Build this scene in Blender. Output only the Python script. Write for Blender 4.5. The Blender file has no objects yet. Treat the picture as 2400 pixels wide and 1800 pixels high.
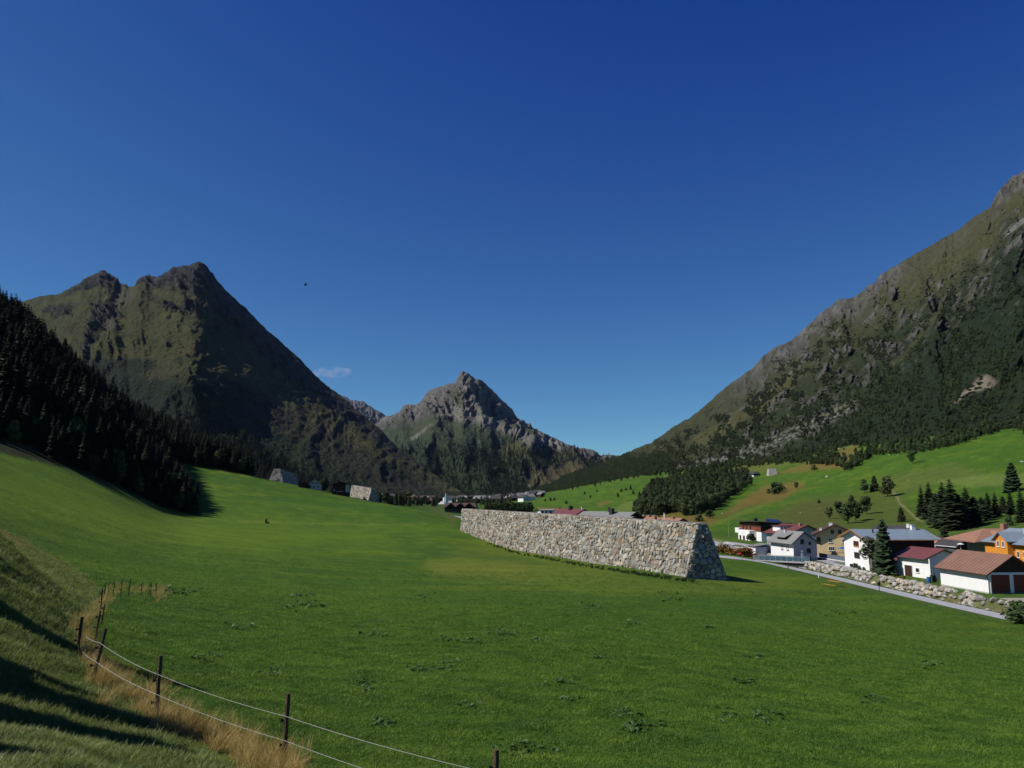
import bpy, bmesh, math, random, time
import numpy as np
from mathutils import Vector, Matrix
T0 = time.time()
R = math.radians
SC = bpy.context.scene
COL = SC.collection

# ------------------------------------------------------------------ camera
F = 1850.0            # focal length in pixels of a 2400 px wide frame
HY = 1165.0           # eye-level line in the frame
PITCH = math.atan((HY - 900.0) / F)
cam_d = bpy.data.cameras.new('camera')
cam_d.sensor_width = 36.0
cam_d.lens = 36.0 * F / 2400.0
cam_d.clip_start = 0.2
cam_d.clip_end = 40000.0
cam = bpy.data.objects.new('camera', cam_d)
COL.objects.link(cam)
cam.location = (0, 0, 0)
cam.rotation_euler = (math.pi / 2 + PITCH, 0, 0)
SC.camera = cam

# ------------------------------------------------------------------ sky and sun
SUN_AZ = (-0.990, -0.141)          # towards the sun, on the ground plan
SUN_EL = R(45)
world = bpy.data.worlds.new('World')
SC.world = world
world.use_nodes = True
wn = world.node_tree
wn.nodes.clear()
wo = wn.nodes.new('ShaderNodeOutputWorld')
bg = wn.nodes.new('ShaderNodeBackground')
sky = wn.nodes.new('ShaderNodeTexSky')
sky.sky_type = 'NISHITA'
sky.sun_disc = False
sky.sun_elevation = SUN_EL
sky.sun_rotation = math.atan2(SUN_AZ[0], SUN_AZ[1])
sky.altitude = 3000
sky.air_density = 1.0
sky.dust_density = 0.0
sky.ozone_density = 10.0
# thin, dry high-mountain air: the texture's colour deepened evenly over the whole sky
deep = wn.nodes.new('ShaderNodeVectorMath'); deep.operation = 'MULTIPLY_ADD'
deep.inputs[1].default_value = (0.90, 1.08, 0.72)
deep.inputs[2].default_value = (-0.28, -0.52, 0.80)
cl = wn.nodes.new('ShaderNodeVectorMath'); cl.operation = 'MAXIMUM'
cl.inputs[1].default_value = (0.04, 0.20, 1.0)
wn.links.new(sky.outputs[0], deep.inputs[0])
wn.links.new(deep.outputs[0], cl.inputs[0])
wn.links.new(cl.outputs[0], bg.inputs[0])
wn.links.new(bg.outputs[0], wo.inputs[0])
bg.inputs[1].default_value = 0.1

sun_d = bpy.data.lights.new('sun', 'SUN')
sun_d.energy = 5.0
sun_d.angle = R(0.53)
sun_d.color = (1.0, 0.95, 0.87)
sun = bpy.data.objects.new('sun', sun_d)
COL.objects.link(sun)
sdir = Vector((SUN_AZ[0] * math.cos(SUN_EL), SUN_AZ[1] * math.cos(SUN_EL), math.sin(SUN_EL))).normalized()
sun.rotation_euler = sdir.to_track_quat('Z', 'Y').to_euler()
sun.location = (-60, -40, 80)
SC.view_settings.view_transform = 'Standard'
SC.view_settings.look = 'None'
SC.view_settings.exposure = 0.0
SC.view_settings.gamma = 1.0
SC.view_settings.use_curve_mapping = False
SC.cycles.volume_bounces = 0
SC.cycles.max_bounces = 6
SC.cycles.transparent_max_bounces = 16

# ------------------------------------------------------------------ helpers
CP, SP = math.cos(PITCH), math.sin(PITCH)
def ratio(py):
    """height / depth of what stands at row py"""
    v = (900.0 - np.asarray(py, float)) / F
    return (SP + v * CP) / (CP - v * SP)
def P(px, py, D):
    """world point at depth D that the camera sees at (px, py) of a 2400x1800 frame"""
    u = (px - 1200.0) / F
    v = (900.0 - py) / F
    k = D / (CP - v * SP)
    return Vector((u * k, D, (SP + v * CP) * k))
def Pn(px, py, D):
    u = (px - 1200.0) / F
    v = (900.0 - py) / F
    k = D / (CP - v * SP)
    return u * k, D + 0 * k, (SP + v * CP) * k
def proj(X, Y, Z):
    d = Y * CP + Z * SP
    return 1200 + F * X / d, 900 - F * (-Y * SP + Z * CP) / d

def sstep(a, b, x):
    t = np.clip((x - a) / (b - a), 0, 1)
    return t * t * (3 - 2 * t)
def _h(ix, iy, iz, s):
    n = (ix * 374761393 + iy * 668265263 + iz * 2147483647 % 4294967291 + s * 974634777) & 0xFFFFFFFF
    n = ((n ^ (n >> 13)) * 1274126177) & 0xFFFFFFFF
    n = ((n ^ (n >> 16)) * 2246822519) & 0xFFFFFFFF
    return ((n ^ (n >> 15)) & 0xFFFFFF).astype(np.float64) / float(0xFFFFFF) * 2 - 1
def noise2(x, y, s=0):
    ix = np.floor(x).astype(np.int64); iy = np.floor(y).astype(np.int64)
    fx = x - ix; fy = y - iy
    ux = fx * fx * fx * (fx * (fx * 6 - 15) + 10); uy = fy * fy * fy * (fy * (fy * 6 - 15) + 10)
    def g(i, j, dx, dy):
        a = _h(i, j, 0, s) * math.pi
        return np.cos(a) * dx + np.sin(a) * dy
    n00 = g(ix, iy, fx, fy); n10 = g(ix + 1, iy, fx - 1, fy)
    n01 = g(ix, iy + 1, fx, fy - 1); n11 = g(ix + 1, iy + 1, fx - 1, fy - 1)
    return (n00 * (1 - ux) + n10 * ux) * (1 - uy) + (n01 * (1 - ux) + n11 * ux) * uy
def fbm(x, y, o=4, s=0, lac=2.03, g=0.5):
    r = 0; a = 1.0; t = 0
    for k in range(o):
        r = r + a * noise2(x, y, s + k * 17); t += a
        x = x * lac + 3.7; y = y * lac - 1.3; a *= g
    return r / t * 1.6
def ridged(x, y, o=5, s=0, lac=2.07, g=0.5):
    r = 0; a = 1.0; t = 0; w = 1.0
    for k in range(o):
        n = 1 - np.abs(noise2(x, y, s + k * 29)) * 2.0
        n = np.clip(n, 0, 1) ** 2 * w
        r = r + a * n; t += a
        w = np.clip(n * 1.6, 0, 1)
        x = x * lac + 1.7; y = y * lac + 9.2; a *= g
    return r / t
def poly_d(px, py, poly):
    """signed distance to a closed polygon, positive inside"""
    d = np.full(px.shape, 1e9); ins = np.zeros(px.shape, bool)
    n = len(poly)
    for i in range(n):
        x0, y0 = poly[i]; x1, y1 = poly[(i + 1) % n]
        ex, ey = x1 - x0, y1 - y0
        t = np.clip(((px - x0) * ex + (py - y0) * ey) / (ex * ex + ey * ey + 1e-9), 0, 1)
        d = np.minimum(d, np.hypot(px - x0 - t * ex, py - y0 - t * ey))
        c = ((y0 > py) != (y1 > py)) & (px < (x1 - x0) * (py - y0) / ((y1 - y0) if y1 != y0 else 1e-9) + x0)
        ins ^= c
    return np.where(ins, d, -d)
def line_d(px, py, pts):
    d = np.full(px.shape, 1e9)
    for i in range(len(pts) - 1):
        x0, y0 = pts[i]; x1, y1 = pts[i + 1]
        ex, ey = x1 - x0, y1 - y0
        t = np.clip(((px - x0) * ex + (py - y0) * ey) / (ex * ex + ey * ey + 1e-9), 0, 1)
        d = np.minimum(d, np.hypot(px - x0 - t * ex, py - y0 - t * ey))
    return d
def mixc(c, col, m):
    return c * (1 - m[..., None]) + np.asarray(col, float) * m[..., None]
def srgb(r, g, b):
    f = lambda c: (c / 255 / 12.92) if c / 255 <= 0.04045 else ((c / 255 + 0.055) / 1.055) ** 2.4
    return (f(r), f(g), f(b))

def tag(o, label=None, cat=None, group=None, kind=None):
    if label: o['label'] = label
    if cat: o['category'] = cat
    if group: o['group'] = group
    if kind: o['kind'] = kind
    return o
def link(name, me, parent=None, mat=None):
    o = bpy.data.objects.new(name, me)
    COL.objects.link(o)
    if parent is not None: o.parent = parent
    if mat is not None and me is not None and len(me.materials) == 0: me.materials.append(mat)
    return o
def thing(name, label, cat, loc=(0, 0, 0), rz=0.0, group=None, kind=None):
    o = bpy.data.objects.new(name, None)
    o.empty_display_size = 0.3
    COL.objects.link(o)
    o.location = loc
    o.rotation_euler = (0, 0, rz)
    return tag(o, label, cat, group, kind)
def np_mesh(name, V, Fq, smooth=True, col=None):
    """V (n,3), Fq (m,3 or 4) arrays"""
    V = np.ascontiguousarray(V, np.float32); Fq = np.ascontiguousarray(Fq, np.int32)
    me = bpy.data.meshes.new(name)
    n, k = Fq.shape
    me.vertices.add(len(V)); me.vertices.foreach_set('co', V.ravel())
    me.loops.add(n * k); me.loops.foreach_set('vertex_index', Fq.ravel())
    me.polygons.add(n)
    me.polygons.foreach_set('loop_start', np.arange(0, n * k, k, dtype=np.int32))
    me.polygons.foreach_set('loop_total', np.full(n, k, np.int32))
    me.polygons.foreach_set('use_smooth', np.full(n, smooth, bool))
    me.update(calc_edges=True)
    if col is not None:
        a = me.color_attributes.new('Col', 'FLOAT_COLOR', 'POINT')
        c = np.ones((len(V), 4), np.float32); c[:, :3] = col.reshape(-1, 3)
        a.data.foreach_set('color', c.ravel())
    return me
def grid_faces(nr, nc):
    i = np.arange(nr * nc).reshape(nr, nc)
    return np.stack([i[:-1, :-1], i[:-1, 1:], i[1:, 1:], i[1:, :-1]], -1).reshape(-1, 4)

class MB:
    """collects simple solids, built as one mesh"""
    def __init__(s): s.v = []; s.f = []
    def add(s, vs, fs):
        o = len(s.v); s.v += [tuple(v) for v in vs]; s.f += [tuple(i + o for i in f) for f in fs]; return s
    def box(s, x0, x1, y0, y1, z0, z1):
        return s.add([(x0, y0, z0), (x1, y0, z0), (x1, y1, z0), (x0, y1, z0), (x0, y0, z1), (x1, y0, z1), (x1, y1, z1), (x0, y1, z1)],
                     [(0, 3, 2, 1), (4, 5, 6, 7), (0, 1, 5, 4), (1, 2, 6, 5), (2, 3, 7, 6), (3, 0, 4, 7)])
    def hexa(s, p):   # 8 points: bottom 4 ccw, top 4 ccw
        return s.add(p, [(0, 3, 2, 1), (4, 5, 6, 7), (0, 1, 5, 4), (1, 2, 6, 5), (2, 3, 7, 6), (3, 0, 4, 7)])
    def tube(s, a, b, r0, r1=None, n=6, cap=True):
        a = Vector(a); b = Vector(b); r1 = r0 if r1 is None else r1
        d = (b - a).normalized()
        u = d.orthogonal().normalized(); w = d.cross(u)
        vs = []
        for (c, r) in ((a, r0), (b, r1)):
            for k in range(n):
                t = 2 * math.pi * k / n
                vs.append(c + (u * math.cos(t) + w * math.sin(t)) * r)
        fs = [(k, (k + 1) % n, n + (k + 1) % n, n + k) for k in range(n)]
        if cap: fs += [tuple(range(n - 1, -1, -1)), tuple(range(n, 2 * n))]
        return s.add(vs, fs)
    def prism(s, poly, y0, y1):
        """poly in (x,z), extruded along y"""
        n = len(poly)
        vs = [(x, y0, z) for x, z in poly] + [(x, y1, z) for x, z in poly]
        fs = [tuple(range(n)), tuple(range(2 * n - 1, n - 1, -1))] + [(k, n + k, n + (k + 1) % n, (k + 1) % n) for k in range(n)]
        return s.add(vs, fs)
    def mesh(s, name, mat=None, smooth=False):
        me = bpy.data.meshes.new(name)
        me.from_pydata(s.v, [], s.f); me.update()
        bm = bmesh.new(); bm.from_mesh(me); bmesh.ops.recalc_face_normals(bm, faces=bm.faces); bm.to_mesh(me); bm.free()
        if smooth: me.polygons.foreach_set('use_smooth', [True] * len(me.polygons))
        if mat: me.materials.append(mat)
        return me
    def build(s, name, mat, parent=None, smooth=False):
        return link(name, s.mesh(name, mat, smooth), parent)

# ------------------------------------------------------------------ materials
def mat_new(name, rough=0.85, spec=0.3):
    m = bpy.data.materials.new(name); m.use_nodes = True
    nt = m.node_tree; b = nt.nodes['Principled BSDF']
    b.inputs['Roughness'].default_value = rough
    b.inputs['Specular IOR Level'].default_value = spec
    return m, nt, b
def ramp_noise(nt, scale, lo, hi, detail=4, coord='Object', stretch=None, rough=0.6):
    tc = nt.nodes.new('ShaderNodeTexCoord')
    n = nt.nodes.new('ShaderNodeTexNoise'); n.inputs['Scale'].default_value = scale
    n.inputs['Detail'].default_value = detail; n.inputs['Roughness'].default_value = rough
    src = tc.outputs[coord]
    if stretch:
        mp = nt.nodes.new('ShaderNodeMapping'); mp.inputs['Scale'].default_value = stretch
        nt.links.new(src, mp.inputs[0]); src = mp.outputs[0]
    nt.links.new(src, n.inputs['Vector'])
    r = nt.nodes.new('ShaderNodeMapRange')
    r.inputs['From Min'].default_value = 0.3; r.inputs['From Max'].default_value = 0.7
    r.inputs['To Min'].default_value = lo; r.inputs['To Max'].default_value = hi
    nt.links.new(n.outputs['Fac'], r.inputs['Value'])
    return r.outputs[0], n
def vmul(nt, a, b):
    m = nt.nodes.new('ShaderNodeVectorMath'); m.operation = 'SCALE'
    nt.links.new(a, m.inputs[0]); nt.links.new(b, m.inputs['Scale'])
    return m.outputs[0]
def bump(nt, b, height, strength, dist):
    bp = nt.nodes.new('ShaderNodeBump'); bp.inputs['Strength'].default_value = strength; bp.inputs['Distance'].default_value = dist
    nt.links.new(height, bp.inputs['Height']); nt.links.new(bp.outputs[0], b.inputs['Normal'])
def mat_plain(name, col, rough=0.8, spec=0.3, var=0.12, scale=3.0, metal=0.0, bmp=0.0, bscale=None, stretch=None):
    m, nt, b = mat_new(name, rough, spec)
    b.inputs['Metallic'].default_value = metal
    rgb = nt.nodes.new('ShaderNodeRGB'); rgb.outputs[0].default_value = (*col, 1)
    f, n = ramp_noise(nt, scale, 1 - var, 1 + var, stretch=stretch)
    nt.links.new(vmul(nt, rgb.outputs[0], f), b.inputs['Base Color'])
    if bmp:
        f2, n2 = ramp_noise(nt, bscale or scale * 6, 0, 1)
        bump(nt, b, f2, bmp, 0.05)
    return m
def mat_attr(name, sc1, v1, sc2, v2, bstr=0.5, bdist=0.3, bscale=3.0, rough=0.95, spec=0.1, sc3=None, v3=0.2):
    """base colour from the mesh's own colour attribute, broken up by noise"""
    m, nt, b = mat_new(name, rough, spec)
    a = nt.nodes.new('ShaderNodeAttribute'); a.attribute_name = 'Col'
    f1, _ = ramp_noise(nt, sc1, 1 - v1, 1 + v1)
    f2, _ = ramp_noise(nt, sc2, 1 - v2, 1 + v2)
    c = vmul(nt, vmul(nt, a.outputs['Color'], f1), f2)
    if sc3:
        f3, _ = ramp_noise(nt, sc3, 1 - v3, 1 + v3)
        c = vmul(nt, c, f3)
    nt.links.new(c, b.inputs['Base Color'])
    h, _ = ramp_noise(nt, bscale, 0, 1, detail=6)
    bump(nt, b, h, bstr, bdist)
    return m
# ------------------------------------------------------------------ ground height
def fs(D):
    """near field true to the fence posts, valley opened out beyond"""
    return 1 + 0.29 * sstep(math.log(25), math.log(110), np.log(D))
TAB = {
 -2600: [(1.5,-1.4),(9,3),(20,9),(60,26),(130,50),(350,110),(1500,120)],
 -800: [(1.5,-1.6),(9,-1.2),(14,0),(20,2),(32,5),(60,8),(90,13),(130,24),(175,40),(250,75),(350,125),(600,150),(1500,60)],
 -250: [(1.5,-1.65),(9,-2.6),(14,-2.5),(20,-1.0),(32,1.5),(45,1.5),(60,1.0),(90,4.5),(130,10),(175,19),(250,55),(350,100),(600,110),(900,40),(1500,20)],
 0: [(1.5,-1.7),(5,-2.3),(9,-3.1),(14,-3.7),(20,-3.1),(26,-2.0),(32,-1.25),(37,-1.9),(46,-3.7),(60,-3.2),(90,-.5),(130,3.5),(175,9.9),(250,45),(349,77),(420,80),(600,40),(900,10),(1500,0)],
 200: [(1.5,-1.7),(5,-2.3),(9,-3.1),(14,-4.1),(22,-4.2),(30,-4.3),(46,-4.9),(60,-5.2),(90,-4.5),(130,-2),(190,5.0),(260,22),(425,57),(500,50),(700,20),(1000,3),(1500,0)],
 400: [(1.5,-1.7),(5,-2.4),(12,-4.15),(17,-4.8),(25,-5.2),(38,-5.7),(46,-5.9),(60,-6.5),(90,-7),(130,-6.8),(180,-5.8),(230,-4.9),(320,3),(400,17),(470,36),(560,40),(700,15),(1000,2),(1500,0)],
 600: [(1.5,-1.75),(5,-2.5),(10,-3.8),(14.5,-4.95),(25,-5.8),(38,-6.3),(60,-7.2),(90,-8),(130,-8.4),(180,-8),(230,-7),(320,.7),(420,11.5),(470,11),(560,6),(700,3),(1000,-2),(1500,-6)],
 800: [(1.5,-1.8),(5,-2.7),(10,-4.1),(16,-5.5),(25,-6.1),(38,-6.8),(60,-7.8),(90,-9),(130,-10),(180,-10),(230,-8.7),(320,-3),(400,.8),(450,2),(500,0.5),(600,-0.5),(900,-0.5),(1500,-4)],
 1000: [(1.5,-1.85),(5,-2.8),(10,-4.2),(16,-5.6),(25,-6.2),(38,-6.9),(60,-8.1),(90,-9.4),(130,-11),(180,-11),(230,-9.8),(280,-7.5),(340,-4.5),(375,-6),(430,-9.5),(600,-7.5),(850,-5),(1200,-5),(1550,-7),(2200,-12)],
 1060: [(1.5,-1.85),(10,-4.2),(16,-5.6),(25,-6.2),(38,-6.9),(60,-8.1),(90,-9.5),(130,-11),(180,-11.3),(215,-10.2),(236,-9.3),(262,-8.6),(285,-11),(450,-11.5),(900,-8),(1550,-9),(2200,-12)],
 1200: [(1.5,-1.85),(10,-4.3),(17,-5.8),(25,-6.3),(38,-7.0),(60,-8.2),(85,-9.5),(110,-10.6),(140,-11.6),(189,-12.6),(250,-12.8),(600,-11),(800,-7),(1000,-4),(1300,0),(1600,4),(2000,4)],
 1350: [(1.5,-1.9),(10,-4.3),(17.2,-5.9),(25,-6.5),(38,-7.3),(60,-8.6),(85,-9.8),(110,-10.8),(141,-11.8),(189,-12.8),(450,-12.5),(600,-8),(775,3),(850,6.9),(1100,14)],
 1500: [(1.5,-1.9),(10,-4.4),(17.5,-6),(25,-6.7),(38,-7.6),(60,-9.1),(85,-10.2),(110,-11),(141,-12),(189,-12.8),(400,-12.5),(450,-10),(600,2),(850,20),(1100,32)],
 1640: [(1.5,-1.9),(10,-4.4),(17.5,-6.05),(25,-6.8),(38,-7.9),(60,-9.4),(85,-10.6),(110,-11.3),(140,-12.2),(175,-12.8),(320,-12),(450,-4),(600,4),(800,20),(1000,38)],
 1800: [(1.5,-1.9),(10,-4.5),(17.5,-6.1),(25,-7),(38,-8.4),(60,-10.1),(85,-11.4),(110,-12.2),(135,-12.8),(270,-12.6),(400,-5),(550,6),(700,21),(800,32),(1000,55)],
 2000: [(1.5,-1.9),(10,-4.5),(18,-6.3),(25,-7.2),(38,-8.8),(60,-10.7),(85,-12),(105,-12.8),(235,-12.5),(330,-7),(450,8),(580,27),(650,36),(800,60)],
 2200: [(1.5,-1.9),(10,-4.6),(19,-6.4),(25,-7.4),(38,-9.2),(60,-11.4),(80,-12.6),(92,-12.8),(215,-12.4),(300,-5),(400,12),(500,30),(560,42),(700,62)],
 2400: [(1.5,-1.9),(10,-4.6),(19,-6.5),(25,-7.6),(38,-9.6),(60,-12),(75,-12.8),(190,-12.4),(260,-4),(350,12),(450,32),(520,46),(650,62)],
 3200: [(1.5,-1.9),(10,-4.7),(19,-7),(38,-11),(52,-12.8),(150,-12.4),(260,5),(450,50),(600,80)],
 6000: [(1.5,-1.9),(10,-4.7),(19,-7),(38,-11),(52,-12.8),(90,-12.4),(200,20),(450,90)],
}
_pxk = sorted(TAB)
_ND = 400
_ld = np.linspace(math.log(0.8), math.log(3000), _ND)
_fpx = np.arange(-2600, 6001, 20.0)
_base = []
_Dm = np.exp(_ld)
for k in _pxk:
    a = np.array(TAB[k], float)
    Dt = a[:, 0] * fs(a[:, 0])
    rt = ratio(HY - a[:, 1] / a[:, 0] * F)
    _base.append(np.interp(_ld, np.log(Dt), rt * Dt))
_base = np.array(_base)
_G = np.stack([np.interp(_fpx, _pxk, _base[:, j]) for j in range(_ND)], 1)   # (npx, nD)
def _blur(A, n, ax):
    for _ in range(n):
        A = np.apply_along_axis(lambda r: np.convolve(np.pad(r, 2, mode='edge'), [1/16, 4/16, 6/16, 4/16, 1/16], 'valid'), ax, A)
    return A
_G = _blur(_G, 5, 1)
_G = _blur(_G, 5, 0)
ROAD = [(86, 20), (78, 60), (71.5, 85), (68.6, 105), (67.0, 130), (66.2, 160), (65.6, 180), (64.2, 197), (60.0, 209), (52, 222), (40, 236)]
STREAM_X = 73.4
def stream_c(Y):
    return STREAM_X + 0.0 * Y + np.interp(Y, [0, 70, 95, 130, 180, 204, 222, 300, 420], [22, 10, 2.5, 0.6, 0.0, -2.2, -3.4, 0, 6])
def Z(X, Y):
    """ground height, vectorised"""
    X = np.asarray(X, float); Y = np.asarray(Y, float)
    Yc = np.maximum(Y, 0.9)
    px = np.clip(1200 + F * X / Yc, -2600, 5999)
    l = np.clip(np.log(Yc), _ld[0], _ld[-1] - 1e-6)
    a = (px - _fpx[0]) / 20.0; b = (l - _ld[0]) / (_ld[1] - _ld[0])
    i = np.clip(np.floor(a).astype(int), 0, len(_fpx) - 2); j = np.clip(np.floor(b).astype(int), 0, _ND - 2)
    fa = a - i; fb = b - j
    z = (_G[i, j] * (1 - fa) + _G[i + 1, j] * fa) * (1 - fb) + (_G[i, j + 1] * (1 - fa) + _G[i + 1, j + 1] * fa) * fb
    # flat valley floor under the houses
    vf = sstep(58, 66, X) * sstep(60, 90, Y) * (1 - sstep(255, 275, Y)) * (1 - sstep(0, 25, X - 0.40 * Y - 50))
    z = z * (1 - vf) + np.minimum(z, -16.45) * vf * 0 + vf * -16.45
    # stream bed
    c = stream_c(Y)
    d = X - c
    cut = (sstep(-4.2, -1.2, d)) * (1 - sstep(1.0, 3.4, d)) * sstep(30, 60, Y) * (1 - sstep(330, 380, Y))
    z = z - 3.4 * cut
    # gentle unevenness
    far = sstep(40, 200, Y)
    z = z + 0.05 * fbm(X / 2.3, Y / 2.3, 2, 5) * (1 - far) * (1 - vf) + (0.22 + 0.9 * sstep(250, 600, Y)) * fbm(X / 26, Y / 26, 3, 9) * sstep(20, 80, Y) * (1 - vf)
    return z
def zs(x, y): return float(Z(np.array([x]), np.array([y]))[0])
def hit(px, py, d0=8.0, d1=2400.0):
    """where the sight line through (px, py) first meets the ground"""
    D = np.exp(np.linspace(math.log(d0), math.log(d1), 1400))
    X, Y, Zr = Pn(px, py, D)
    g = Z(X, Y)
    k = np.argmax(Zr <= g)
    if not (Zr <= g).any(): k = len(D) - 1
    return Vector((X[k], Y[k] if np.ndim(Y) else D[k], g[k]))

# ------------------------------------------------------------------ ground sheet
cols = np.concatenate([np.linspace(-6500, -80, 60)[:-1], np.arange(-80, 2481, 4.0), np.linspace(2480, 9000, 60)[1:]])
rows = np.exp(np.linspace(math.log(0.9), math.log(2900), 440))
rows = np.concatenate([[-30, -12, -5, -1.5, 0.2], rows])
CC, DD = np.meshgrid(cols, rows)
X = (CC - 1200) / F * np.maximum(DD, 6.0)
X = np.where(np.abs(CC - 1200) > 3500, np.sign(CC - 1200) * (3500 / F * np.maximum(DD, 6) + (np.abs(CC - 1200) - 3500) / 3000 * 60), X)
Y = DD + 0 * X
Zg = Z(X, Y)
gx, gy = proj(X, np.maximum(Y, 1), Zg)
n_lo = fbm(X / 30, Y / 30, 4, 21); n_mid = fbm(X / 7, Y / 9, 4, 33); n_hi = fbm(X / 1.4, Y / 1.4, 3, 44)
G0 = np.array([0.052, 0.100, 0.012])
gc = np.ones(X.shape + (3,)) * G0
gc = mixc(gc, (0.10, 0.150, 0.014), np.clip(sstep(-0.2, 0.6, n_lo + 0.4 * n_mid), 0, 1) * 0.55)
gc = mixc(gc, (0.045, 0.100, 0.018), np.clip(sstep(0.1, 0.7, -n_lo + 0.5 * n_mid), 0, 1) * 0.6)
# mowing bands, running along the valley
band = fbm(X / 60 + Y / 200, (Y - 0.5 * X) / 7, 3, 66)
gc = mixc(gc, (0.135, 0.170, 0.018), sstep(0.05, 0.6, band) * sstep(40, 90, Y) * 0.6)
jit = 14 * n_mid + 8 * n_hi
tr = np.abs(((X * 0.55 + Y * 0.18 + 2.5 * fbm(X / 40, Y / 40, 2, 71)) % 3.1) - 1.55)
gc = mixc(gc, (0.115, 0.140, 0.022), (1 - sstep(0.0, 0.30, tr)) * sstep(50, 90, Y) * (1 - sstep(260, 330, Y)) * sstep(0.0, 0.5, n_lo + 0.35) * 0.45)
fl = sstep(0.30, 0.55, fbm(X / 3.2, Y / 5.5, 4, 72))
gc = mixc(gc, (0.038, 0.072, 0.014), fl * 0.45 * sstep(30, 60, Y))
gc = mixc(gc, (0.130, 0.150, 0.030), sstep(0.30, 0.6, fbm(X / 4.2, Y / 7.0, 4, 73)) * 0.40 * sstep(30, 60, Y))
def zone(poly, col, amt=1.0, soft=8, jk=1.0, ymin=0):
    global gc
    d = poly_d(gx, gy, poly) + jit * jk
    m = sstep(-soft, soft, d) * amt * (Y > ymin)
    gc = mixc(gc, col, m)
YEL = (0.145, 0.160, 0.022); DRY = (0.185, 0.125, 0.035); OLI = (0.070, 0.095, 0.020); BRN = (0.155, 0.098, 0.030)
zone([(-200, 1050), (120, 1120), (380, 1215), (620, 1232), (900, 1262), (620, 1290), (300, 1262), (0, 1210), (-200, 1190)], (0.125, 0.180, 0.016), 0.8, 70, 2.2)
zone([(1090, 1275), (1160, 1268), (1330, 1310), (1600, 1372), (1750, 1350), (2000, 1372), (1800, 1390), (1500, 1385), (1250, 1370), (1000, 1330)], YEL, 0.55, 22)
zone([(1000, 1320), (1230, 1325), (1240, 1362), (1010, 1352)], (0.17, 0.165, 0.03), 0.5, 14)
zone([(880, 1238), (1070, 1225), (1060, 1245), (900, 1250)], (0.10, 0.155, 0.015), 0.5, 10)
_l = line_d(gx, gy, [(560, 1224), (700, 1226), (860, 1230), (1000, 1228)])
gc = mixc(gc, (0.15, 0.185, 0.03), (1 - sstep(0.5, 3.0, _l + 0.08 * jit)) * (Y > 100) * 0.55)
zone([(1010, 1296), (1200, 1302), (1300, 1325), (1180, 1312), (1020, 1306)], (0.045, 0.085, 0.014), 0.6, 8)  # darker crease in the meadow, its shading put into the colour
# left bank by the fence: rougher, olive grass
zone([(-900, 1200), (0, 1236), (110, 1300), (205, 1352), (228, 1380), (232, 1470), (200, 1560), (330, 1650), (520, 1760), (650, 1830), (650, 3000), (-900, 3000)], (0.080, 0.115, 0.022), 0.75, 14)
zone([(-300, 1225), (0, 1236), (110, 1296), (215, 1362), (180, 1372), (90, 1330), (0, 1290), (-300, 1290)], (0.22, 0.155, 0.045), 0.7, 8)
# right hill
zone([(1640, 1240), (1850, 1165), (1960, 1120), (2100, 1100), (2290, 1230), (2420, 1270), (1640, 1270)], OLI, 0.0, 10, 1, 280)
zone([(1880, 1170), (2060, 1150), (2110, 1160), (2160, 1215), (2330, 1235), (2420, 1225), (2420, 1290), (1830, 1260)], (0.080, 0.090, 0.022), 0.8, 14, 1, 250)
zone([(1790, 1215), (1860, 1178), (1950, 1172), (1960, 1215), (1900, 1245), (1800, 1240)], (0.085, 0.080, 0.025), 0.7, 12, 1, 250)
zone([(2060, 1120), (2240, 1085), (2300, 1110), (2130, 1160), (2080, 1160)], (0.105, 0.115, 0.03), 0.6, 12, 1, 280)
zone([(2190, 1130), (2290, 1112), (2420, 1108), (2420, 1138), (2280, 1140)], (0.15, 0.175, 0.05), 0.6, 4, 0.4, 280)
zone([(1690, 1210), (1740, 1170), (1790, 1140), (1870, 1127), (1888, 1140), (1830, 1172), (1740, 1192), (1660, 1232), (1560, 1260), (1560, 1215)], BRN, 0.85, 5, 0.5, 280)
zone([(1660, 1236), (1720, 1203), (1790, 1180), (1785, 1190), (1700, 1222)], (0.14, 0.165, 0.03), 0.6, 3, 0.3, 280)
zone([(1810, 1112), (1870, 1092), (1950, 1068), (2010, 1038), (2010, 1070), (1985, 1100), (1960, 1098), (1830, 1110)], BRN, 0.85, 5, 0.5, 280)
zone([(1560, 1115), (1720, 1090), (1840, 1050), (1960, 1010), (2050, 1020), (2000, 1050), (1900, 1078), (1820, 1095), (1760, 1118), (1700, 1115)], (0.12, 0.115, 0.030), 0.7, 6, 0.6, 280)
zone([(1398, 1180), (1434, 1172), (1428, 1178), (1406, 1187)], BRN, 0.9, 2, 0.1, 280)
zone([(1455, 1180), (1520, 1168), (1500, 1195), (1440, 1200)], (0.14, 0.165, 0.045), 0.6, 3, 0.3, 280)
zone([(1550, 1190), (1620, 1195), (1680, 1212), (1600, 1240), (1540, 1230)], BRN, 0.7, 6, 0.6, 280)
# footpath on the right hill
pd = line_d(gx, gy, [(2085, 1148), (2100, 1160), (2110, 1180), (2128, 1196), (2150, 1217), (2162, 1222)])
gc = mixc(gc, (0.24, 0.20, 0.11), (1 - sstep(1.0, 3.0, pd + jit * 0.1)) * (Y > 250) * 0.7)
# dry spot and slope left of the small dams, wall foot, bank behind the meadow
zone([(500, 1085), (560, 1082), (600, 1100), (570, 1112), (520, 1100)], BRN, 0.8, 4, 0.4, 300)
zone([(1000, 1185), (1030, 1184), (1075, 1215), (1062, 1222), (1030, 1205)], (0.15, 0.12, 0.04), 0.7, 4, 0.3, 280)
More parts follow.
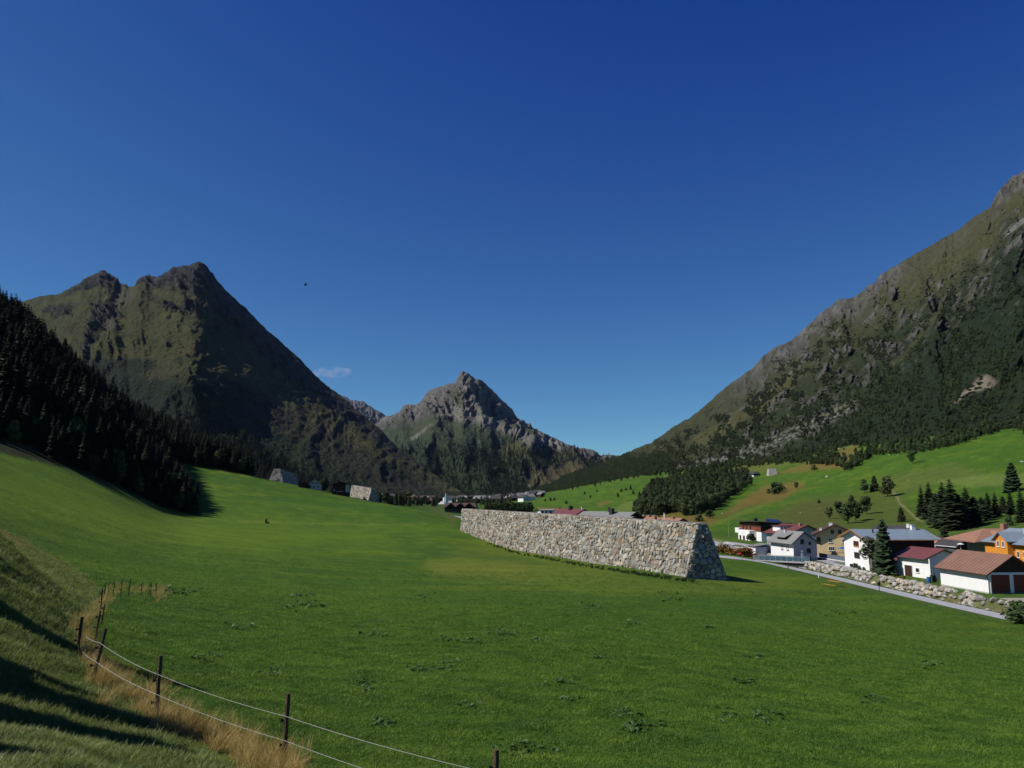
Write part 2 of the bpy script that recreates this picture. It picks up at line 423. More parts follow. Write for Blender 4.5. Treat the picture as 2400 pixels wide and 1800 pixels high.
# forest floor on the left, dark needle litter
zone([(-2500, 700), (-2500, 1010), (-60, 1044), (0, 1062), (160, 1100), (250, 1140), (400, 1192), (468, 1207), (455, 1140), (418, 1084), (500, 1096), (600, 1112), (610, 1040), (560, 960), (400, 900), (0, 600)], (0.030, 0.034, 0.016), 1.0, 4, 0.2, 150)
# village ground: grass, gravel yards
vill = sstep(58, 62, X) * (Y > 60) * (Y < 330)
gc = mixc(gc, (0.075, 0.115, 0.022), vill * 0.7)
bed = sstep(-4.4, -3.0, X - stream_c(Y)) * (1 - sstep(3.0, 4.4, X - stream_c(Y))) * (Y > 50) * (Y < 350)
gc = mixc(gc, (0.16, 0.13, 0.08), bed * 0.8)
# valley floor around the far village
farv = sstep(420, 620, Y) * sstep(860, 960, gx) * (1 - sstep(1120, 1230, gx + jit))
gc = mixc(gc, (0.045, 0.075, 0.02), farv * 0.6)
gc = gc * (1 + 0.10 * n_hi[..., None] * (Y < 200)[..., None])
gc = gc * np.array((0.93, 1.05, 0.88))
gc = np.clip(gc, 0.004, 1)
M_ground = mat_attr('meadow_soil_and_turf', 0.9, 0.20, 3.6, 0.26, bstr=0.8, bdist=0.14, bscale=5.0, sc3=0.12, v3=0.12)
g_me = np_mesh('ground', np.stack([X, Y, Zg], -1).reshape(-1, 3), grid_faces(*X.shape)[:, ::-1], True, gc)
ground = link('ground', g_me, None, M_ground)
tag(ground, kind='structure')
print('ground', round(time.time() - T0, 1))

# ------------------------------------------------------------------ mountains
def loft(name, crest, foot, px0, px1, step, nrows, Dc, Df, disp, rock, seed, colf, mat, curve=1.0, back=1400, gully=90.0, jag=1.0, midf=None, fall=((0, 0),), mpp=1.0, spurs=()):
    pxs = np.arange(px0, px1 + 1, step)
    cy = np.interp(pxs, [p[0] for p in crest], [p[1] for p in crest])
    jg = jag * (1 + 1.6 * sstep(190, 240, pxs) * (1 - sstep(520, 560, pxs))) if name == 'left_mountain' else jag
    cy = cy + jg * (2.6 * fbm(pxs / 22.0, pxs * 0, 4, seed) + 1.6 * fbm(pxs / 6.0, pxs * 0, 2, seed + 1))
    fy = np.interp(pxs, [p[0] for p in foot], [p[1] for p in foot])
    dc = np.interp(pxs, [p[0] for p in Dc], [p[1] for p in Dc]); df = np.interp(pxs, [p[0] for p in Df], [p[1] for p in Df])
    v = np.linspace(0, 1, nrows)[:, None]
    zc = ratio(cy) * dc; zf = ratio(fy) * df
    D = df + (dc - df) * v
    Zb = zf + (zc - zf) * v ** curve
    U = (pxs - 1200)[None, :] / F
    k = D / (CP - (900 - (900 - 0)) * 0)   # depth is the level distance
    vv = Zb / D
    # the column's sight plane: x = u * (depth along the lens axis)
    Xb = U * (D * CP + Zb * SP)
    Xb0, D0, Zb0 = Xb.copy(), D.copy(), Zb.copy()
    # relief: displaced along an outward horizontal+up direction
    pb, qb = proj(Xb, D, Zb)
    env = np.clip(np.sin(np.clip(v, 0, 1) * math.pi * 0.97 + 0.02) * 1.6, 0, 1) ** 0.8 * np.ones_like(D)
    env = np.minimum(env, 1)
    ph = np.interp(pxs, [p[0] for p in fall], [p[1] for p in fall])[None, :]      # fall line, degrees from straight down towards the right
    ph = np.radians(ph)
    A = (pb * np.cos(ph) - qb * np.sin(ph)) * mpp; B = (pb * np.sin(ph) + qb * np.cos(ph)) * mpp
    wx = fbm(A / (gully * 4), B / (gully * 4), 4, seed + 3); wy = fbm(A / (gully * 1.6), B / (gully * 1.6), 4, seed + 4)
    A2 = A + gully * (0.9 * wx + 0.45 * wy); B2 = B + gully * (1.1 * wy + 0.9 * wx)
    r0 = ridged(A2 / (gully * 3.0), B2 / (gully * 4.6), 6, seed + 50, 2.1, 0.52)
    r1 = ridged(A2 / gully, B2 / (gully * 1.5), 6, seed + 5, 2.13, 0.55)
    r2 = fbm(A / (gully * 0.32), B / (gully * 0.30), 5, seed + 9)
    rk = fbm(A / 170 + 5, B / 110, 4, seed + 12)
    rockm = sstep(rock[0], rock[1], rk + rock[2] * (v - 0.55) * 2 + 0.6 * (r1 - 0.3))
    if midf is not None: rockm = midf(pxs[None, :] + 0 * D, Zb, D, v + 0 * D, rockm)
    # broken rock: blocky, tilted steps
    q1 = ridged((A * 0.8 + B * 0.6) / (gully * 0.42) + wy, (B * 0.8 - A * 0.6) / (gully * 0.30), 5, seed + 77, 2.15, 0.62)
    q2 = ridged((A * 0.7 - B * 0.7) / (gully * 0.22), (B * 0.7 + A * 0.7) / (gully * 0.30) + wx, 4, seed + 78, 2.2, 0.6)
    strat = 0.55 * q1 + 0.45 * q2
    h = disp[0] * (r0 - 0.35) + disp[1] * (r1 - 0.3) * (0.28 + 0.72 * rockm) + disp[2] * r2 + rockm * disp[3] * (strat - 0.25)
    for (pts, amp, WL, WR) in spurs:
        ys = np.array([p[1] for p in pts], float); xs = np.array([p[0] for p in pts], float)
        sd = pb - np.interp(qb, ys, xs) + 9 * wx + 10 * (r1 - 0.3)
        ok = sstep(ys[0] - 12, ys[0] + 12, qb) * (1 - sstep(ys[-1] - 40, ys[-1] + 10, qb))
        h = h + amp * ok * np.where(sd < 0, np.exp(sd / WL), np.exp(-sd / WR))
    if name == 'left_mountain': h = h * (1 - 0.42 * sstep(540, 680, pb)) + 16 * sstep(520, 640, pb) * (strat - 0.3)
    h = h * env
    D = D - h * 0.75
    Zb = Zb + h * 0.40
    Xb = Xb + h * 0.15 * r2
    px_n, py_n = proj(Xb, D, Zb)
    # normals for slope
    Vx = np.gradient(Xb, axis=1); Vy = np.gradient(D, axis=1); Vz = np.gradient(Zb, axis=1)
    Wx = np.gradient(Xb, axis=0); Wy = np.gradient(D, axis=0); Wz = np.gradient(Zb, axis=0)
    nx = Vy * Wz - Vz * Wy; ny = Vz * Wx - Vx * Wz; nz = Vx * Wy - Vy * Wx
    L = np.sqrt(nx**2 + ny**2 + nz**2) + 1e-9
    slope = np.abs(nz) / L
    C = colf(px_n, py_n, A, D, B, v + 0 * D, slope, rockm, r1, strat, pxs)
    # far side
    nb = 8
    bX = []; bD = []; bZ = []
    for i in range(1, nb + 1):
        t = i / nb
        bD.append(D[-1] + back * t); bZ.append(Zb[-1] * (1 - t) - 60 * t + 0 * D[-1]); bX.append(Xb[-1] * (1 + 0.1 * t))
    XX = np.vstack([Xb, bX]); YY = np.vstack([D, bD]); ZZ = np.vstack([Zb, bZ])
    CCc = np.concatenate([C, np.repeat(C[-1:], nb, 0)], 0)
    me = np_mesh(name, np.stack([XX, YY, ZZ], -1).reshape(-1, 3), grid_faces(*XX.shape), True, np.clip(CCc, 0.004, 1))
    o = link(name, me, None, mat)
    tag(o, kind='structure')
    return dict(X=Xb, Y=D, Z=Zb, px=px_n, py=py_n, v=v + 0 * D, rock=rockm, slope=slope)

M_mtn = mat_attr('mountain_rock_and_alpine_turf', 0.02, 0.18, 0.12, 0.22, bstr=1.0, bdist=14.0, bscale=0.06, sc3=0.5, v3=0.15)
GREY = np.array((0.125, 0.118, 0.108)); DGREY = np.array((0.055, 0.055, 0.056)); LGREY = np.array((0.23, 0.22, 0.20))
OLIVE = np.array((0.062, 0.066, 0.024)); DGREEN = np.array((0.020, 0.032, 0.014)); BROWN = np.array((0.085, 0.066, 0.032)); MGREEN = np.array((0.040, 0.062, 0.020))

def col_left(px, py, Xb, D, Zb, v, slope, rock, r1, strat, pxs):
    n1 = fbm(Xb / 240, Zb / 160, 5, 201); n2 = fbm(Xb / 60, Zb / 60, 4, 202)
    c = np.ones(px.shape + (3,)) * OLIVE
    c = mixc(c, (0.052, 0.050, 0.024), sstep(-0.1, 0.5, n1))
    c = mixc(c, (0.088, 0.095, 0.028), sstep(0.15, 0.6, n2 + n1 * 0.5) * (v > 0.5) * 0.7)
    c = mixc(c, BROWN, sstep(0.0, 0.5, -n1 + 0.3 * n2) * sstep(0.75, 0.5, v) * 0.7)
    # dwarf pine and forest at the foot and along the lower flank
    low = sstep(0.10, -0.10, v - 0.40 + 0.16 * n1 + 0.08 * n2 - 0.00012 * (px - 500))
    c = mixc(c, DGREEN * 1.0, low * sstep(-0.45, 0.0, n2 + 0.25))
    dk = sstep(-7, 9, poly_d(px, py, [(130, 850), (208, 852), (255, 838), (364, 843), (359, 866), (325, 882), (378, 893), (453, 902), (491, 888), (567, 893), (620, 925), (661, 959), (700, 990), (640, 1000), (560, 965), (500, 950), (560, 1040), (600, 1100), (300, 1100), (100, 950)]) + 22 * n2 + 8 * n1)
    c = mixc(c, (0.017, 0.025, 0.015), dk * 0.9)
    br = sstep(-20, 30, poly_d(px, py, [(560, 900), (680, 940), (800, 1030), (900, 1080), (1040, 1150), (940, 1160), (820, 1120), (700, 1040), (600, 980)]) + 24 * n2)
    c = mixc(c, (0.044, 0.041, 0.026), br * 0.7)
    c = c * (1 + 0.55 * sstep(500, 620, px) * np.clip(n2 * 0.8 + 0.6 * (strat - 0.35), -0.6, 0.7))[..., None]
    rim = sstep(-12, 14, poly_d(px, py, [(495, 640), (520, 650), (560, 700), (640, 780), (760, 895), (880, 995), (1000, 1095), (930, 1070), (800, 985), (680, 880), (590, 800), (520, 730)]) + 26 * n2)
    c = mixc(c, (0.034, 0.033, 0.030), rim * 0.7)
    bands = sstep(0.08, 0.22, n1 - 0.25 + 0.5 * n2) * sstep(0.7, 0.45, v)
    c = mixc(c, DGREEN, bands * 0.8)
    c = c * (1 - rock[..., None] * 0.95) + DGREY * (0.25 + 1.35 * strat[..., None]) * rock[..., None] * 0.95
    scree = sstep(28, 6, line_d(px, py, [(300, 680), (270, 712), (262, 760)]) + 10 * n2)
    c = mixc(c, (0.12, 0.11, 0.095), scree * 0.5)
    return c
def rock_left(px, Zb, D, v, rk):
    _, py = proj((px - 1200) / F * D, D, Zb)
    n = 16 * fbm(px / 40, Zb / 50, 4, 301)
    a = sstep(-8, 14, poly_d(px, py, [(365, 640), (470, 600), (520, 640), (620, 750), (600, 800), (560, 760), (520, 745), (490, 700), (440, 715), (410, 690), (370, 690), (330, 690), (320, 660)]) + n)
    b = sstep(-6, 12, poly_d(px, py, [(140, 700), (250, 632), (290, 668), (318, 682), (270, 700), (230, 690), (190, 712)]) + n)
    c = sstep(-10, 12, poly_d(px, py, [(200, 870), (225, 800), (240, 750), (290, 735), (300, 770), (255, 815), (225, 860), (215, 905)]) + n)
    d = sstep(-8, 10, poly_d(px, py, [(385, 735), (500, 725), (560, 745), (540, 760), (470, 752), (420, 765)]) + n)
    e = sstep(-14, 12, poly_d(px, py, [(560, 740), (640, 790), (760, 905), (880, 1020), (830, 1010), (720, 930), (640, 870), (560, 800), (500, 790)]) + n * 1.6)
    f = sstep(-4, 8, poly_d(px, py, [(100, 735), (150, 725), (200, 740), (180, 765), (130, 750)]) + n)
    return np.clip(np.maximum.reduce([a, b, c * .9, d, e * .8, f * .7, rk * 0.25]), 0, 1)
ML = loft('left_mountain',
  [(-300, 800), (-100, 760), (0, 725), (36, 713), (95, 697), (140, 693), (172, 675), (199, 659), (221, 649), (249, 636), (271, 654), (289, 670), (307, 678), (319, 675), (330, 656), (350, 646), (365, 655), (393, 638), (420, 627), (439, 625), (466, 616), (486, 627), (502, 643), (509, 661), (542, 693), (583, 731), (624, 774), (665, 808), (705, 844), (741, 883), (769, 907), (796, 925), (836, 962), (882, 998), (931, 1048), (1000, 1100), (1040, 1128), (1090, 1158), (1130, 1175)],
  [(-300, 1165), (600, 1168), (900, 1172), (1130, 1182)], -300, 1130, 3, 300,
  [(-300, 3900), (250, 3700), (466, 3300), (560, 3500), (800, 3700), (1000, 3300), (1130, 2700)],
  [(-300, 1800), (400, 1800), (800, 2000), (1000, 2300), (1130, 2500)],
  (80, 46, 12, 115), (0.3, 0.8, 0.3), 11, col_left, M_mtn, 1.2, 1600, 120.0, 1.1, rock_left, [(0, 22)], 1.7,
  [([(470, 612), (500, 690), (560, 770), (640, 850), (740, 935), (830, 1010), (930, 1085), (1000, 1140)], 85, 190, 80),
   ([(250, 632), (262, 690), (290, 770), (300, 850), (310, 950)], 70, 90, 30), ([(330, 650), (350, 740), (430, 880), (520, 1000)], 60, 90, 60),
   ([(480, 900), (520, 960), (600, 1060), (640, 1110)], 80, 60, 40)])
print('left', round(time.time() - T0, 1))

def col_centre(px, py, Xb, D, Zb, v, slope, rock, r1, strat, pxs):
    n1 = fbm(Xb / 300, Zb / 200, 5, 211); n2 = fbm(Xb / 70, Zb / 60, 4, 212)
    c = np.ones(px.shape + (3,)) * np.array((0.062, 0.076, 0.042))
    c = mixc(c, (0.032, 0.047, 0.030), sstep(-0.2, 0.4, n1))
    c = mixc(c, DGREEN * 1.2, sstep(-0.08, 0.12, 1030 + 25 * n1 + 14 * n2 - py + (py - 1000) * 0 - 0 < 0) * 0 + sstep(985, 1075, py + 26 * n1 + 20 * n2) * 0.9)
    c = mixc(c, (0.100, 0.085, 0.040), sstep(-14, 18, poly_d(px, py, [(1250, 1100), (1330, 1080), (1400, 1088), (1370, 1105), (1300, 1140), (1240, 1145)]) + 20 * n2))
    c = mixc(c, (0.085, 0.090, 0.036), sstep(-12, 14, poly_d(px, py, [(1130, 1050), (1230, 1030), (1330, 1060), (1380, 1085), (1300, 1085), (1200, 1075)]) + 26 * n2) * 0.6)
    tone = (GREY * 1.35)[None, None] * (0.55 + 0.9 * strat[..., None] + 0.3 * n2[..., None])
    c = c * (1 - rock[..., None] * 0.95) + tone * rock[..., None] * 0.95
    c = mixc(c, (0.060, 0.078, 0.030), sstep(-6, 8, poly_d(px, py, [(1056, 930), (1068, 905), (1078, 920), (1090, 955), (1060, 965)]) + 6 * n2) * 0.8)
    scr = sstep(-10, 12, poly_d(px, py, [(1030, 950), (1060, 948), (1110, 950), (1160, 985), (1250, 1010), (1330, 1045), (1260, 1048), (1190, 1020), (1140, 1002), (1100, 985), (1040, 972)]) + 18 * n2)
    c = mixc(c, (0.24, 0.225, 0.195), scr * 0.7)
    st = np.maximum(sstep(7, 2, line_d(px, py, [(1010, 995), (985, 1015), (968, 1028)]) + 6 * n2), 0)
    c = mixc(c, (0.19, 0.18, 0.155), st * 0.7)
    spk = sstep(0.25, 0.5, fbm(Xb / 16, Zb / 26, 2, 213)) * sstep(0.1, 0.5, n1 + 0.3)
    c = mixc(c, (0.20, 0.20, 0.19), spk * 0.35)
    return c
def rock_centre(px, Zb, D, v, rk):
    _, py = proj((px - 1200) / F * D, D, Zb)
    n = 14 * fbm(px / 30, Zb / 70, 4, 302)
    lim = np.interp(px, [880, 960, 1080, 1160, 1240, 1320, 1450], [1010, 1000, 985, 985, 1040, 1060, 1070])
    return np.clip(sstep(18, -18, py - lim + n * 1.6), 0, 1)
MC = loft('centre_mountain',
  [(840, 1010), (882, 995), (896, 983), (920, 976), (937, 969), (947, 954), (974, 951), (984, 945), (1004, 917), (1021, 912), (1038, 908), (1055, 901), (1065, 900), (1076, 883), (1086, 873), (1103, 884), (1116, 895), (1126, 896), (1143, 908), (1164, 928), (1184, 947), (1201, 962), (1211, 979), (1235, 1001), (1265, 1013), (1299, 1027), (1326, 1040), (1347, 1051), (1370, 1049), (1391, 1054), (1408, 1066), (1445, 1066), (1470, 1074), (1560, 1085)],
  [(780, 1150), (1000, 1166), (1200, 1164), (1560, 1150)], 780, 1560, 1.8, 330,
  [(780, 6800), (1000, 6200), (1086, 5900), (1200, 6300), (1350, 5400), (1560, 4800)],
  [(780, 4200), (1000, 3400), (1200, 3200), (1560, 3300)],
  (190, 100, 26, 130), (0.3, 0.8, 0.3), 41, col_centre, M_mtn, 1.3, 2400, 190.0, 0.5, rock_centre, [(0, 12)], 3.2,
  [([(1086, 868), (1100, 915), (1112, 960), (1140, 1000), (1190, 1030), (1300, 1075)], 150, 60, 24), ([(1030, 905), (1046, 950), (1040, 1000), (1010, 1060), (980, 1120)], 130, 60, 22),
   ([(1118, 893), (1150, 940), (1190, 990), (1240, 1015), (1330, 1050)], 110, 25, 16), ([(960, 950), (955, 990), (930, 1040), (925, 1080)], 110, 60, 22),
   ([(1210, 1000), (1250, 1050), (1240, 1110), (1200, 1150)], 120, 70, 35)])

def col_far(px, py, Xb, D, Zb, v, slope, rock, r1, strat, pxs):
    n2 = fbm(Xb / 120, Zb / 120, 4, 222)
    c = np.ones(px.shape + (3,)) * np.array((0.15, 0.15, 0.16)) * (0.5 + 0.9 * strat[..., None])
    return mixc(c, (0.30, 0.30, 0.31), sstep(0.1, 0.5, n2) * 0.6)
loft('far_ridge', [(700, 900), (796, 924), (808, 927), (821, 937), (838, 939), (852, 940), (865, 951), (886, 962), (906, 976), (920, 983), (980, 1010)],
  [(700, 1120), (980, 1130)], 700, 980, 1.6, 150, [(700, 10500), (980, 10000)], [(700, 8000), (980, 8000)],
  (110, 200, 30, 160), (-2, -1, 0), 71, col_far, M_mtn, 1.0, 2500, 260.0, 1.3, None, [(700, 30), (980, 30)], 5.2)
print('centre', round(time.time() - T0, 1))

def col_right(px, py, Xb, D, Zb, v, slope, rock, r1, strat, pxs):
    n1 = fbm(Xb / 130, Zb / 90, 5, 231); n2 = fbm(Xb / 30, Zb / 30, 4, 232)
    cyl = np.interp(px, [p[0] for p in CREST_R], [p[1] for p in CREST_R])
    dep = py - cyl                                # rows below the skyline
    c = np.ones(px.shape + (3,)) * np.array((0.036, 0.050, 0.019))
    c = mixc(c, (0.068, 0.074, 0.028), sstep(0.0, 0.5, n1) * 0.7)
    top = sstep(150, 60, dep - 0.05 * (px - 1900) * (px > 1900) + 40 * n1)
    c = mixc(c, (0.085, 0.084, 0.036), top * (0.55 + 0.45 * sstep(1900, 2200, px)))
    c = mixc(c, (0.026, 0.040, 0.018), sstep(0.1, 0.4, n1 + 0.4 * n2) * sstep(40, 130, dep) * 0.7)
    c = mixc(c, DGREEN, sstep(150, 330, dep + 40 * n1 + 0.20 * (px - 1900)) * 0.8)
    tone = GREY[None, None] * 1.25 * (0.5 + 1.1 * strat[..., None] + 0.35 * n2[..., None])
    c = c * (1 - rock[..., None] * 0.9) + tone * rock[..., None] * 0.9
    # scree streaks and boulder fields
    def streak(pts, w, colr, a):
        nonlocal c
        c = mixc(c, colr, sstep(w, w * 0.3, line_d(px, py, pts) + w * 0.8 * n2) * a)
    streak([(1856, 872), (1820, 905), (1780, 935), (1745, 960)], 6, (0.24, 0.23, 0.18), 0.8)
    streak([(1850, 890), (1790, 945), (1700, 1000), (1640, 1030)], 20, (0.105, 0.105, 0.036), 0.7)
    streak([(2400, 515), (2375, 535), (2360, 545)], 6, (0.26, 0.25, 0.22), 0.8)
    streak([(2210, 700), (2180, 760), (2120, 830), (2075, 865)], 8, (0.075, 0.085, 0.032), 0.7)
    streak([(2300, 640), (2270, 700), (2255, 720)], 8, (0.11, 0.105, 0.06), 0.6)
    streak([(2005, 935), (1950, 965), (1880, 1000)], 8, (0.115, 0.12, 0.045), 0.7)
    bf = sstep(26, 4, line_d(px, py, [(1990, 952), (1900, 1000), (1800, 1045), (1700, 1075), (1600, 1105)]) + 18 * n2) * sstep(-0.1, 0.25, fbm(Xb / 7, Zb / 7, 2, 235))
    c = mixc(c, (0.27, 0.26, 0.23), bf * 0.75)
    cl = sstep(-6, 8, poly_d(px, py, [(2262, 915), (2290, 888), (2312, 880), (2334, 898), (2320, 915), (2290, 915), (2262, 925), (2245, 945), (2230, 948), (2240, 925)]) + 8 * n2)
    c = mixc(c, np.array((0.30, 0.255, 0.19)), cl * 0.85)
    spk = sstep(0.30, 0.5, fbm(Xb / 7, Zb / 8, 2, 236)) * sstep(-0.1, 0.4, n1) * sstep(20, 60, dep) * sstep(420, 250, dep)
    c = mixc(c, (0.22, 0.21, 0.18), spk * 0.5)
    return c
CREST_R = [(1080, 1172), (1200, 1150), (1320, 1112), (1400, 1088), (1452, 1070), (1494, 1049), (1526, 1038), (1573, 1004), (1636, 965), (1678, 928), (1704, 904), (1736, 883), (1762, 865), (1788, 836), (1819, 813), (1846, 802), (1872, 784), (1903, 752), (1935, 726), (1961, 705), (2003, 697), (2029, 676), (2050, 663), (2061, 647), (2097, 624), (2155, 590), (2202, 564), (2239, 543), (2286, 508), (2320, 487), (2328, 467), (2344, 443), (2370, 417), (2400, 401), (2700, 210), (3200, 60)]
def rock_right(px, Zb, D, v, rk):
    _, py = proj((px - 1200) / F * (D * CP + Zb * SP), D, Zb)
    cyl = np.interp(px, [p[0] for p in CREST_R], [p[1] for p in CREST_R])
    dep = py - cyl
    n = fbm(px / 26, dep / 22, 4, 303); n3 = fbm(px / 60, dep / 70, 4, 304)
    edge = sstep(70, 15, dep + 30 * n3) * sstep(1650, 1800, px) * (1 - 0.75 * sstep(2060, 2150, px) * sstep(2340, 2320, px))
    mid = sstep(0.02, 0.40, n + 0.5 * n3) * sstep(300, 150, dep + 60 * n3) * sstep(1600, 1800, px) * sstep(20, 60, dep + (px > 2100) * -40)
    return np.clip(np.maximum(edge * sstep(-0.5, 0.2, n + 0.2), mid * 0.9), 0, 1)
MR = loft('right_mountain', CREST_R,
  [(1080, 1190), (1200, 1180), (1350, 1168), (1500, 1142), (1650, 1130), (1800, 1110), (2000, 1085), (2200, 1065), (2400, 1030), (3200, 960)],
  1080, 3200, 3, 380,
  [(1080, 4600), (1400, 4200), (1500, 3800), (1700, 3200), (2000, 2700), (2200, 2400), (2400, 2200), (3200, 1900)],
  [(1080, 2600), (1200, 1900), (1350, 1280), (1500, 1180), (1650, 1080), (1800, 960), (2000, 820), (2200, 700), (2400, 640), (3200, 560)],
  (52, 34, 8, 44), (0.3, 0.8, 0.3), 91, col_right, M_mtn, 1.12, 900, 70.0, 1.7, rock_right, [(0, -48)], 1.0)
print('right', round(time.time() - T0, 1))
# ------------------------------------------------------------------ plants: prototypes
def mat_leaf(name, col, var=0.35, sat=0.0, trans=0.15):
    m, nt, b = mat_new(name, 0.7, 0.15)
    rgb = nt.nodes.new('ShaderNodeRGB'); rgb.outputs[0].default_value = (*col, 1)
    oi = nt.nodes.new('ShaderNodeObjectInfo')
    r = nt.nodes.new('ShaderNodeMapRange'); r.inputs['To Min'].default_value = 1 - var; r.inputs['To Max'].default_value = 1 + var
    nt.links.new(oi.outputs['Random'], r.inputs['Value'])
    f, _ = ramp_noise(nt, 0.9, 0.6, 1.4, detail=3)
    f2, _ = ramp_noise(nt, 0.02, 0.8, 1.2, detail=2)
    hs = nt.nodes.new('ShaderNodeHueSaturation')
    r2 = nt.nodes.new('ShaderNodeMapRange'); r2.inputs['To Min'].default_value = 0.475; r2.inputs['To Max'].default_value = 0.52
    mm = nt.nodes.new('ShaderNodeMath'); mm.operation = 'FRACT'
    m3 = nt.nodes.new('ShaderNodeMath'); m3.operation = 'MULTIPLY'; m3.inputs[1].default_value = 7.31
    nt.links.new(oi.outputs['Random'], m3.inputs[0]); nt.links.new(m3.outputs[0], mm.inputs[0]); nt.links.new(mm.outputs[0], r2.inputs['Value'])
    nt.links.new(r2.outputs[0], hs.inputs['Hue'])
    nt.links.new(vmul(nt, vmul(nt, vmul(nt, rgb.outputs[0], r.outputs[0]), f), f2), hs.inputs['Color'])
    nt.links.new(hs.outputs[0], b.inputs['Base Color'])
    return m
M_spruce = mat_leaf('spruce_needles', (0.017, 0.026, 0.011))
M_pine = mat_leaf('pine_needles', (0.030, 0.046, 0.018))
M_alder = mat_leaf('alder_leaves', (0.056, 0.080, 0.028))
M_birch = mat_leaf('birch_leaves', (0.085, 0.100, 0.022))
M_dwarf = mat_leaf('dwarf_pine_needles', (0.026, 0.038, 0.016))
M_autumn = mat_leaf('rusty_shrub_leaves', (0.20, 0.105, 0.030))
M_bark = mat_plain('bark', (0.075, 0.055, 0.040), 0.95, 0.1, 0.3, 5.0)
M_birchbark = mat_plain('pale_bark', (0.30, 0.27, 0.23), 0.9, 0.1, 0.35, 4.0)

def conifer_mesh(name, seed, H, Rr, mat, whorls=26, nb=8, low=0.06, fat=0.85, wid=0.30):
    rg = random.Random(seed); V = []; Fc = []
    for w in range(whorls):
        t = low + (1 - low) * (w + rg.random() * 0.5) / whorls
        r0 = Rr * (1 - t) ** fat * (0.80 + 0.35 * rg.random()) + 0.12
        n = max(4, int(nb * (0.6 + 0.4 * (1 - t)) + rg.random() * 2))
        a0 = rg.random() * 6.28
        for k in range(n):
            a = a0 + 6.283 * k / n + rg.uniform(-0.25, 0.25)
            L = r0 * rg.uniform(0.65, 1.12)
            z0 = t * H + rg.uniform(-0.15, 0.15)
            dr = rg.uniform(0.20, 0.50) * L
            ca, sa = math.cos(a), math.sin(a)
            W = L * wid * rg.uniform(0.8, 1.3) + 0.08
            o = len(V)
            pts = [(0.0, 0.0, 0.1), (0.35, 0.10, 0.9), (0.7, 0.5, 1.0), (1.0, 0.85 - 0.35 * (t > 0.8), 0.12)]
            for (f, d, ww) in pts:
                cx, cy, cz = ca * L * f, sa * L * f, z0 - dr * d
                sw = W * ww
                sag = sw * rg.uniform(0.4, 0.8)
                V.append((cx - sa * sw, cy + ca * sw, cz - sag)); V.append((cx, cy, cz)); V.append((cx + sa * sw, cy - ca * sw, cz - sag))
            for i in range(3):
                b_ = o + 3 * i
                Fc += [(b_, b_ + 1, b_ + 4, b_ + 3), (b_ + 1, b_ + 2, b_ + 5, b_ + 4)]
    me = np_mesh(name, np.array(V), np.array(Fc), False)
    me.materials.append(mat)
    return me
def leafy_mesh(name, seed, H, Rr, mat, n=900, base=0.18, lobes=9, leaf=0.42, flat=1.0):
    rs = np.random.RandomState(seed)
    lob = []
    for k in range(lobes):
        a = rs.rand() * 6.283; t = rs.rand()
        rr = Rr * 0.55 * math.sqrt(rs.rand())
        zc = H * (base + (1 - base) * (0.22 + 0.62 * t)); shr = 1 - 0.55 * abs(t - 0.4)
        lob.append((math.cos(a) * rr * shr, math.sin(a) * rr * shr, zc, Rr * rs.uniform(0.38, 0.62) * shr))
    lob.append((0, 0, H * 0.86, Rr * 0.45))
    lob = np.array(lob); k = rs.randint(0, len(lob), n)
    d = rs.randn(n, 3); d /= np.linalg.norm(d, axis=1)[:, None]
    rad = (0.62 + 0.45 * rs.rand(n) ** 0.6)
    c = lob[k, :3] + d * (lob[k, 3] * rad)[:, None] * np.array([1, 1, 0.85 * flat])
    c[:, 2] = np.clip(c[:, 2], H * base * 0.4, H * 1.02)
    nrm = d + rs.randn(n, 3) * 0.55; nrm /= np.linalg.norm(nrm, axis=1)[:, None]
    u = np.cross(nrm, rs.randn(n, 3)); u /= np.linalg.norm(u, axis=1)[:, None]; w = np.cross(nrm, u)
    s = leaf * (0.6 + 0.8 * rs.rand(n))[:, None]
    V = np.stack([c - u * s, c + w * s * 0.7 + nrm * s * 0.15, c + u * s, c - w * s * 0.7 - nrm * s * 0.1], 1).reshape(-1, 3)
    Fq = np.arange(4 * n).reshape(-1, 4)
    me = np_mesh(name, V, Fq, False); me.materials.append(mat)
    return me
def trunk_mesh(name, H, r, mat, seed=0, limbs=0, Rr=0):
    rg = random.Random(seed); mb = MB()
    p = Vector((0, 0, -0.6)); n = 4
    for i in range(n):
        q = Vector((rg.uniform(-1, 1) * r * 0.6, rg.uniform(-1, 1) * r * 0.6, H * (i + 1) / n))
        mb.tube(p, q, r * (1 - i / n * 0.85), r * (1 - (i + 1) / n * 0.85), 6, i in (0, n - 1)); p = q
    for k in range(limbs):
        a = rg.random() * 6.283; t = rg.uniform(0.35, 0.8)
        a0 = Vector((0, 0, H * t)); L = Rr * rg.uniform(0.5, 0.85)
        mb.tube(a0, a0 + Vector((math.cos(a) * L, math.sin(a) * L, L * 0.7)), r * 0.35, r * 0.1, 5, False)
    return mb.mesh(name, mat, True)
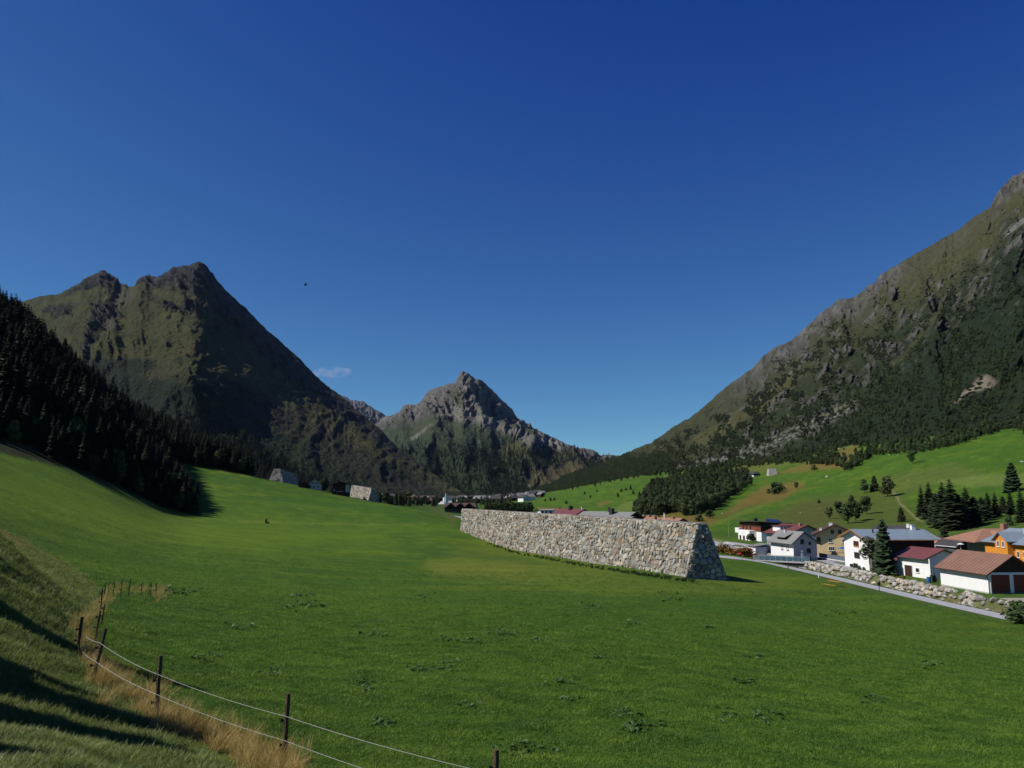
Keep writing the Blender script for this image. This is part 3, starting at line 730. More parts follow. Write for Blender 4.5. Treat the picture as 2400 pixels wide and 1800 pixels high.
# kinds: name -> list of (crown mesh, trunk mesh, height)
KIND = {}
def kind(key, crowns, trunks, H): KIND[key] = [(c, t, H) for c, t in zip(crowns, trunks)]
_tr = trunk_mesh('trunk', 17, 0.26, M_bark, 1)
kind('spruce', [conifer_mesh('crown', 10 + i, 18, 2.9 + 0.45 * (i % 3), M_spruce, 34 + i % 3 * 2, 10, 0.05, 0.72) for i in range(5)], [_tr] * 5, 18)
_tr2 = trunk_mesh('trunk', 8.5, 0.2, M_bark, 2)
kind('pine', [conifer_mesh('crown', 30 + i, 10, 2.5, M_pine, 34, 12, 0.01, 0.42, 0.34) for i in range(4)], [_tr2] * 4, 10)
_tr3 = trunk_mesh('trunk', 6.5, 0.17, M_bark, 3, 6, 3)
kind('alder', [leafy_mesh('crown', 50 + i, 8, 2.9, M_alder, 1100, 0.02, 12, 0.34) for i in range(4)], [_tr3] * 4, 8)
kind('bush', [leafy_mesh('crown', 60 + i, 3, 2.0, M_alder, 420, 0.02, 8, 0.26) for i in range(3)], [trunk_mesh('trunk', 1.8, 0.08, M_bark, 4, 5, 1.4)] * 3, 3)
kind('birch', [leafy_mesh('crown', 70 + i, 9, 2.3, M_birch, 900, 0.15, 11, 0.24) for i in range(3)], [trunk_mesh('trunk', 8, 0.13, M_birchbark, 5, 8, 2.2)] * 3, 9)
kind('dwarf', [leafy_mesh('crown', 80 + i, 2.2, 2.6, M_dwarf, 200, 0.0, 7, 0.5, 0.6) for i in range(3)], [_tr3] * 3, 2.6)
kind('rust', [leafy_mesh('crown', 90 + i, 1.6, 1.3, M_autumn, 350, 0.0, 7, 0.14) for i in range(3)], [trunk_mesh('trunk', 1.0, 0.05, M_bark, 6, 5, 0.8)] * 3, 1.6)

# unlinked source objects for the masses
def src_coll(name, keys, twigs=False):
    c = bpy.data.collections.new(name)
    for key in keys:
        for (cr, tr, H) in KIND[key]:
            o = bpy.data.objects.new('source_' + key, cr); c.objects.link(o)
    return c
def mixidx(n, r, f=0.12):
    return np.where(r.rand(n) < f, 4 + r.randint(0, 4, n), r.randint(0, 4, n))
def scatter(name, pts, rots, scales, idx, coll, kind_='stuff', label=None, mat=None):
    """one object that sets instances of a collection's members on its points"""
    me = bpy.data.meshes.new(name)
    n = len(pts)
    me.vertices.add(n); me.vertices.foreach_set('co', np.asarray(pts, np.float32).ravel())
    a = me.attributes.new('rot', 'FLOAT_VECTOR', 'POINT'); a.data.foreach_set('vector', np.asarray(rots, np.float32).ravel())
    a = me.attributes.new('scl', 'FLOAT_VECTOR', 'POINT'); a.data.foreach_set('vector', np.asarray(scales, np.float32).ravel())
    a = me.attributes.new('idx', 'INT', 'POINT'); a.data.foreach_set('value', np.asarray(idx, np.int32))
    o = link(name, me)
    ng = bpy.data.node_groups.new(name + '_nodes', 'GeometryNodeTree')
    ng.interface.new_socket('Geometry', in_out='INPUT', socket_type='NodeSocketGeometry')
    ng.interface.new_socket('Geometry', in_out='OUTPUT', socket_type='NodeSocketGeometry')
    N = ng.nodes; Lk = ng.links
    gi = N.new('NodeGroupInput'); go = N.new('NodeGroupOutput')
    ci = N.new('GeometryNodeCollectionInfo'); ci.inputs['Collection'].default_value = coll
    ci.inputs['Separate Children'].default_value = True; ci.inputs['Reset Children'].default_value = True
    ip = N.new('GeometryNodeInstanceOnPoints'); ip.inputs['Pick Instance'].default_value = True
    def attr(nm, tp):
        q = N.new('GeometryNodeInputNamedAttribute'); q.data_type = tp; q.inputs['Name'].default_value = nm; return q
    r = attr('rot', 'FLOAT_VECTOR'); s = attr('scl', 'FLOAT_VECTOR'); ix = attr('idx', 'INT')
    er = N.new('FunctionNodeEulerToRotation')
    Lk.new(gi.outputs[0], ip.inputs['Points']); Lk.new(ci.outputs[0], ip.inputs['Instance'])
    Lk.new(ix.outputs[0], ip.inputs['Instance Index']); Lk.new(s.outputs[0], ip.inputs['Scale'])
    Lk.new(r.outputs[0], er.inputs[0]); Lk.new(er.outputs[0], ip.inputs['Rotation'])
    Lk.new(ip.outputs[0], go.inputs[0])
    md = o.modifiers.new('scatter', 'NODES'); md.node_group = ng
    tag(o, kind=kind_, label=label)
    return o
def rnd_place(n, rs, smin, smax, tilt=0.04):
    rot = np.stack([rs.randn(n) * tilt, rs.randn(n) * tilt, rs.rand(n) * 6.283], 1)
    sc = (smin + (smax - smin) * rs.rand(n))[:, None] * np.ones((n, 3))
    sc[:, 2] *= 0.9 + 0.25 * rs.rand(n)
    return rot, sc

# ------------------------------------------------------------------ single trees
def tree(key, loc, h, label, group=None, name=None, cat='tree', rz=None, v=None, wide=1.0):
    vs = KIND[key]; cr, tr, H = vs[(v if v is not None else random.randrange(99)) % len(vs)]
    nm = name or {'spruce': 'spruce_tree', 'pine': 'pine_tree', 'alder': 'alder_tree', 'birch': 'birch_tree', 'bush': 'bush', 'rust': 'bush', 'dwarf': 'bush'}[key]
    t = thing(nm, label, cat, loc, random.random() * 6.28 if rz is None else rz, group)
    s = h / H
    t.scale = (s * wide, s * wide, s)
    link('trunk', tr, t); link('crown', cr, t)
    return t
random.seed(5)
rs = np.random.RandomState(4)

# forest on the left slope
def in_forest(px, Dr):
    edge = np.interp(px, [-900, -250, 0, 165, 250, 330, 400, 475, 476, 600, 640], [150, 168, 180, 187, 198, 212, 225, 233, 406, 422, 440])
    right = np.where(Dr < 400, np.interp(Dr, [225, 232, 262, 290, 400], [462, 474, 470, 440, 412]), np.interp(Dr, [400, 430, 480, 560, 650], [560, 592, 596, 585, 540]))
    return (Dr > edge) & (px < right)
n = 42000
pxr = rs.uniform(-900, 640, n); Dr = np.exp(rs.uniform(math.log(150), math.log(640), n))
# even density on the ground
keep = rs.rand(n) < (Dr / 640) ** 2 * 1.9 + 0.05
pxr, Dr = pxr[keep], Dr[keep]
m = in_forest(pxr, Dr); pxr, Dr = pxr[m], Dr[m]
Da = Dr * fs(Dr); Xa = (pxr - 1200) / F * Da; Za = Z(Xa, Da)
cell = {}
sel = []
for i in np.argsort(Da):
    q = (int(Xa[i] // 4.3), int(Da[i] // 4.3))
    if q in cell: continue
    cell[q] = 1; sel.append(i)
sel = np.array(sel)
Xa, Da, Za, pxr, Dr = Xa[sel], Da[sel], Za[sel], pxr[sel], Dr[sel]
edge = np.interp(pxr, [-900, -250, 0, 165, 250, 330, 400, 475, 476, 600, 640], [150, 168, 180, 187, 198, 212, 225, 233, 406, 422, 440])
depth_in = Dr - edge
hgt = np.where(depth_in < 14, 9 + 4 * rs.rand(len(Xa)), 13 + 8 * rs.rand(len(Xa)))
hgt = np.where(Dr > 400, 12 + 8 * rs.rand(len(Xa)), hgt)
rb = np.interp(Dr, [225, 232, 262, 290, 400], [462, 474, 470, 440, 412]) - pxr
hgt = np.where((Dr < 400) & (rb < 60), np.minimum(hgt, np.interp(Dr, [260, 300], [9.5, 6.5]) + rb * 0.14 + 2 * rs.rand(len(Xa))), hgt)
isl = (depth_in < 22) & (rs.rand(len(Xa)) < 0.30)
vis = (pxr > -40) & (pxr < 620)
front = np.where(vis & (depth_in < 26))[0]
front = front[np.argsort(Da[front])][:230]
fset = set(front.tolist())
for i in front:
    loc = (Xa[i], Da[i], Za[i] - 0.2)
    if isl[i]:
        tree('alder', loc, hgt[i] * 0.62, 'grey-green leafy tree at the lower edge of the dark forest on the left', 'leafy trees along the forest edge', name='leafy_tree')
    else:
        tree('spruce', loc, hgt[i], 'dark spruce standing at the lower edge of the forest on the left slope', 'spruces along the forest edge', wide=1.15 * hgt[i] and 1.2)
rest = np.array([i for i in range(len(Xa)) if i not in fset])
C_spruce = src_coll('source_spruces', ['spruce'])
rot, sc = rnd_place(len(rest), rs, 1, 1, 0.03)
sc = sc * (hgt[rest] / 18)[:, None] * np.array([1.15, 1.15, 1.0])
scatter('spruce_forest', np.stack([Xa[rest], Da[rest], Za[rest] - 0.3], 1), rot, sc, rs.randint(0, 5, len(rest)), C_spruce, label='dense dark spruce forest covering the left slope')
print('forest', len(rest), round(time.time() - T0, 1))

# woods on the mountains
def mtn_woods(name, M, dens, hmin, hmax, coll, nk, n, seed, label, hk):
    r = np.random.RandomState(seed)
    W = dens.astype(float).copy()
    # weight by true area of the cell
    aX = np.abs(np.gradient(M['X'], axis=1)); aD = np.hypot(np.gradient(M['Y'], axis=0), np.gradient(M['Z'], axis=0))
    W *= aX * aD; W[-3:] = 0; W[:2] = 0
    p = W.ravel() / W.sum()
    k = r.choice(p.size, n, p=p)
    i, j = np.unravel_index(k, W.shape)
    i2 = np.clip(i + 1, 0, W.shape[0] - 1); j2 = np.clip(j + 1, 0, W.shape[1] - 1)
    a = r.rand(n); b = r.rand(n)
    def L(Q): return (Q[i, j] * (1 - a) + Q[i, j2] * a) * (1 - b) + (Q[i2, j] * (1 - a) + Q[i2, j2] * a) * b
    pts = np.stack([L(M['X']), L(M['Y']), L(M['Z']) - 0.8], 1)
    rot, sc = rnd_place(n, r, hmin / hk, hmax / hk, 0.04)
    return scatter(name, pts, rot, sc, mixidx(n, r) if nk == 8 else r.randint(0, nk, n), coll, label=label)
C_mix = src_coll('source_mixed', ['alder', 'pine'])       # 4 + 4
C_dwarf = src_coll('source_dwarf', ['dwarf'])
px_, py_ = MR['px'], MR['py']
cyl = np.interp(px_, [p[0] for p in CREST_R], [p[1] for p in CREST_R]); dep = py_ - cyl
nA = fbm(px_ / 60, py_ / 60, 4, 401); nB = fbm(px_ / 18, py_ / 18, 3, 402)
lim = np.interp(px_, [1080, 1300, 1500, 1700, 1900, 2100, 2300, 2500], [1125, 1095, 1070, 1030, 950, 860, 770, 700])
wood = sstep(-25, 30, py_ - lim + 34 * nA + 14 * nB) * (1 - MR['rock'] * 0.5)
bfl = line_d(px_, py_, [(1990, 952), (1900, 1000), (1800, 1045), (1700, 1075), (1600, 1105)])
wood *= sstep(10, 34, bfl + 12 * nB)
clf = poly_d(px_, py_, [(2240, 950), (2262, 905), (2312, 874), (2340, 895), (2320, 925), (2270, 940), (2235, 960)])
wood *= sstep(4, -8, clf)
wood *= (px_ < 2560) * (px_ > 1090)
for pts_, w_ in (([(2180, 760), (2120, 830), (2075, 865)], 8), ([(1850, 890), (1790, 945), (1700, 1000), (1640, 1030)], 16)):
    wood *= sstep(w_ * 0.5, w_ * 1.4, line_d(px_, py_, pts_))
mtn_woods('mountain_woods', MR, wood, 4, 8, C_mix, 8, 30000, 7, 'mixed woods over the lower flank of the right mountain', 9)
shr = sstep(-0.1, 0.6, nA + 1.1 * nB) * sstep(8, 90, dep + 30 * nA) * (0.25 + sstep(-150, 0, py_ - lim + 60)) * (1 - 0.8 * sstep(1950, 2150, px_) * sstep(190, 60, dep)) * (1 - 0.6 * MR['rock']) * (px_ < 2560)
mtn_woods('dwarf_pine_scrub', MR, shr, 1.6, 3.6, C_dwarf, 3, 20000, 8, 'dark dwarf pine scrub high on the right mountain', 2.6)
px_, py_ = ML['px'], ML['py']
nA = fbm(px_ / 60, py_ / 60, 4, 411)
wl = np.interp(px_, [-300, 300, 500, 600, 700, 800, 880, 1000], [900, 960, 1000, 1045, 1092, 1132, 1165, 1230])
wood = sstep(-20, 25, py_ - wl + 45 * nA) * (px_ > 100) * (1 - 0.8 * sstep(640, 800, px_))
mtn_woods('far_spruce_woods', ML, wood, 11, 20, C_spruce, 5, 9000, 9, 'dark spruce woods at the foot of the left mountain', 18)
px_, py_ = MC['px'], MC['py']
nA = fbm(px_ / 40, py_ / 40, 4, 421)
wood = sstep(1030, 1090, py_ + 30 * nA) * (1 - MC['rock'])
wood *= 1 - 0.95 * sstep(-10, 10, poly_d(px_, py_, [(1230, 1105), (1330, 1080), (1400, 1088), (1370, 1105), (1300, 1145), (1230, 1150)]))
mtn_woods('valley_head_woods', MC, wood, 13, 24, C_spruce, 5, 9000, 10, 'blue-green woods at the foot of the pointed central mountain', 18)
print('woods', round(time.time() - T0, 1))

# wood between the two right-hand meadows
n = 5200
px_ = rs.uniform(1480, 1830, n); py_ = rs.uniform(1095, 1235, n)
poly = [(1487, 1203), (1510, 1165), (1525, 1140), (1560, 1128), (1620, 1112), (1700, 1104), (1760, 1112), (1745, 1140), (1770, 1134), (1740, 1148), (1722, 1165), (1690, 1185), (1650, 1205), (1610, 1213), (1590, 1200), (1560, 1208), (1520, 1212), (1495, 1210)]
ins = poly_d(px_, py_, poly) > 0
px_, py_ = px_[ins], py_[ins]
P3 = np.array([hit(a, b, 300, 1500) for a, b in zip(px_[:1300], py_[:1300])])
order = np.argsort(P3[:, 1])
near = order[:110]; restw = order[110:]
for i in near:
    k = 'alder' if rs.rand() < 0.72 else 'pine'
    tree(k, tuple(P3[i] - np.array([0, 0, 0.3])), rs.uniform(6.5, 10.5), 'leafy dark green tree in the wood behind the long stone dam' if k == 'alder' else 'dark pine in the wood behind the long stone dam', 'trees in the wood behind the dam', name='leafy_tree' if k == 'alder' else None)
rot, sc = rnd_place(len(restw), rs, 0.75, 1.15)
scatter('hillside_wood', P3[restw] - np.array([0, 0, 0.3]), rot, sc, mixidx(len(restw), rs, 0.2), C_mix, label='mixed wood on the slope behind the long stone dam')

# hedgerow line under the mountain along the top of the meadows
n = 1500
tt = rs.rand(n)
hx = np.interp(tt, [0, .25, .45, .7, 0.85, 1], [1180, 1480, 1700, 1960, 2180, 2410]); hy = np.interp(hx, [1180, 1350, 1500, 1700, 1850, 1965, 1985, 2050, 2180, 2290, 2370, 2410], [1158, 1148, 1118, 1100, 1085, 1092, 1108, 1068, 1058, 1030, 1000, 1020])
hy = hy - np.abs(rs.randn(n)) * np.interp(hx, [1180, 1450, 1700], [5, 9, 16]) + 1
P4 = np.array([hit(a, b, 300, 2200) for a, b in zip(hx, hy)])
rot, sc = rnd_place(n, rs, 0.5, 1.0); kp = (hx > 1480) | (rs.rand(n) < 0.15); P4 = P4[kp]; rot = rot[kp]; sc = sc[kp]; n = len(P4)
scatter('forest_margin', P4 - np.array([0, 0, 0.3]), rot, sc, mixidx(n, rs), C_mix, label='leafy margin of the woods above the right-hand meadows')

def at_px(key, px, py, hpx, label, group=None, **kw):
    p = hit(px, py, 60, 2400)
    h = hpx / F * p.y * 1.02
    return tree(key, (p.x, p.y, p.z - 0.1), h, label, group, **kw)
HT = [
 ('alder', 2027, 1156, 32, 'round leafy tree, leftmost of three in a row below the middle of the right meadow'),
 ('pine', 2050, 1151, 36, 'dark slender tree, middle of three in a row on the right meadow'),
 ('alder', 2080, 1164, 47, 'tall leafy tree beside the start of the footpath on the right hill'),
 ('alder', 1997, 1183, 22, 'small lone bush just below the three trees in a row'),
 ('alder', 1945, 1216, 28, 'low leafy tree above the cream house, left end of its clump'),
 ('alder', 1966, 1210, 35, 'bigger leafy tree above the cream house roof, right in its clump'),
 ('alder', 1988, 1227, 48, 'leafy tree at the left of the slanting row above the white barn'),
 ('alder', 2006, 1222, 46, 'leafy tree in the middle of the slanting row above the white barn'),
 ('alder', 2030, 1206, 42, 'leafy tree at the upper right of the slanting row above the white barn'),
 ('pine', 2113, 1223, 34, 'small lone conifer on the slope left of the footpath'),
 ('alder', 2140, 1087, 33, 'lone dark leafy tree at the top edge of the right meadow'),
 ('bush', 1963, 1093, 10, 'lone bush in the brown dry patch high on the hill'),
 ('pine', 2374, 1152, 66, 'broad lone conifer near the right edge of the meadow'),
 ('spruce', 2162, 1210, 72, 'slim spruce at the left end of the conifer grove above the barn'),
 ('spruce', 2181, 1216, 86, 'second spruce from the left in the conifer grove'),
 ('pine', 2197, 1228, 70, 'broad pine low in the left half of the conifer grove'),
 ('spruce', 2214, 1236, 104, 'tall spruce left of the highest one in the conifer grove'),
 ('spruce', 2233, 1242, 116, 'highest spruce in the middle of the conifer grove'),
 ('pine', 2251, 1240, 78, 'dark pine right of the highest spruce of the grove'),
 ('spruce', 2268, 1234, 92, 'pointed spruce right of the middle of the conifer grove'),
 ('pine', 2286, 1231, 66, 'bushy pine behind the terracotta roofed house'),
 ('pine', 2303, 1222, 56, 'short pine filling the gap at the right of the grove'),
 ('spruce', 2318, 1215, 62, 'spruce at the left of the pair above the orange house'),
 ('spruce', 2335, 1213, 60, 'spruce at the right of the pair above the orange house'),
 ('pine', 2352, 1202, 38, 'small pine between the grove and the right frame edge'),
 ('spruce', 2370, 1206, 60, 'spruce below the broad lone conifer on the right'),
 ('spruce', 2396, 1224, 78, 'tall spruce cut by the right edge of the picture'),
 ('alder', 2366, 1233, 26, 'small round tree just above the blue-grey roof'),
 ('bush', 1815, 1158, 26, 'largest bush on the brown slope below the hillside barn'),
 ('bush', 1829, 1152, 20, 'bush right of the largest one on the brown slope'),
 ('bush', 1800, 1157, 10, 'smallest bush on the brown slope below the hillside barn'),
 ('alder', 1867, 1146, 16, 'little tree at the upper end of the brown slope'),
 ('bush', 1908, 1102, 12, 'bush on the green strip left of the high brown patch'),
 ('bush', 1920, 1180, 8, 'tiny bush in the middle of the right meadow'),
 ('bush', 1640, 1222, 16, 'bush at the foot of the wood near the dam end'),
 ('bush', 1664, 1216, 20, 'bush right of the wood on the brown slope'),
 ('alder', 1370, 1160, 8, 'small round tree, upper left on the far middle meadow'),
 ('alder', 1384, 1169, 8, 'small tree right below the upper left one on the far meadow'),
 ('alder', 1448, 1167, 11, 'wide small tree in the middle of the far meadow'),
 ('pine', 1478, 1148, 11, 'dark small tree at the top of the far meadow'),
 ('alder', 1484, 1159, 10, 'small tree below the dark one at the top of the far meadow'),
 ('bush', 1457, 1153, 7, 'low bush left of the dark tree on the far meadow'),
 ('bush', 1467, 1150, 6, 'tiny bush touching the dark tree on the far meadow'),
 ('bush', 1399, 1153, 5, 'tiny bush on the upper boundary of the far meadow'),
 ('alder', 1520, 1151, 14, 'greyish tree standing in front of the wood on the far meadow'),
 ('alder', 1278, 1177, 8, 'round tree, left of a pair above the red roof'),
 ('alder', 1290, 1176, 10, 'larger round tree, right of a pair above the red roof'),
 ('bush', 1299, 1173, 6, 'bush just right of the pair of round trees'),
 ('bush', 1327, 1181, 7, 'bush above the dark red roof behind the dam'),
 ('bush', 1312, 1200, 9, 'bush touching the left end of the dark red roof'),
]
for q in HT: at_px(*q, wide=1.45 if q[0] == 'spruce' else (1.25 if q[0] == 'pine' else 1.15))
for (bx, by) in [(2075, 1262), (2045, 1255), (2100, 1259)]: pass
_x = P(760, 1141, 545).x; tree('alder', (_x, 545, zs(_x, 545) - 0.2), 9.5, 'round dark tree between the white farmhouse and the dark barn', name='leafy_tree', v=1, wide=1.35)

# trees left of the frame that cast the long shadows over the near slope
_te = math.tan(SUN_EL)
for (tx, ty, L, wd_) in [(215, 1394, 13.0, .62), (150, 1441, 10.5, .6), (480, 1618, 11.5, .75), (250, 1652, 8.6, .6), (505, 1745, 10.5, 1.0), (470, 1782, 9.2, 0.8), (330, 1752, 8.2, 1.0), (180, 1800, 6, 0.8)]:
    T = hit(tx, ty, 5, 200)
    x = T.x + SUN_AZ[0] * L; y = T.y + SUN_AZ[1] * L
    while 1200 + F * x / max(y, 1) > -330 and L < 30:
        L += 0.5; x = T.x + SUN_AZ[0] * L; y = T.y + SUN_AZ[1] * L
    zt = zs(x, y)
    h = max(3.0, L * _te + T.z - zt + 0.3)
    tree('spruce' if h > 6 else 'pine', (x, y, zt - 0.2), h, 'spruce just outside the picture whose shadow falls across the near slope', 'spruces beside the near slope', wide=wd_)
print('trees', round(time.time() - T0, 1))
# ------------------------------------------------------------------ stone work
VZ = -16.45
M_stone = mat_attr('field_stone', 1.6, 0.22, 7.0, 0.22, bstr=0.9, bdist=0.10, bscale=6.0, rough=0.9, spec=0.2)
M_mortar = mat_plain('mortar_and_rubble_core', (0.10, 0.092, 0.08), 0.95, 0.1, 0.3, 2.0, bmp=0.8, bscale=6)
STC = np.array([(0.46, 0.43, 0.39), (0.39, 0.38, 0.36), (0.52, 0.46, 0.38), (0.43, 0.35, 0.27), (0.30, 0.29, 0.28), (0.40, 0.41, 0.40), (0.56, 0.52, 0.46), (0.33, 0.26, 0.21), (0.47, 0.47, 0.45)])
def stone_col(rg):
    c = STC[rg.choices(range(9), [5, 4, 5, 3, 1.6, 3, 3, 1.6, 2])[0]] * rg.uniform(0.55, 1.0) * np.array((1.0, 0.985, 0.94))
    return c
def clip_poly(poly, nx, ny, c):
    out = []
    n = len(poly)
    for i in range(n):
        a = poly[i]; b = poly[(i + 1) % n]
        da = a[0] * nx + a[1] * ny - c; db = b[0] * nx + b[1] * ny - c
        if da <= 0: out.append(a)
        if da * db < 0:
            t = da / (da - db); out.append((a[0] + (b[0] - a[0]) * t, a[1] + (b[1] - a[1]) * t))
    return out
def voronoi_cells(L, Hh, size, rg, ok, aspect=1.25, size_f=None):
    """irregular stone outlines filling the L x Hh strip (s, t)"""
    pts = []
    step = size * 0.86
    r = 0; t = -size * 0.2
    while t < Hh + size:
        st = step * rg.uniform(0.85, 1.15)
        s = -rg.random() * size
        while s < L + size:
            w = size * aspect * rg.uniform(0.62, 1.35)
            pts.append((s + w / 2 + rg.uniform(-0.2, 0.2) * size, t + rg.uniform(-0.34, 0.34) * size, w * rg.uniform(0.4, 1.0)))
            s += w
        t += st
    grid = {}
    cs = size * 2.0
    for i, p in enumerate(pts): grid.setdefault((int(p[0] // cs), int(p[1] // cs)), []).append(i)
    cells = []
    for i, (x, y, w) in enumerate(pts):
        if not ok(x, y): continue
        poly = [(x + 2.2 * size * math.cos(k * math.pi / 6), y + 2.2 * size * math.sin(k * math.pi / 6)) for k in range(12)]
        gx0, gy0 = int(x // cs), int(y // cs)
        nb = []
        for a in (-1, 0, 1):
            for b in (-1, 0, 1):
                for j in grid.get((gx0 + a, gy0 + b), ()):
                    if j != i:
                        q = pts[j]; d2 = (q[0] - x) ** 2 + (q[1] - y) ** 2
                        if d2 < (3.2 * size) ** 2: nb.append((d2, j))
        nb.sort()
        for d2, j in nb[:16]:
            q = pts[j]; nx, ny = q[0] - x, q[1] - y
            # power bisector
            c = (q[0] ** 2 + q[1] ** 2 - x * x - y * y - (q[2] ** 2 - w * w) * 0.18) / 2
            poly = clip_poly(poly, nx, ny, c)
            if len(poly) < 3: break
        if len(poly) >= 3:
            lo, hi = 0.0, L
            poly = clip_poly(poly, -1, 0, 0.0); poly = clip_poly(poly, 1, 0, L) if poly else poly
            poly = clip_poly(poly, 0, -1, 0.0) if poly else poly
            poly = clip_poly(poly, 0, 1, Hh) if poly else poly
            if len(poly) >= 3: cells.append(poly)
    return cells
def stone_geo(poly, mapf, rg, relief, size):
    """a rounded stone standing out of the face; mapf(s, t, h) -> world"""
    cx = sum(p[0] for p in poly) / len(poly); cy = sum(p[1] for p in poly) / len(poly)
    ch = []
    n = len(poly)
    for k in range(n):
        a, b = poly[k], poly[(k + 1) % n]
        if math.hypot(a[0] - b[0], a[1] - b[1]) < 0.12 * size: ch.append(((a[0] + b[0]) / 2, (a[1] + b[1]) / 2)); continue
        ch.append((a[0] * .78 + b[0] * .22, a[1] * .78 + b[1] * .22)); ch.append((a[0] * .22 + b[0] * .78, a[1] * .22 + b[1] * .78))
    if len(ch) > 9: ch = ch[::2] if len(ch) > 16 else ch
    r = min(math.hypot(a[0] - cx, a[1] - cy) for a in ch)
    tx, ty = rg.uniform(-0.36, 0.36), rg.uniform(-0.36, 0.36)
    hh = relief * rg.uniform(0.55, 1.25)
    V = []; Fc = []
    m = len(ch)
    for (sc, h) in ((0.965, -0.25), (0.93, hh * 0.55), (0.74, hh)):
        for (a, b) in ch:
            x = cx + (a - cx) * sc; y = cy + (b - cy) * sc
            hz = h + (0 if h < 0 else (x - cx) * tx + (y - cy) * ty + rg.uniform(-0.05, 0.05) * relief * 2)
            V.append(mapf(x, y, hz))
    V.append(mapf(cx, cy, hh * rg.uniform(0.95, 1.15)))
    for ring in (0, 1):
        for k in range(m):
            a = ring * m + k; b = ring * m + (k + 1) % m
            Fc.append((a, b, b + m, a + m))
    for k in range(m): Fc.append((2 * m + k, 2 * m + (k + 1) % m, 3 * m))
    return V, Fc
def raw_mesh(name, V, Fc, col, mat):
    me = bpy.data.meshes.new(name); me.from_pydata(V, [], Fc); me.update()
    bm = bmesh.new(); bm.from_mesh(me); bmesh.ops.recalc_face_normals(bm, faces=bm.faces); bm.to_mesh(me); bm.free()
    a = me.color_attributes.new('Col', 'FLOAT_COLOR', 'POINT')
    c = np.ones((len(V), 4), np.float32); c[:, :3] = col
    a.data.foreach_set('color', c.ravel())
    me.materials.append(mat)
    return me
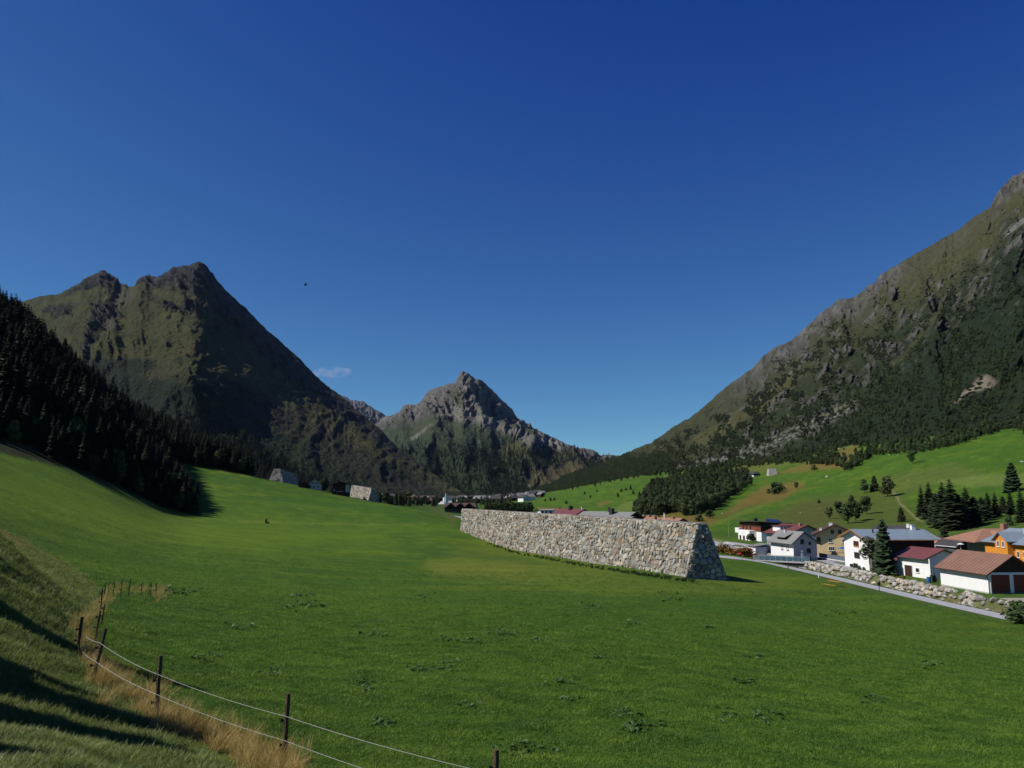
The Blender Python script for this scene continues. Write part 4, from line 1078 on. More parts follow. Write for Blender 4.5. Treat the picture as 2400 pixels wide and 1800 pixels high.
def stone_dam(name, label, A, B, z_top, top_w, batter, far_batter, end_batter, size, relief, nparts, seed, zdip=None, faces='LEFT', cat='stone dam', zt2=None):
    """dam from near end A to far end B (ground points of the left face's foot line at top level)"""
    rg = random.Random(seed)
    A = Vector((A[0], A[1])); B = Vector((B[0], B[1]))
    d = (B - A); L = d.length; d.normalize()
    nl = Vector((-d.y, d.x)); nr = -nl
    zt2 = z_top if zt2 is None else zt2
    t = thing(name, label, cat, (A.x, A.y, zs(A.x, A.y)))
    O = Vector((A.x, A.y, zs(A.x, A.y)))
    def ztop(s): return z_top + (zt2 - z_top) * s / L
    def W(p2, z): return Vector((p2.x, p2.y, z)) - O
    Hmax = 0
    for k in range(12):
        p = A + d * (L * k / 11)
        Hmax = max(Hmax, ztop(L * k / 11) - zs(p.x, p.y))
    Hmax += 0.8
    # core: solid body the stones are set in
    ns = 12; V = []; Fc = []
    for k in range(ns + 1):
        s = L * k / ns
        eb0 = end_batter if k == 0 else (-end_batter if k == ns else 0)
        for (w0, zz) in ((0, 0), (top_w, 0), (top_w + far_batter * Hmax, 1), (-batter * Hmax, 1)):
            sh = -eb0 * Hmax if zz else 0
            p = A + d * (s + sh) + nr * w0
            V.append(W(p, ztop(s) - (Hmax if zz else 0)))
    for k in range(ns):
        a = 4 * k; b = a + 4
        for q in range(4): Fc.append((a + q, a + (q + 1) % 4, b + (q + 1) % 4, b + q))
    Fc += [(0, 1, 2, 3), (4 * ns + 3, 4 * ns + 2, 4 * ns + 1, 4 * ns)]
    me = bpy.data.meshes.new('core'); me.from_pydata(V, [], Fc); me.update()
    bm = bmesh.new(); bm.from_mesh(me); bmesh.ops.recalc_face_normals(bm, faces=bm.faces); bm.to_mesh(me); bm.free()
    link('core', me, t, M_mortar)
    allst = []
    def faceset(origin, du, out, bt, Lf, tag_, szf=1.0, endlean=0.0, zt=None):
        """du: direction of s, out: outward normal (level)"""
        z0 = zt
        nrm = Vector((out.x, out.y, bt)).normalized()
        def mapf(s, tt, h):
            p = origin + du * (s * 1.0) + out * (bt * tt)
            return Vector((p.x, p.y, z0(s) - tt)) + nrm * h - O
        def ok(s, tt):
            lo, hi = -endlean * tt - 0.05, Lf + endlean * tt + 0.05
            if s < lo - 0.3 or s > hi + 0.3: return False
            p = origin + du * s + out * (bt * tt)
            return (z0(s) - tt) > zs(p.x, p.y) - 0.5
        # shift so that widened foot is covered
        ext = endlean * Hmax
        cells = voronoi_cells(Lf + 2 * ext, Hmax, size * szf, rg, lambda s, tt: ok(s - ext, tt))
        for c in cells:
            c = [(p[0] - ext, p[1]) for p in c]
            c2 = []
            for (s, tt) in c:
                c2.append((min(max(s, -endlean * tt), Lf + endlean * tt), tt))
            cc = (sum(p[0] for p in c2) / len(c2), sum(p[1] for p in c2) / len(c2))
            V, Fc = stone_geo(c2, mapf, rg, relief, size)
            w = V[-1] + O
            allst.append((w.length, V, Fc, stone_col(rg)))
    faceset(A, d, nl, batter, L, 'left', 1.0, end_batter, ztop)
    faceset(A, nr, -d, end_batter, top_w, 'end', 1.0, far_batter * 0.98, lambda s: z_top)
    if faces != 'LEFT':
        faceset(A + nr * top_w, d, nr, far_batter, L, 'right', 1.0, end_batter, ztop)
    # coping stones along the top
    s = 0.0
    while s < L:
        w = size * rg.uniform(0.8, 1.6)
        if s + w > L: w = L - s
        if w < 0.2: break
        zt = ztop(s) + 0.02; e = 0.10 + rg.random() * 0.12
        q = [A + d * (s + 0.03) + nl * 0.10, A + d * (s + w - 0.03) + nl * 0.10, A + d * (s + w - 0.03) + nr * (top_w + 0.1), A + d * (s + 0.03) + nr * (top_w + 0.1)]
        V = [W(p, zt - 0.25) for p in q] + [W(p, zt + e + rg.uniform(-0.03, 0.03)) for p in q]
        Fc = [(0, 3, 2, 1), (4, 5, 6, 7), (0, 1, 5, 4), (1, 2, 6, 5), (2, 3, 7, 6), (3, 0, 4, 7)]
        allst.append(((V[0] + O).length, V, Fc, stone_col(rg) * 0.95))
        s += w
    allst.sort(key=lambda q: q[0])
    for (dd, V, Fc, c) in allst[:nparts]:
        c0 = sum((Vector(v) for v in V), Vector()) / len(V)
        o = link('stone', raw_mesh('stone', [Vector(v) - c0 for v in V], Fc, c, M_stone), t); o.location = c0
    V = []; Fc = []; C = []
    for (dd, v, f, c) in allst[nparts:]:
        o = len(V); V += v; Fc += [tuple(i + o for i in q) for q in f]; C += [c] * len(v)
    if V:
        o = link('stones', raw_mesh('stones', V, Fc, np.array(C), M_stone), t); tag(o, kind='stuff')
    print(name, len(allst), round(L, 1), round(Hmax, 1))
    return t
def at_D(px, py, D):
    p = P(px, py, D); return p
def zpx(py, D): return float(ratio(py) * D)
# the long dam across the meadow
def line_pt(px, D): return (P(px, 1250, D).x, D)
stone_dam('stone_dam', 'long pale field-stone avalanche dam standing across the green meadow', line_pt(1632, 142), line_pt(1083, 304), zpx(1228, 142), 2.2, 0.05, 0.34, 0.09, 0.98, 0.27, 299, 3, zt2=zpx(1193, 304), cat='stone dam')
# small dams on the far meadow
pA = P(648, 1098, 560); stone_dam('stone_dam', 'short high stone dam with a black shaded flank, leftmost on the far meadow', (pA.x - 1.5, 560), (P(690, 1110, 612).x - 4, 612), zpx(1099, 560), 4.2, 0.32, 0.30, 0.30, 1.0, 0.25, 60, 5, zt2=zpx(1111, 612), faces='BOTH')
pA = P(824, 1150, 560); stone_dam('stone_dam', 'low bright stone dam right of the dark barn on the far meadow', (P(870, 1150, 540).x, 540), (P(824, 1150, 575).x, 575), zpx(1144.5, 540), 3.0, 0.10, 0.3, 0.1, 1.0, 0.22, 60, 6, zt2=zpx(1137, 575))
pA = P(1236, 1190, 900)
print('dams', round(time.time() - T0, 1))

# ------------------------------------------------------------------ riprap along the stream
def rock_mesh(seed, mat, col):
    rg = random.Random(seed)
    bm = bmesh.new(); bmesh.ops.create_icosphere(bm, subdivisions=1, radius=1.0)
    for v in bm.verts:
        v.co *= rg.uniform(0.72, 1.15)
        v.co.x *= 1.15; v.co.z *= 0.72
    # flat cleaved faces
    for k in range(3):
        n = Vector((rg.uniform(-1, 1), rg.uniform(-1, 1), rg.uniform(-.4, 1))).normalized(); c = rg.uniform(0.55, 0.75)
        for v in bm.verts:
            dd = v.co.dot(n) - c
            if dd > 0: v.co -= n * dd
    me = bpy.data.meshes.new('boulder'); bm.to_mesh(me); bm.free()
    a = me.color_attributes.new('Col', 'FLOAT_COLOR', 'POINT')
    cc = np.ones((len(me.vertices), 4), np.float32); cc[:, :3] = col
    a.data.foreach_set('color', cc.ravel()); me.materials.append(mat)
    return me
rg = random.Random(8)
ROCKS = [rock_mesh(100 + i, M_stone, np.clip(stone_col(rg) * 1.1, 0, .6)) for i in range(14)]
ban = thing('riprap_bank', 'sloping bank of pale boulders between the lane and the white buildings', 'rock bank', (75, 150, VZ))
cand = []
Yy = 92.0
while Yy < 262:
    for rowi in range(7):
        c = stream_c(Yy)
        dx = 0.15 + rowi * 0.50 + rg.uniform(-0.3, 0.3)
        x = float(c) + 0.7 + dx; y = Yy + rg.uniform(-0.5, 0.5)
        z = zs(x, y)
        r = rg.uniform(0.42, 0.80)
        if 203 < y < 217: continue
        # gaps grown over with shrubs
        if (rg.random() < 0.72 if (162 < y < 172 or 139 < y < 143 or 126 < y < 134) else False): continue
        cand.append((x, y, z + r * 0.12, r))
    Yy += 0.80
cand.sort(key=lambda q: q[1])
base = Vector((75, 150, VZ))
for k, (x, y, z, r) in enumerate(cand[:298]):
    o = bpy.data.objects.new('boulder', rg.choice(ROCKS)); COL.objects.link(o); o.parent = ban
    o.location = Vector((x, y, z)) - base; o.scale = (r * 1.05, r, r * rg.uniform(0.7, 1.0)); o.rotation_euler = (rg.uniform(-.5, .5), rg.uniform(-.2, .7), rg.random() * 6.28)
V = []; Fc = []; C = []
for (x, y, z, r) in cand[298:]:
    me = rg.choice(ROCKS); a = rg.random() * 6.28; o = len(V)
    col = me.color_attributes['Col'].data[0].color
    for v in me.vertices:
        q = v.co * r; V.append((x - 75 + q.x * math.cos(a) - q.y * math.sin(a), y - 150 + q.x * math.sin(a) + q.y * math.cos(a), z - VZ + q.z)); C.append(col[:3])
    Fc += [tuple(i + o for i in p.vertices) for p in me.polygons]
if V: tag(link('boulders', raw_mesh('boulders', V, Fc, np.array(C), M_stone), ban), kind='stuff')

# ------------------------------------------------------------------ road, stream, yards
M_asph = mat_plain('worn_asphalt', (0.34, 0.34, 0.355), 0.9, 0.2, 0.10, 0.8, bmp=0.3, bscale=20)
M_grav = mat_plain('gravel', (0.30, 0.27, 0.22), 0.95, 0.1, 0.2, 1.5, bmp=0.5, bscale=10)
def strip(name, pts, wid, mat, lift=0.05, sub=1.2, wf=None):
    pts = [Vector(p) for p in pts]
    P2 = []
    for i in range(len(pts) - 1):
        n = max(1, int((pts[i + 1] - pts[i]).length / sub))
        for k in range(n): P2.append(pts[i].lerp(pts[i + 1], k / n))
    P2.append(pts[-1])
    # smooth
    for _ in range(6):
        P2 = [P2[0]] + [(P2[i - 1] + P2[i] * 2 + P2[i + 1]) / 4 for i in range(1, len(P2) - 1)] + [P2[-1]]
    V = []; nc = 7
    for i, p in enumerate(P2):
        t = (P2[min(i + 1, len(P2) - 1)] - P2[max(i - 1, 0)]).normalized(); n = Vector((-t.y, t.x))
        w = wid if wf is None else wf(p)
        zc = zs(p.x, p.y)
        for k in range(nc):
            q = p + n * (w * (k / (nc - 1) - 0.5))
            V.append((q.x, q.y, max(zs(q.x, q.y), zc - 0.4) + lift))
    me = np_mesh(name, np.array(V), grid_faces(len(P2), nc), True); me.materials.append(mat)
    o = link(name, me); tag(o, kind='structure'); return o
strip('road', ROAD, 3.3, M_asph, 0.06, wf=lambda p: 3.3 + 3.5 * sstep(196, 210, p.y) * (1 - sstep(214, 226, p.y)))
def sheet(name, pts, mat, z):
    me = bpy.data.meshes.new(name); me.from_pydata([(x, y, z) for x, y in pts], [], [tuple(range(len(pts)))]); me.update(); me.materials.append(mat)
    o = link(name, me); tag(o, kind='structure'); return o
def gp(px, py, z=VZ):
    D = z / float(ratio(py)); p = P(px, py, D); return (p.x, p.y)
sheet('village_square', [gp(1660, 1262), gp(1735, 1262.5), gp(1790, 1268), gp(1800, 1280), gp(1790, 1293), gp(1735, 1289), gp(1665, 1278)], M_asph, VZ + 0.10)
strip('village_road', [(79.5, 206), (86, 214), (84, 232), (80, 262), (70, 300)], 4.5, M_asph, 0.14)
strip('village_lane', [(80.5, 207), (79.5, 198), (80.4, 190), (78.8, 186)], 2.6, M_asph, 0.10)
sheet('garage_yard', [(79.5, 132.6), (80.4, 120), (84, 108), (96, 104), (100, 133.6), (81, 133.4)], M_grav, VZ + 0.05)
pth = [(P(1055, 1206, 560).x, 560), (P(1095, 1210, 520).x, 520), (P(1130, 1210, 480).x, 480)]
strip('far_road', pth, 7, M_asph, 0.3)
M_water, nt, b = mat_new('stream_water', 0.08, 0.5); b.inputs['Base Color'].default_value = (0.02, 0.03, 0.03, 1)
V = []
ys = np.arange(60, 330, 3.0)
for y in ys:
    c = float(stream_c(y)); V += [(c - 2.4, y, VZ - 3.1), (c + 2.0, y, VZ - 3.1)]
me = np_mesh('stream', np.array(V), grid_faces(len(ys), 2), True); me.materials.append(M_water); tag(link('stream', me), kind='structure')

# ------------------------------------------------------------------ bridge
M_conc = mat_plain('pale_concrete', (0.42, 0.41, 0.39), 0.85, 0.2, 0.12, 1.5)
M_steel = mat_plain('galvanised_steel', (0.33, 0.35, 0.36), 0.5, 0.5, 0.08, 3.0, 0.6)
M_teal = mat_plain('blue_railing_panel', (0.045, 0.11, 0.15), 0.45, 0.5, 0.25, 4.0)
M_greyp = mat_plain('grey_railing_panel', (0.12, 0.14, 0.17), 0.5, 0.4, 0.12, 2.0)
M_dark = mat_plain('dark_girder', (0.03, 0.03, 0.032), 0.7, 0.3)
bx0, by0 = P(1766, 1308, 211).x, 211.0; bx1, by1 = P(1886, 1313, 203.5).x, 203.5
ang = math.atan2(by1 - by0, bx1 - bx0); BL = math.hypot(bx1 - bx0, by1 - by0)
br = thing('footbridge', 'small road bridge with blue railing panels over the stream', 'bridge', (bx0, by0, VZ), ang)
mb = MB(); mb.box(-0.5, BL + 0.5, 0, 4.6, -0.25, 0.14); mb.build('deck', M_conc, br)
mb = MB(); mb.box(-0.6, BL + 0.6, -0.22, -0.003, -0.12, 0.20); mb.build('edge_beam', M_conc, br)
for yy in (0.12, 4.2):
    mb = MB(); mb.box(1.2, BL - 0.4, yy, yy + 0.3, -1.05, -0.253); mb.build('girder', M_dark, br)
for x in (0.3, BL - 1.6):
    mb = MB(); mb.box(x, x + 1.5, 0.0, 4.5, -3.6, -0.255 if x < 1 else -1.06); mb.build('abutment', M_conc, br)
npn = 9
for side in (-0.12, 4.45):
    for k in range(npn + 1):
        x = BL * k / npn
        mb = MB(); mb.box(x - 0.035, x + 0.035, side - 0.04, side + 0.04, 0.14, 1.30); mb.build('railing_post', M_steel, br)
        if k < npn:
            mb = MB(); mb.box(x + 0.07, x + BL / npn - 0.07, side - 0.012, side + 0.012, 0.26, 1.18)
            mb.build('railing_panel', M_greyp if k == 0 else M_teal, br)
    mb = MB(); mb.box(-0.05, BL + 0.05, side - 0.05, side + 0.05, 1.302, 1.36); mb.build('handrail', M_steel, br)

# ------------------------------------------------------------------ houses
WHITE = mat_plain('white_render', (0.80, 0.80, 0.79), 0.9, 0.15, 0.04, 0.7)
CREAM = mat_plain('cream_render', (0.66, 0.50, 0.27), 0.9, 0.15, 0.05, 0.7)
GREYR = mat_plain('grey_and_shaded_render', (0.40, 0.39, 0.41), 0.9, 0.15, 0.05, 0.7)  # also stands for white walls in shade, with the shade in its colour
ORANGE = mat_plain('orange_render', (0.62, 0.25, 0.035), 0.9, 0.15, 0.06, 0.7)
BWOOD = mat_plain('dark_brown_boards', (0.045, 0.026, 0.018), 0.8, 0.2, 0.35, 1.0, stretch=(1, 1, 9))
RWOOD = mat_plain('red_brown_boards', (0.17, 0.045, 0.028), 0.8, 0.2, 0.2, 1.0, stretch=(1, 1, 9))
OWOOD = mat_plain('orange_wood', (0.34, 0.13, 0.035), 0.7, 0.25, 0.2, 1.5)
DGREYW = mat_plain('dark_grey_boards', (0.07, 0.072, 0.078), 0.85, 0.2, 0.2, 1.0)
def mat_roof(name, col, rough=0.6, rows=3.0, var=0.12, metal=0.0):
    m, nt, b = mat_new(name, rough, 0.4)
    b.inputs['Metallic'].default_value = metal
    rgb = nt.nodes.new('ShaderNodeRGB'); rgb.outputs[0].default_value = (*col, 1)
    f, _ = ramp_noise(nt, 0.6, 1 - var, 1 + var); f2, _ = ramp_noise(nt, 5.0, 0.93, 1.07)
    nt.links.new(vmul(nt, vmul(nt, rgb.outputs[0], f), f2), b.inputs['Base Color'])
    return m
R_RED = mat_roof('red_sheet_roof', (0.15, 0.045, 0.045)); R_DRED = mat_roof('dark_red_tiles', (0.14, 0.045, 0.035)); R_TERRA = mat_roof('terracotta_tiles', (0.29, 0.15, 0.095), 0.8)
R_COPPER = mat_roof('brown_sheet_roof', (0.23, 0.125, 0.085), 0.5); R_GREY = mat_roof('grey_slate_roof', (0.20, 0.20, 0.19), 0.8); R_BLUE = mat_roof('blue_grey_sheet_roof', (0.20, 0.25, 0.29), 0.45)
R_DARK = mat_roof('dark_roof', (0.045, 0.042, 0.045), 0.8); R_BROWN = mat_roof('brown_tiles', (0.075, 0.042, 0.034), 0.8)
def mat_glass(name, col=(0.015, 0.02, 0.03)):
    m, nt, b = mat_new(name, 0.06, 0.6); b.inputs['Base Color'].default_value = (*col, 1); return m
GLASS = mat_glass('window_glass')
FRW = mat_plain('white_frame', (0.75, 0.75, 0.74), 0.6, 0.3, 0.03); FRB = mat_plain('brown_frame', (0.10, 0.05, 0.03), 0.6, 0.3, 0.1); FRO = mat_plain('orange_frame', (0.50, 0.22, 0.05), 0.6, 0.3, 0.1)
SHT = {}
def place_on(face, W, y0, y1, u, z):
    """origin, right vector, outward normal of a facade point; u from the face's left end"""
    if face == 'f': return Vector((-W[0] + u, y0, z)), Vector((1, 0, 0)), Vector((0, -1, 0))
    if face == 'b': return Vector((W[1] - u, y1, z)), Vector((-1, 0, 0)), Vector((0, 1, 0))
    if face == 'l': return Vector((-W[0], y1 - u, z)), Vector((0, -1, 0)), Vector((-1, 0, 0))
    if face == 'r': return Vector((W[1], y0 + u, z)), Vector((0, 1, 0)), Vector((1, 0, 0))
def obox(mb, o, r, n, u0, u1, z0, z1, d0, d1):
    up = Vector((0, 0, 1))
    p = []
    for z in (z0, z1):
        for (u, d) in ((u0, d0), (u1, d0), (u1, d1), (u0, d1)):
            p.append(o + r * u + up * z + n * d)
    mb.hexa(p)
def add_window(parent, o, r, n, w, h, frame, name='window', panes=2, glass=None, reveal=0.10):
    """surround with depth, sash bars and panes set back inside it; o is bottom centre"""
    t = 0.09
    mb = MB()
    for (u0, u1, z0, z1) in ((-w / 2, -w / 2 + t, 0, h), (w / 2 - t, w / 2, 0, h), (-w / 2 + t, w / 2 - t, 0, t), (-w / 2 + t, w / 2 - t, h - t, h)):
        obox(mb, o, r, n, u0, u1, z0, z1, -0.05, reveal)
    win = mb.build(name, frame, parent)
    k = panes; bw = (w - 2 * t) / k
    for i in range(k):
        mb = MB(); a = -w / 2 + t + bw * i
        obox(mb, o, r, n, a + (0.03 if i else 0), a + bw - (0.03 if i < k - 1 else 0), t, h - t, -0.04, 0.02); mb.build('pane', glass or GLASS, win)
        if i:
            mb = MB(); obox(mb, o, r, n, a - 0.027, a + 0.027, t, h - t, -0.04, 0.06); mb.build('sash_bar', frame, win)
    mb = MB(); obox(mb, o, r, n, -w / 2 - 0.06, w / 2 + 0.06, -0.07, -0.003, -0.05, reveal + 0.07); mb.build('sill', frame, win)
    return win
def add_door(parent, o, r, n, w, h, mat, frame=None, name='door'):
    frame = frame or FRW
    mb = MB(); t = 0.1
    for (u0, u1, z0, z1) in ((-w / 2, -w / 2 + t, 0, h), (w / 2 - t, w / 2, 0, h), (-w / 2 + t, w / 2 - t, h - t, h)):
        obox(mb, o, r, n, u0, u1, z0, z1, -0.05, 0.09)
    d = mb.build(name, frame, parent)
    mb = MB(); obox(mb, o, r, n, -w / 2 + t, w / 2 - t, 0.02, h - t, -0.04, 0.03); mb.build('leaf', mat, d)
    mb = MB(); obox(mb, o, r, n, w / 2 - t - 0.2, w / 2 - t - 0.12, h * 0.45, h * 0.45 + 0.12, 0.03, 0.10); mb.build('handle', M_steel, d)
    return d
def house(name, label, cat, x, y, rz, W, L, eave, apex, wall, roof, oh=(0.7, 0.6), thick=0.22, wins=(), doors=(), gable=None, chim=(), z=VZ, trim=BWOOD, group=None, seams=0, seam_mat=None, wall_name='wall'):
    """W=(left half, right half) from the ridge, eave=(left, right) heights; front gable at local y=0, body runs to y=L"""
    if not isinstance(W, tuple): W = (W / 2, W / 2)
    if not isinstance(eave, tuple): eave = (eave, eave)
    t = thing(name, label, cat, (x, y, z), rz, group)
    lo = -1.5
    mb = MB()
    if gable is None:
        mb.prism([(-W[0], lo), (W[1], lo), (W[1], eave[1]), (0, apex), (-W[0], eave[0])], 0, L); mb.build(wall_name, wall, t)
    else:
        ze = min(eave)
        mb.prism([(-W[0], lo), (W[1], lo), (W[1], ze - 0.05), (-W[0], ze - 0.05)], 0, L); mb.build(wall_name, wall, t)
        mb = MB(); mb.prism([(-W[0], ze - 0.045), (W[1], ze - 0.045), (W[1], eave[1]), (0, apex), (-W[0], eave[0])], 0.004, L - 0.004); mb.build('gable', gable, t)
    # roof: one solid folded plate
    sl = (apex - eave[0]) / W[0]; sr = (apex - eave[1]) / W[1]
    xl, xr = -W[0] - oh[0], W[1] + oh[0]
    pl = [(xl, apex - sl * -xl), (0, apex), (xr, apex - sr * xr)]
    poly = [(xl, pl[0][1] + 0.02), (0, apex + 0.02), (xr, pl[2][1] + 0.02), (xr, pl[2][1] + thick), (0, apex + thick + 0.06), (xl, pl[0][1] + thick)]
    mb = MB()
    n = 6; y0, y1 = -oh[1], L + oh[1]
    vs = [(a, y0, b) for a, b in poly] + [(a, y1, b) for a, b in poly]
    mb.add(vs, [(0, 1, 4, 5), (1, 2, 3, 4), (6, 11, 10, 7), (7, 10, 9, 8), (0, 6, 7, 1), (1, 7, 8, 2), (2, 8, 9, 3), (3, 9, 10, 4), (4, 10, 11, 5), (5, 11, 6, 0)])
    rf = mb.build('roof', roof, t)
    # verge boards and gutters
    for yy in (y0 - 0.05, y1 + 0.002):
        for (xa, za, xb, zb) in ((xl, pl[0][1], -0.003, apex), (0.003, apex, xr, pl[2][1])):
            mb = MB(); a = Vector((xa, yy, za)); b_ = Vector((xb, yy, zb))
            mb.add([(xa, yy, za - 0.06), (xb, yy, zb - 0.06), (xb, yy, zb + thick + 0.03), (xa, yy, za + thick + 0.03), (xa, yy + 0.048, za - 0.06), (xb, yy + 0.048, zb - 0.06), (xb, yy + 0.048, zb + thick + 0.03), (xa, yy + 0.048, za + thick + 0.03)],
                   [(0, 1, 2, 3), (4, 7, 6, 5), (0, 4, 5, 1), (1, 5, 6, 2), (2, 6, 7, 3), (3, 7, 4, 0)])
            mb.build('verge_board', trim, rf)
    for (xa, za, s_) in ((xl - 0.09, pl[0][1], -1), (xr + 0.09, pl[2][1], 1)):
        mb = MB(); mb.tube((xa, y0, za + 0.05), (xa, y1, za + 0.05), 0.075, n=6); mb.build('gutter', trim, rf)
    if seams:
        for k in range(seams):
            yy = y0 + (y1 - y0) * (k + 0.5) / seams
            for (xa, za) in ((xl, pl[0][1]), (xr, pl[2][1])):
                mb = MB()
                mb.add([(xa, yy - .03, za + thick), (0, yy - .03, apex + thick + .05), (0, yy + .03, apex + thick + .05), (xa, yy + .03, za + thick), (xa, yy - .03, za + thick + .05), (0, yy - .03, apex + thick + .10), (0, yy + .03, apex + thick + .10), (xa, yy + .03, za + thick + .05)],
                       [(0, 3, 2, 1), (4, 5, 6, 7), (0, 1, 5, 4), (1, 2, 6, 5), (2, 3, 7, 6), (3, 0, 4, 7)])
                mb.build('seam', seam_mat or roof, rf)
    for c in chim:
        cx, cy, w, h, m = c
        zb = apex - (sl * -cx if cx < 0 else sr * cx)
        mb = MB(); mb.box(cx - w / 2, cx + w / 2, cy - w / 2, cy + w / 2, zb - 0.3, zb + h); ch = mb.build('chimney', m, rf)
        mb = MB(); mb.box(cx - w / 2 - 0.08, cx + w / 2 + 0.08, cy - w / 2 - 0.08, cy + w / 2 + 0.08, zb + h + 0.12, zb + h + 0.2); mb.box(cx - w / 4, cx + w / 4, cy - w / 4, cy + w / 4, zb + h, zb + h + 0.118)
        mb.build('chimney_cap', M_conc if m != M_dark else M_dark, rf)
    for q in wins:
        face, u, zc, w, h = q[:5]; fm = q[5] if len(q) > 5 else FRW; pn = q[6] if len(q) > 6 else 2
        o, r, n_ = place_on(face, W, 0, L, u, zc); add_window(t, o, r, n_, w, h, fm, panes=pn)
    for q in doors:
        face, u, w, h, m = q[:5]
        o, r, n_ = place_on(face, W, 0, L, u, 0.0); add_door(t, o, r, n_, w, h, m)
    t['_W'] = 0
    del t['_W']
    return t, W
def slab(parent, name, mat, *b):
    mb = MB(); mb.box(*b); return mb.build(name, mat, parent)

# garage with the brown roof
c0 = gp(2319, 1392); c1 = gp(2206, 1371.6)
rzg = math.atan2(c1[1] - c0[1], c1[0] - c0[0]) - math.pi / 2; Lg = math.hypot(c1[0] - c0[0], c1[1] - c0[1])
Wg = 8.6
gx0 = c0[0] + math.cos(rzg) * Wg / 2; gy0 = c0[1] + math.sin(rzg) * Wg / 2
gar, _ = house('garage', 'white double garage with brown ribbed sheet roof beside the lane', 'garage', gx0, gy0, rzg, Wg, Lg, 3.62, 6.35, WHITE, R_COPPER, (0.75, 0.85), 0.16, gable=BWOOD, seams=15)
for k, u in enumerate((-2.15, 1.85)):
    mb = MB(); w = 3.35
    for (u0, u1, z0, z1) in ((-w / 2 - 0.16, -w / 2, 0, 3.2), (w / 2, w / 2 + 0.16, 0, 3.2), (-w / 2 - 0.16, w / 2 + 0.16, 3.204, 3.36)):
        obox(mb, Vector((u, 0, 0)), Vector((1, 0, 0)), Vector((0, -1, 0)), u0, u1, z0, z1, -0.05, 0.10)
    d = mb.build('garage_door', FRW, gar)
    for s_ in range(8):
        mb = MB(); obox(mb, Vector((u, 0, 0)), Vector((1, 0, 0)), Vector((0, -1, 0)), -w / 2 + s_ * w / 8 + 0.012, -w / 2 + (s_ + 1) * w / 8 - 0.012, 0.02, 3.19, -0.04, 0.03); mb.build('board', RWOOD if True else BWOOD, d)
slab(gar, 'plinth', M_conc, -Wg / 2 - 0.03, Wg / 2 + 0.03, -0.03, Lg + 0.03, -1.0, 0.22)
mb = MB(); mb.tube((-Wg / 2 - 0.9, -0.6, 3.25), (-Wg / 2 - 0.1, -0.15, 2.7), 0.05); mb.tube((-Wg / 2 - 0.1, -0.15, 2.7), (-Wg / 2 - 0.1, -0.15, 0), 0.05); mb.build('downpipe', M_dark, gar)

# white shed with red roof
a = gp(2174, 1356.7); b_ = gp(2105, 1346.7)
rz8 = math.atan2(b_[1] - a[1], b_[0] - a[0]) - math.pi / 2; L8 = math.hypot(b_[0] - a[0], b_[1] - a[1]); W8 = 8.0
x8 = a[0] + math.cos(rz8) * W8 / 2; y8 = a[1] + math.sin(rz8) * W8 / 2
sh, _ = house('shed', 'white outbuilding with flat-pitched dark red roof left of the garage', 'outbuilding', x8, y8, rz8, W8, L8, 4.15, 5.75, WHITE, R_RED, (0.75, 0.6), 0.12, trim=DGREYW,
  wins=[('l', L8 - 2.75, 1.0, 1.15, 0.95, FRW, 1), ('f', 5.3, 2.9, 1.1, 1.3, FRB, 1)], doors=[('l', L8 - 5.55, 2.5, 2.35, BWOOD)])
for (u, w) in ((L8 - 6.2, 0.0),): pass
mb = MB(); mb.add([(-W8/2 - 0.02, -0.004, 0), (-W8/2 + 2.3, -0.004, 0), (-W8/2 + 2.3, -0.004, 1.9), (-W8/2 + 1.7, -0.004, 2.3), (-W8/2 - 0.02, -0.004, 4.0), (-W8/2 - 0.02, -1.0, 0), (-W8/2 + 2.3, -1.0, 0), (-W8/2 + 2.3, -1.0, 1.9), (-W8/2 + 1.7, -1.0, 2.3), (-W8/2 - 0.02, -1.0, 4.0)],
   [(0, 1, 2, 3, 4), (9, 8, 7, 6, 5), (0, 5, 6, 1), (1, 6, 7, 2), (2, 7, 8, 3), (3, 8, 9, 4), (4, 9, 5, 0)]); mb.build('side_wing', WHITE, sh)
an = thing('lean_to', 'low white lean-to with red roof and wooden door at the shed\'s left end', 'lean-to', (b_[0], b_[1], VZ), rz8)
mb = MB(); mb.prism([(0, -1), (3.4, -1), (3.4, 3.4), (0, 2.35)], 0.01, 3.3); mb.build('wall', WHITE, an)
mb = MB(); mb.prism([(-0.5, 2.25), (3.6, 3.5), (3.6, 3.62), (-0.5, 2.37)], 0.012, 3.8); mb.build('roof', R_RED, an)
add_door(an, Vector((0, 1.75, 0)), Vector((0, -1, 0)), Vector((-1, 0, 0)), 1.5, 1.95, OWOOD)

# white house with the long metal roof
gl = gp(1985.8, 1326.6); gr = gp(2038, 1338)
rz6 = -math.pi / 2 + 0.02; W6 = 12.6
hm, _ = house('farmhouse', 'white house with long blue-grey metal roof and wooden windows behind a birch', 'house', (gl[0] + gr[0]) / 2 - 0.1, (gl[1] + gr[1]) / 2 + 0.2, rz6, W6, 15.2, 7.0, 8.75, WHITE, R_BLUE, (0.95, 1.15), 0.2, trim=OWOOD,
  wins=[('f', 6.6, 5.05, 2.7, 1.25, FRO, 3), ('f', 6.7, 2.45, 2.7, 1.25, FRB, 3), ('r', 4, 4.6, 1.2, 1.2, FRB), ('r', 8, 4.6, 1.2, 1.2, FRB)], chim=[(0.3, 13.6, 0.9, 1.2, WHITE), (2.6, 3.0, 0.25, 0.9, M_dark)])
slab(hm, 'timber_cladding', BWOOD, W6 / 2 + 0.004, W6 / 2 + 0.10, 0.6, 15.0, 0.8, 6.75)

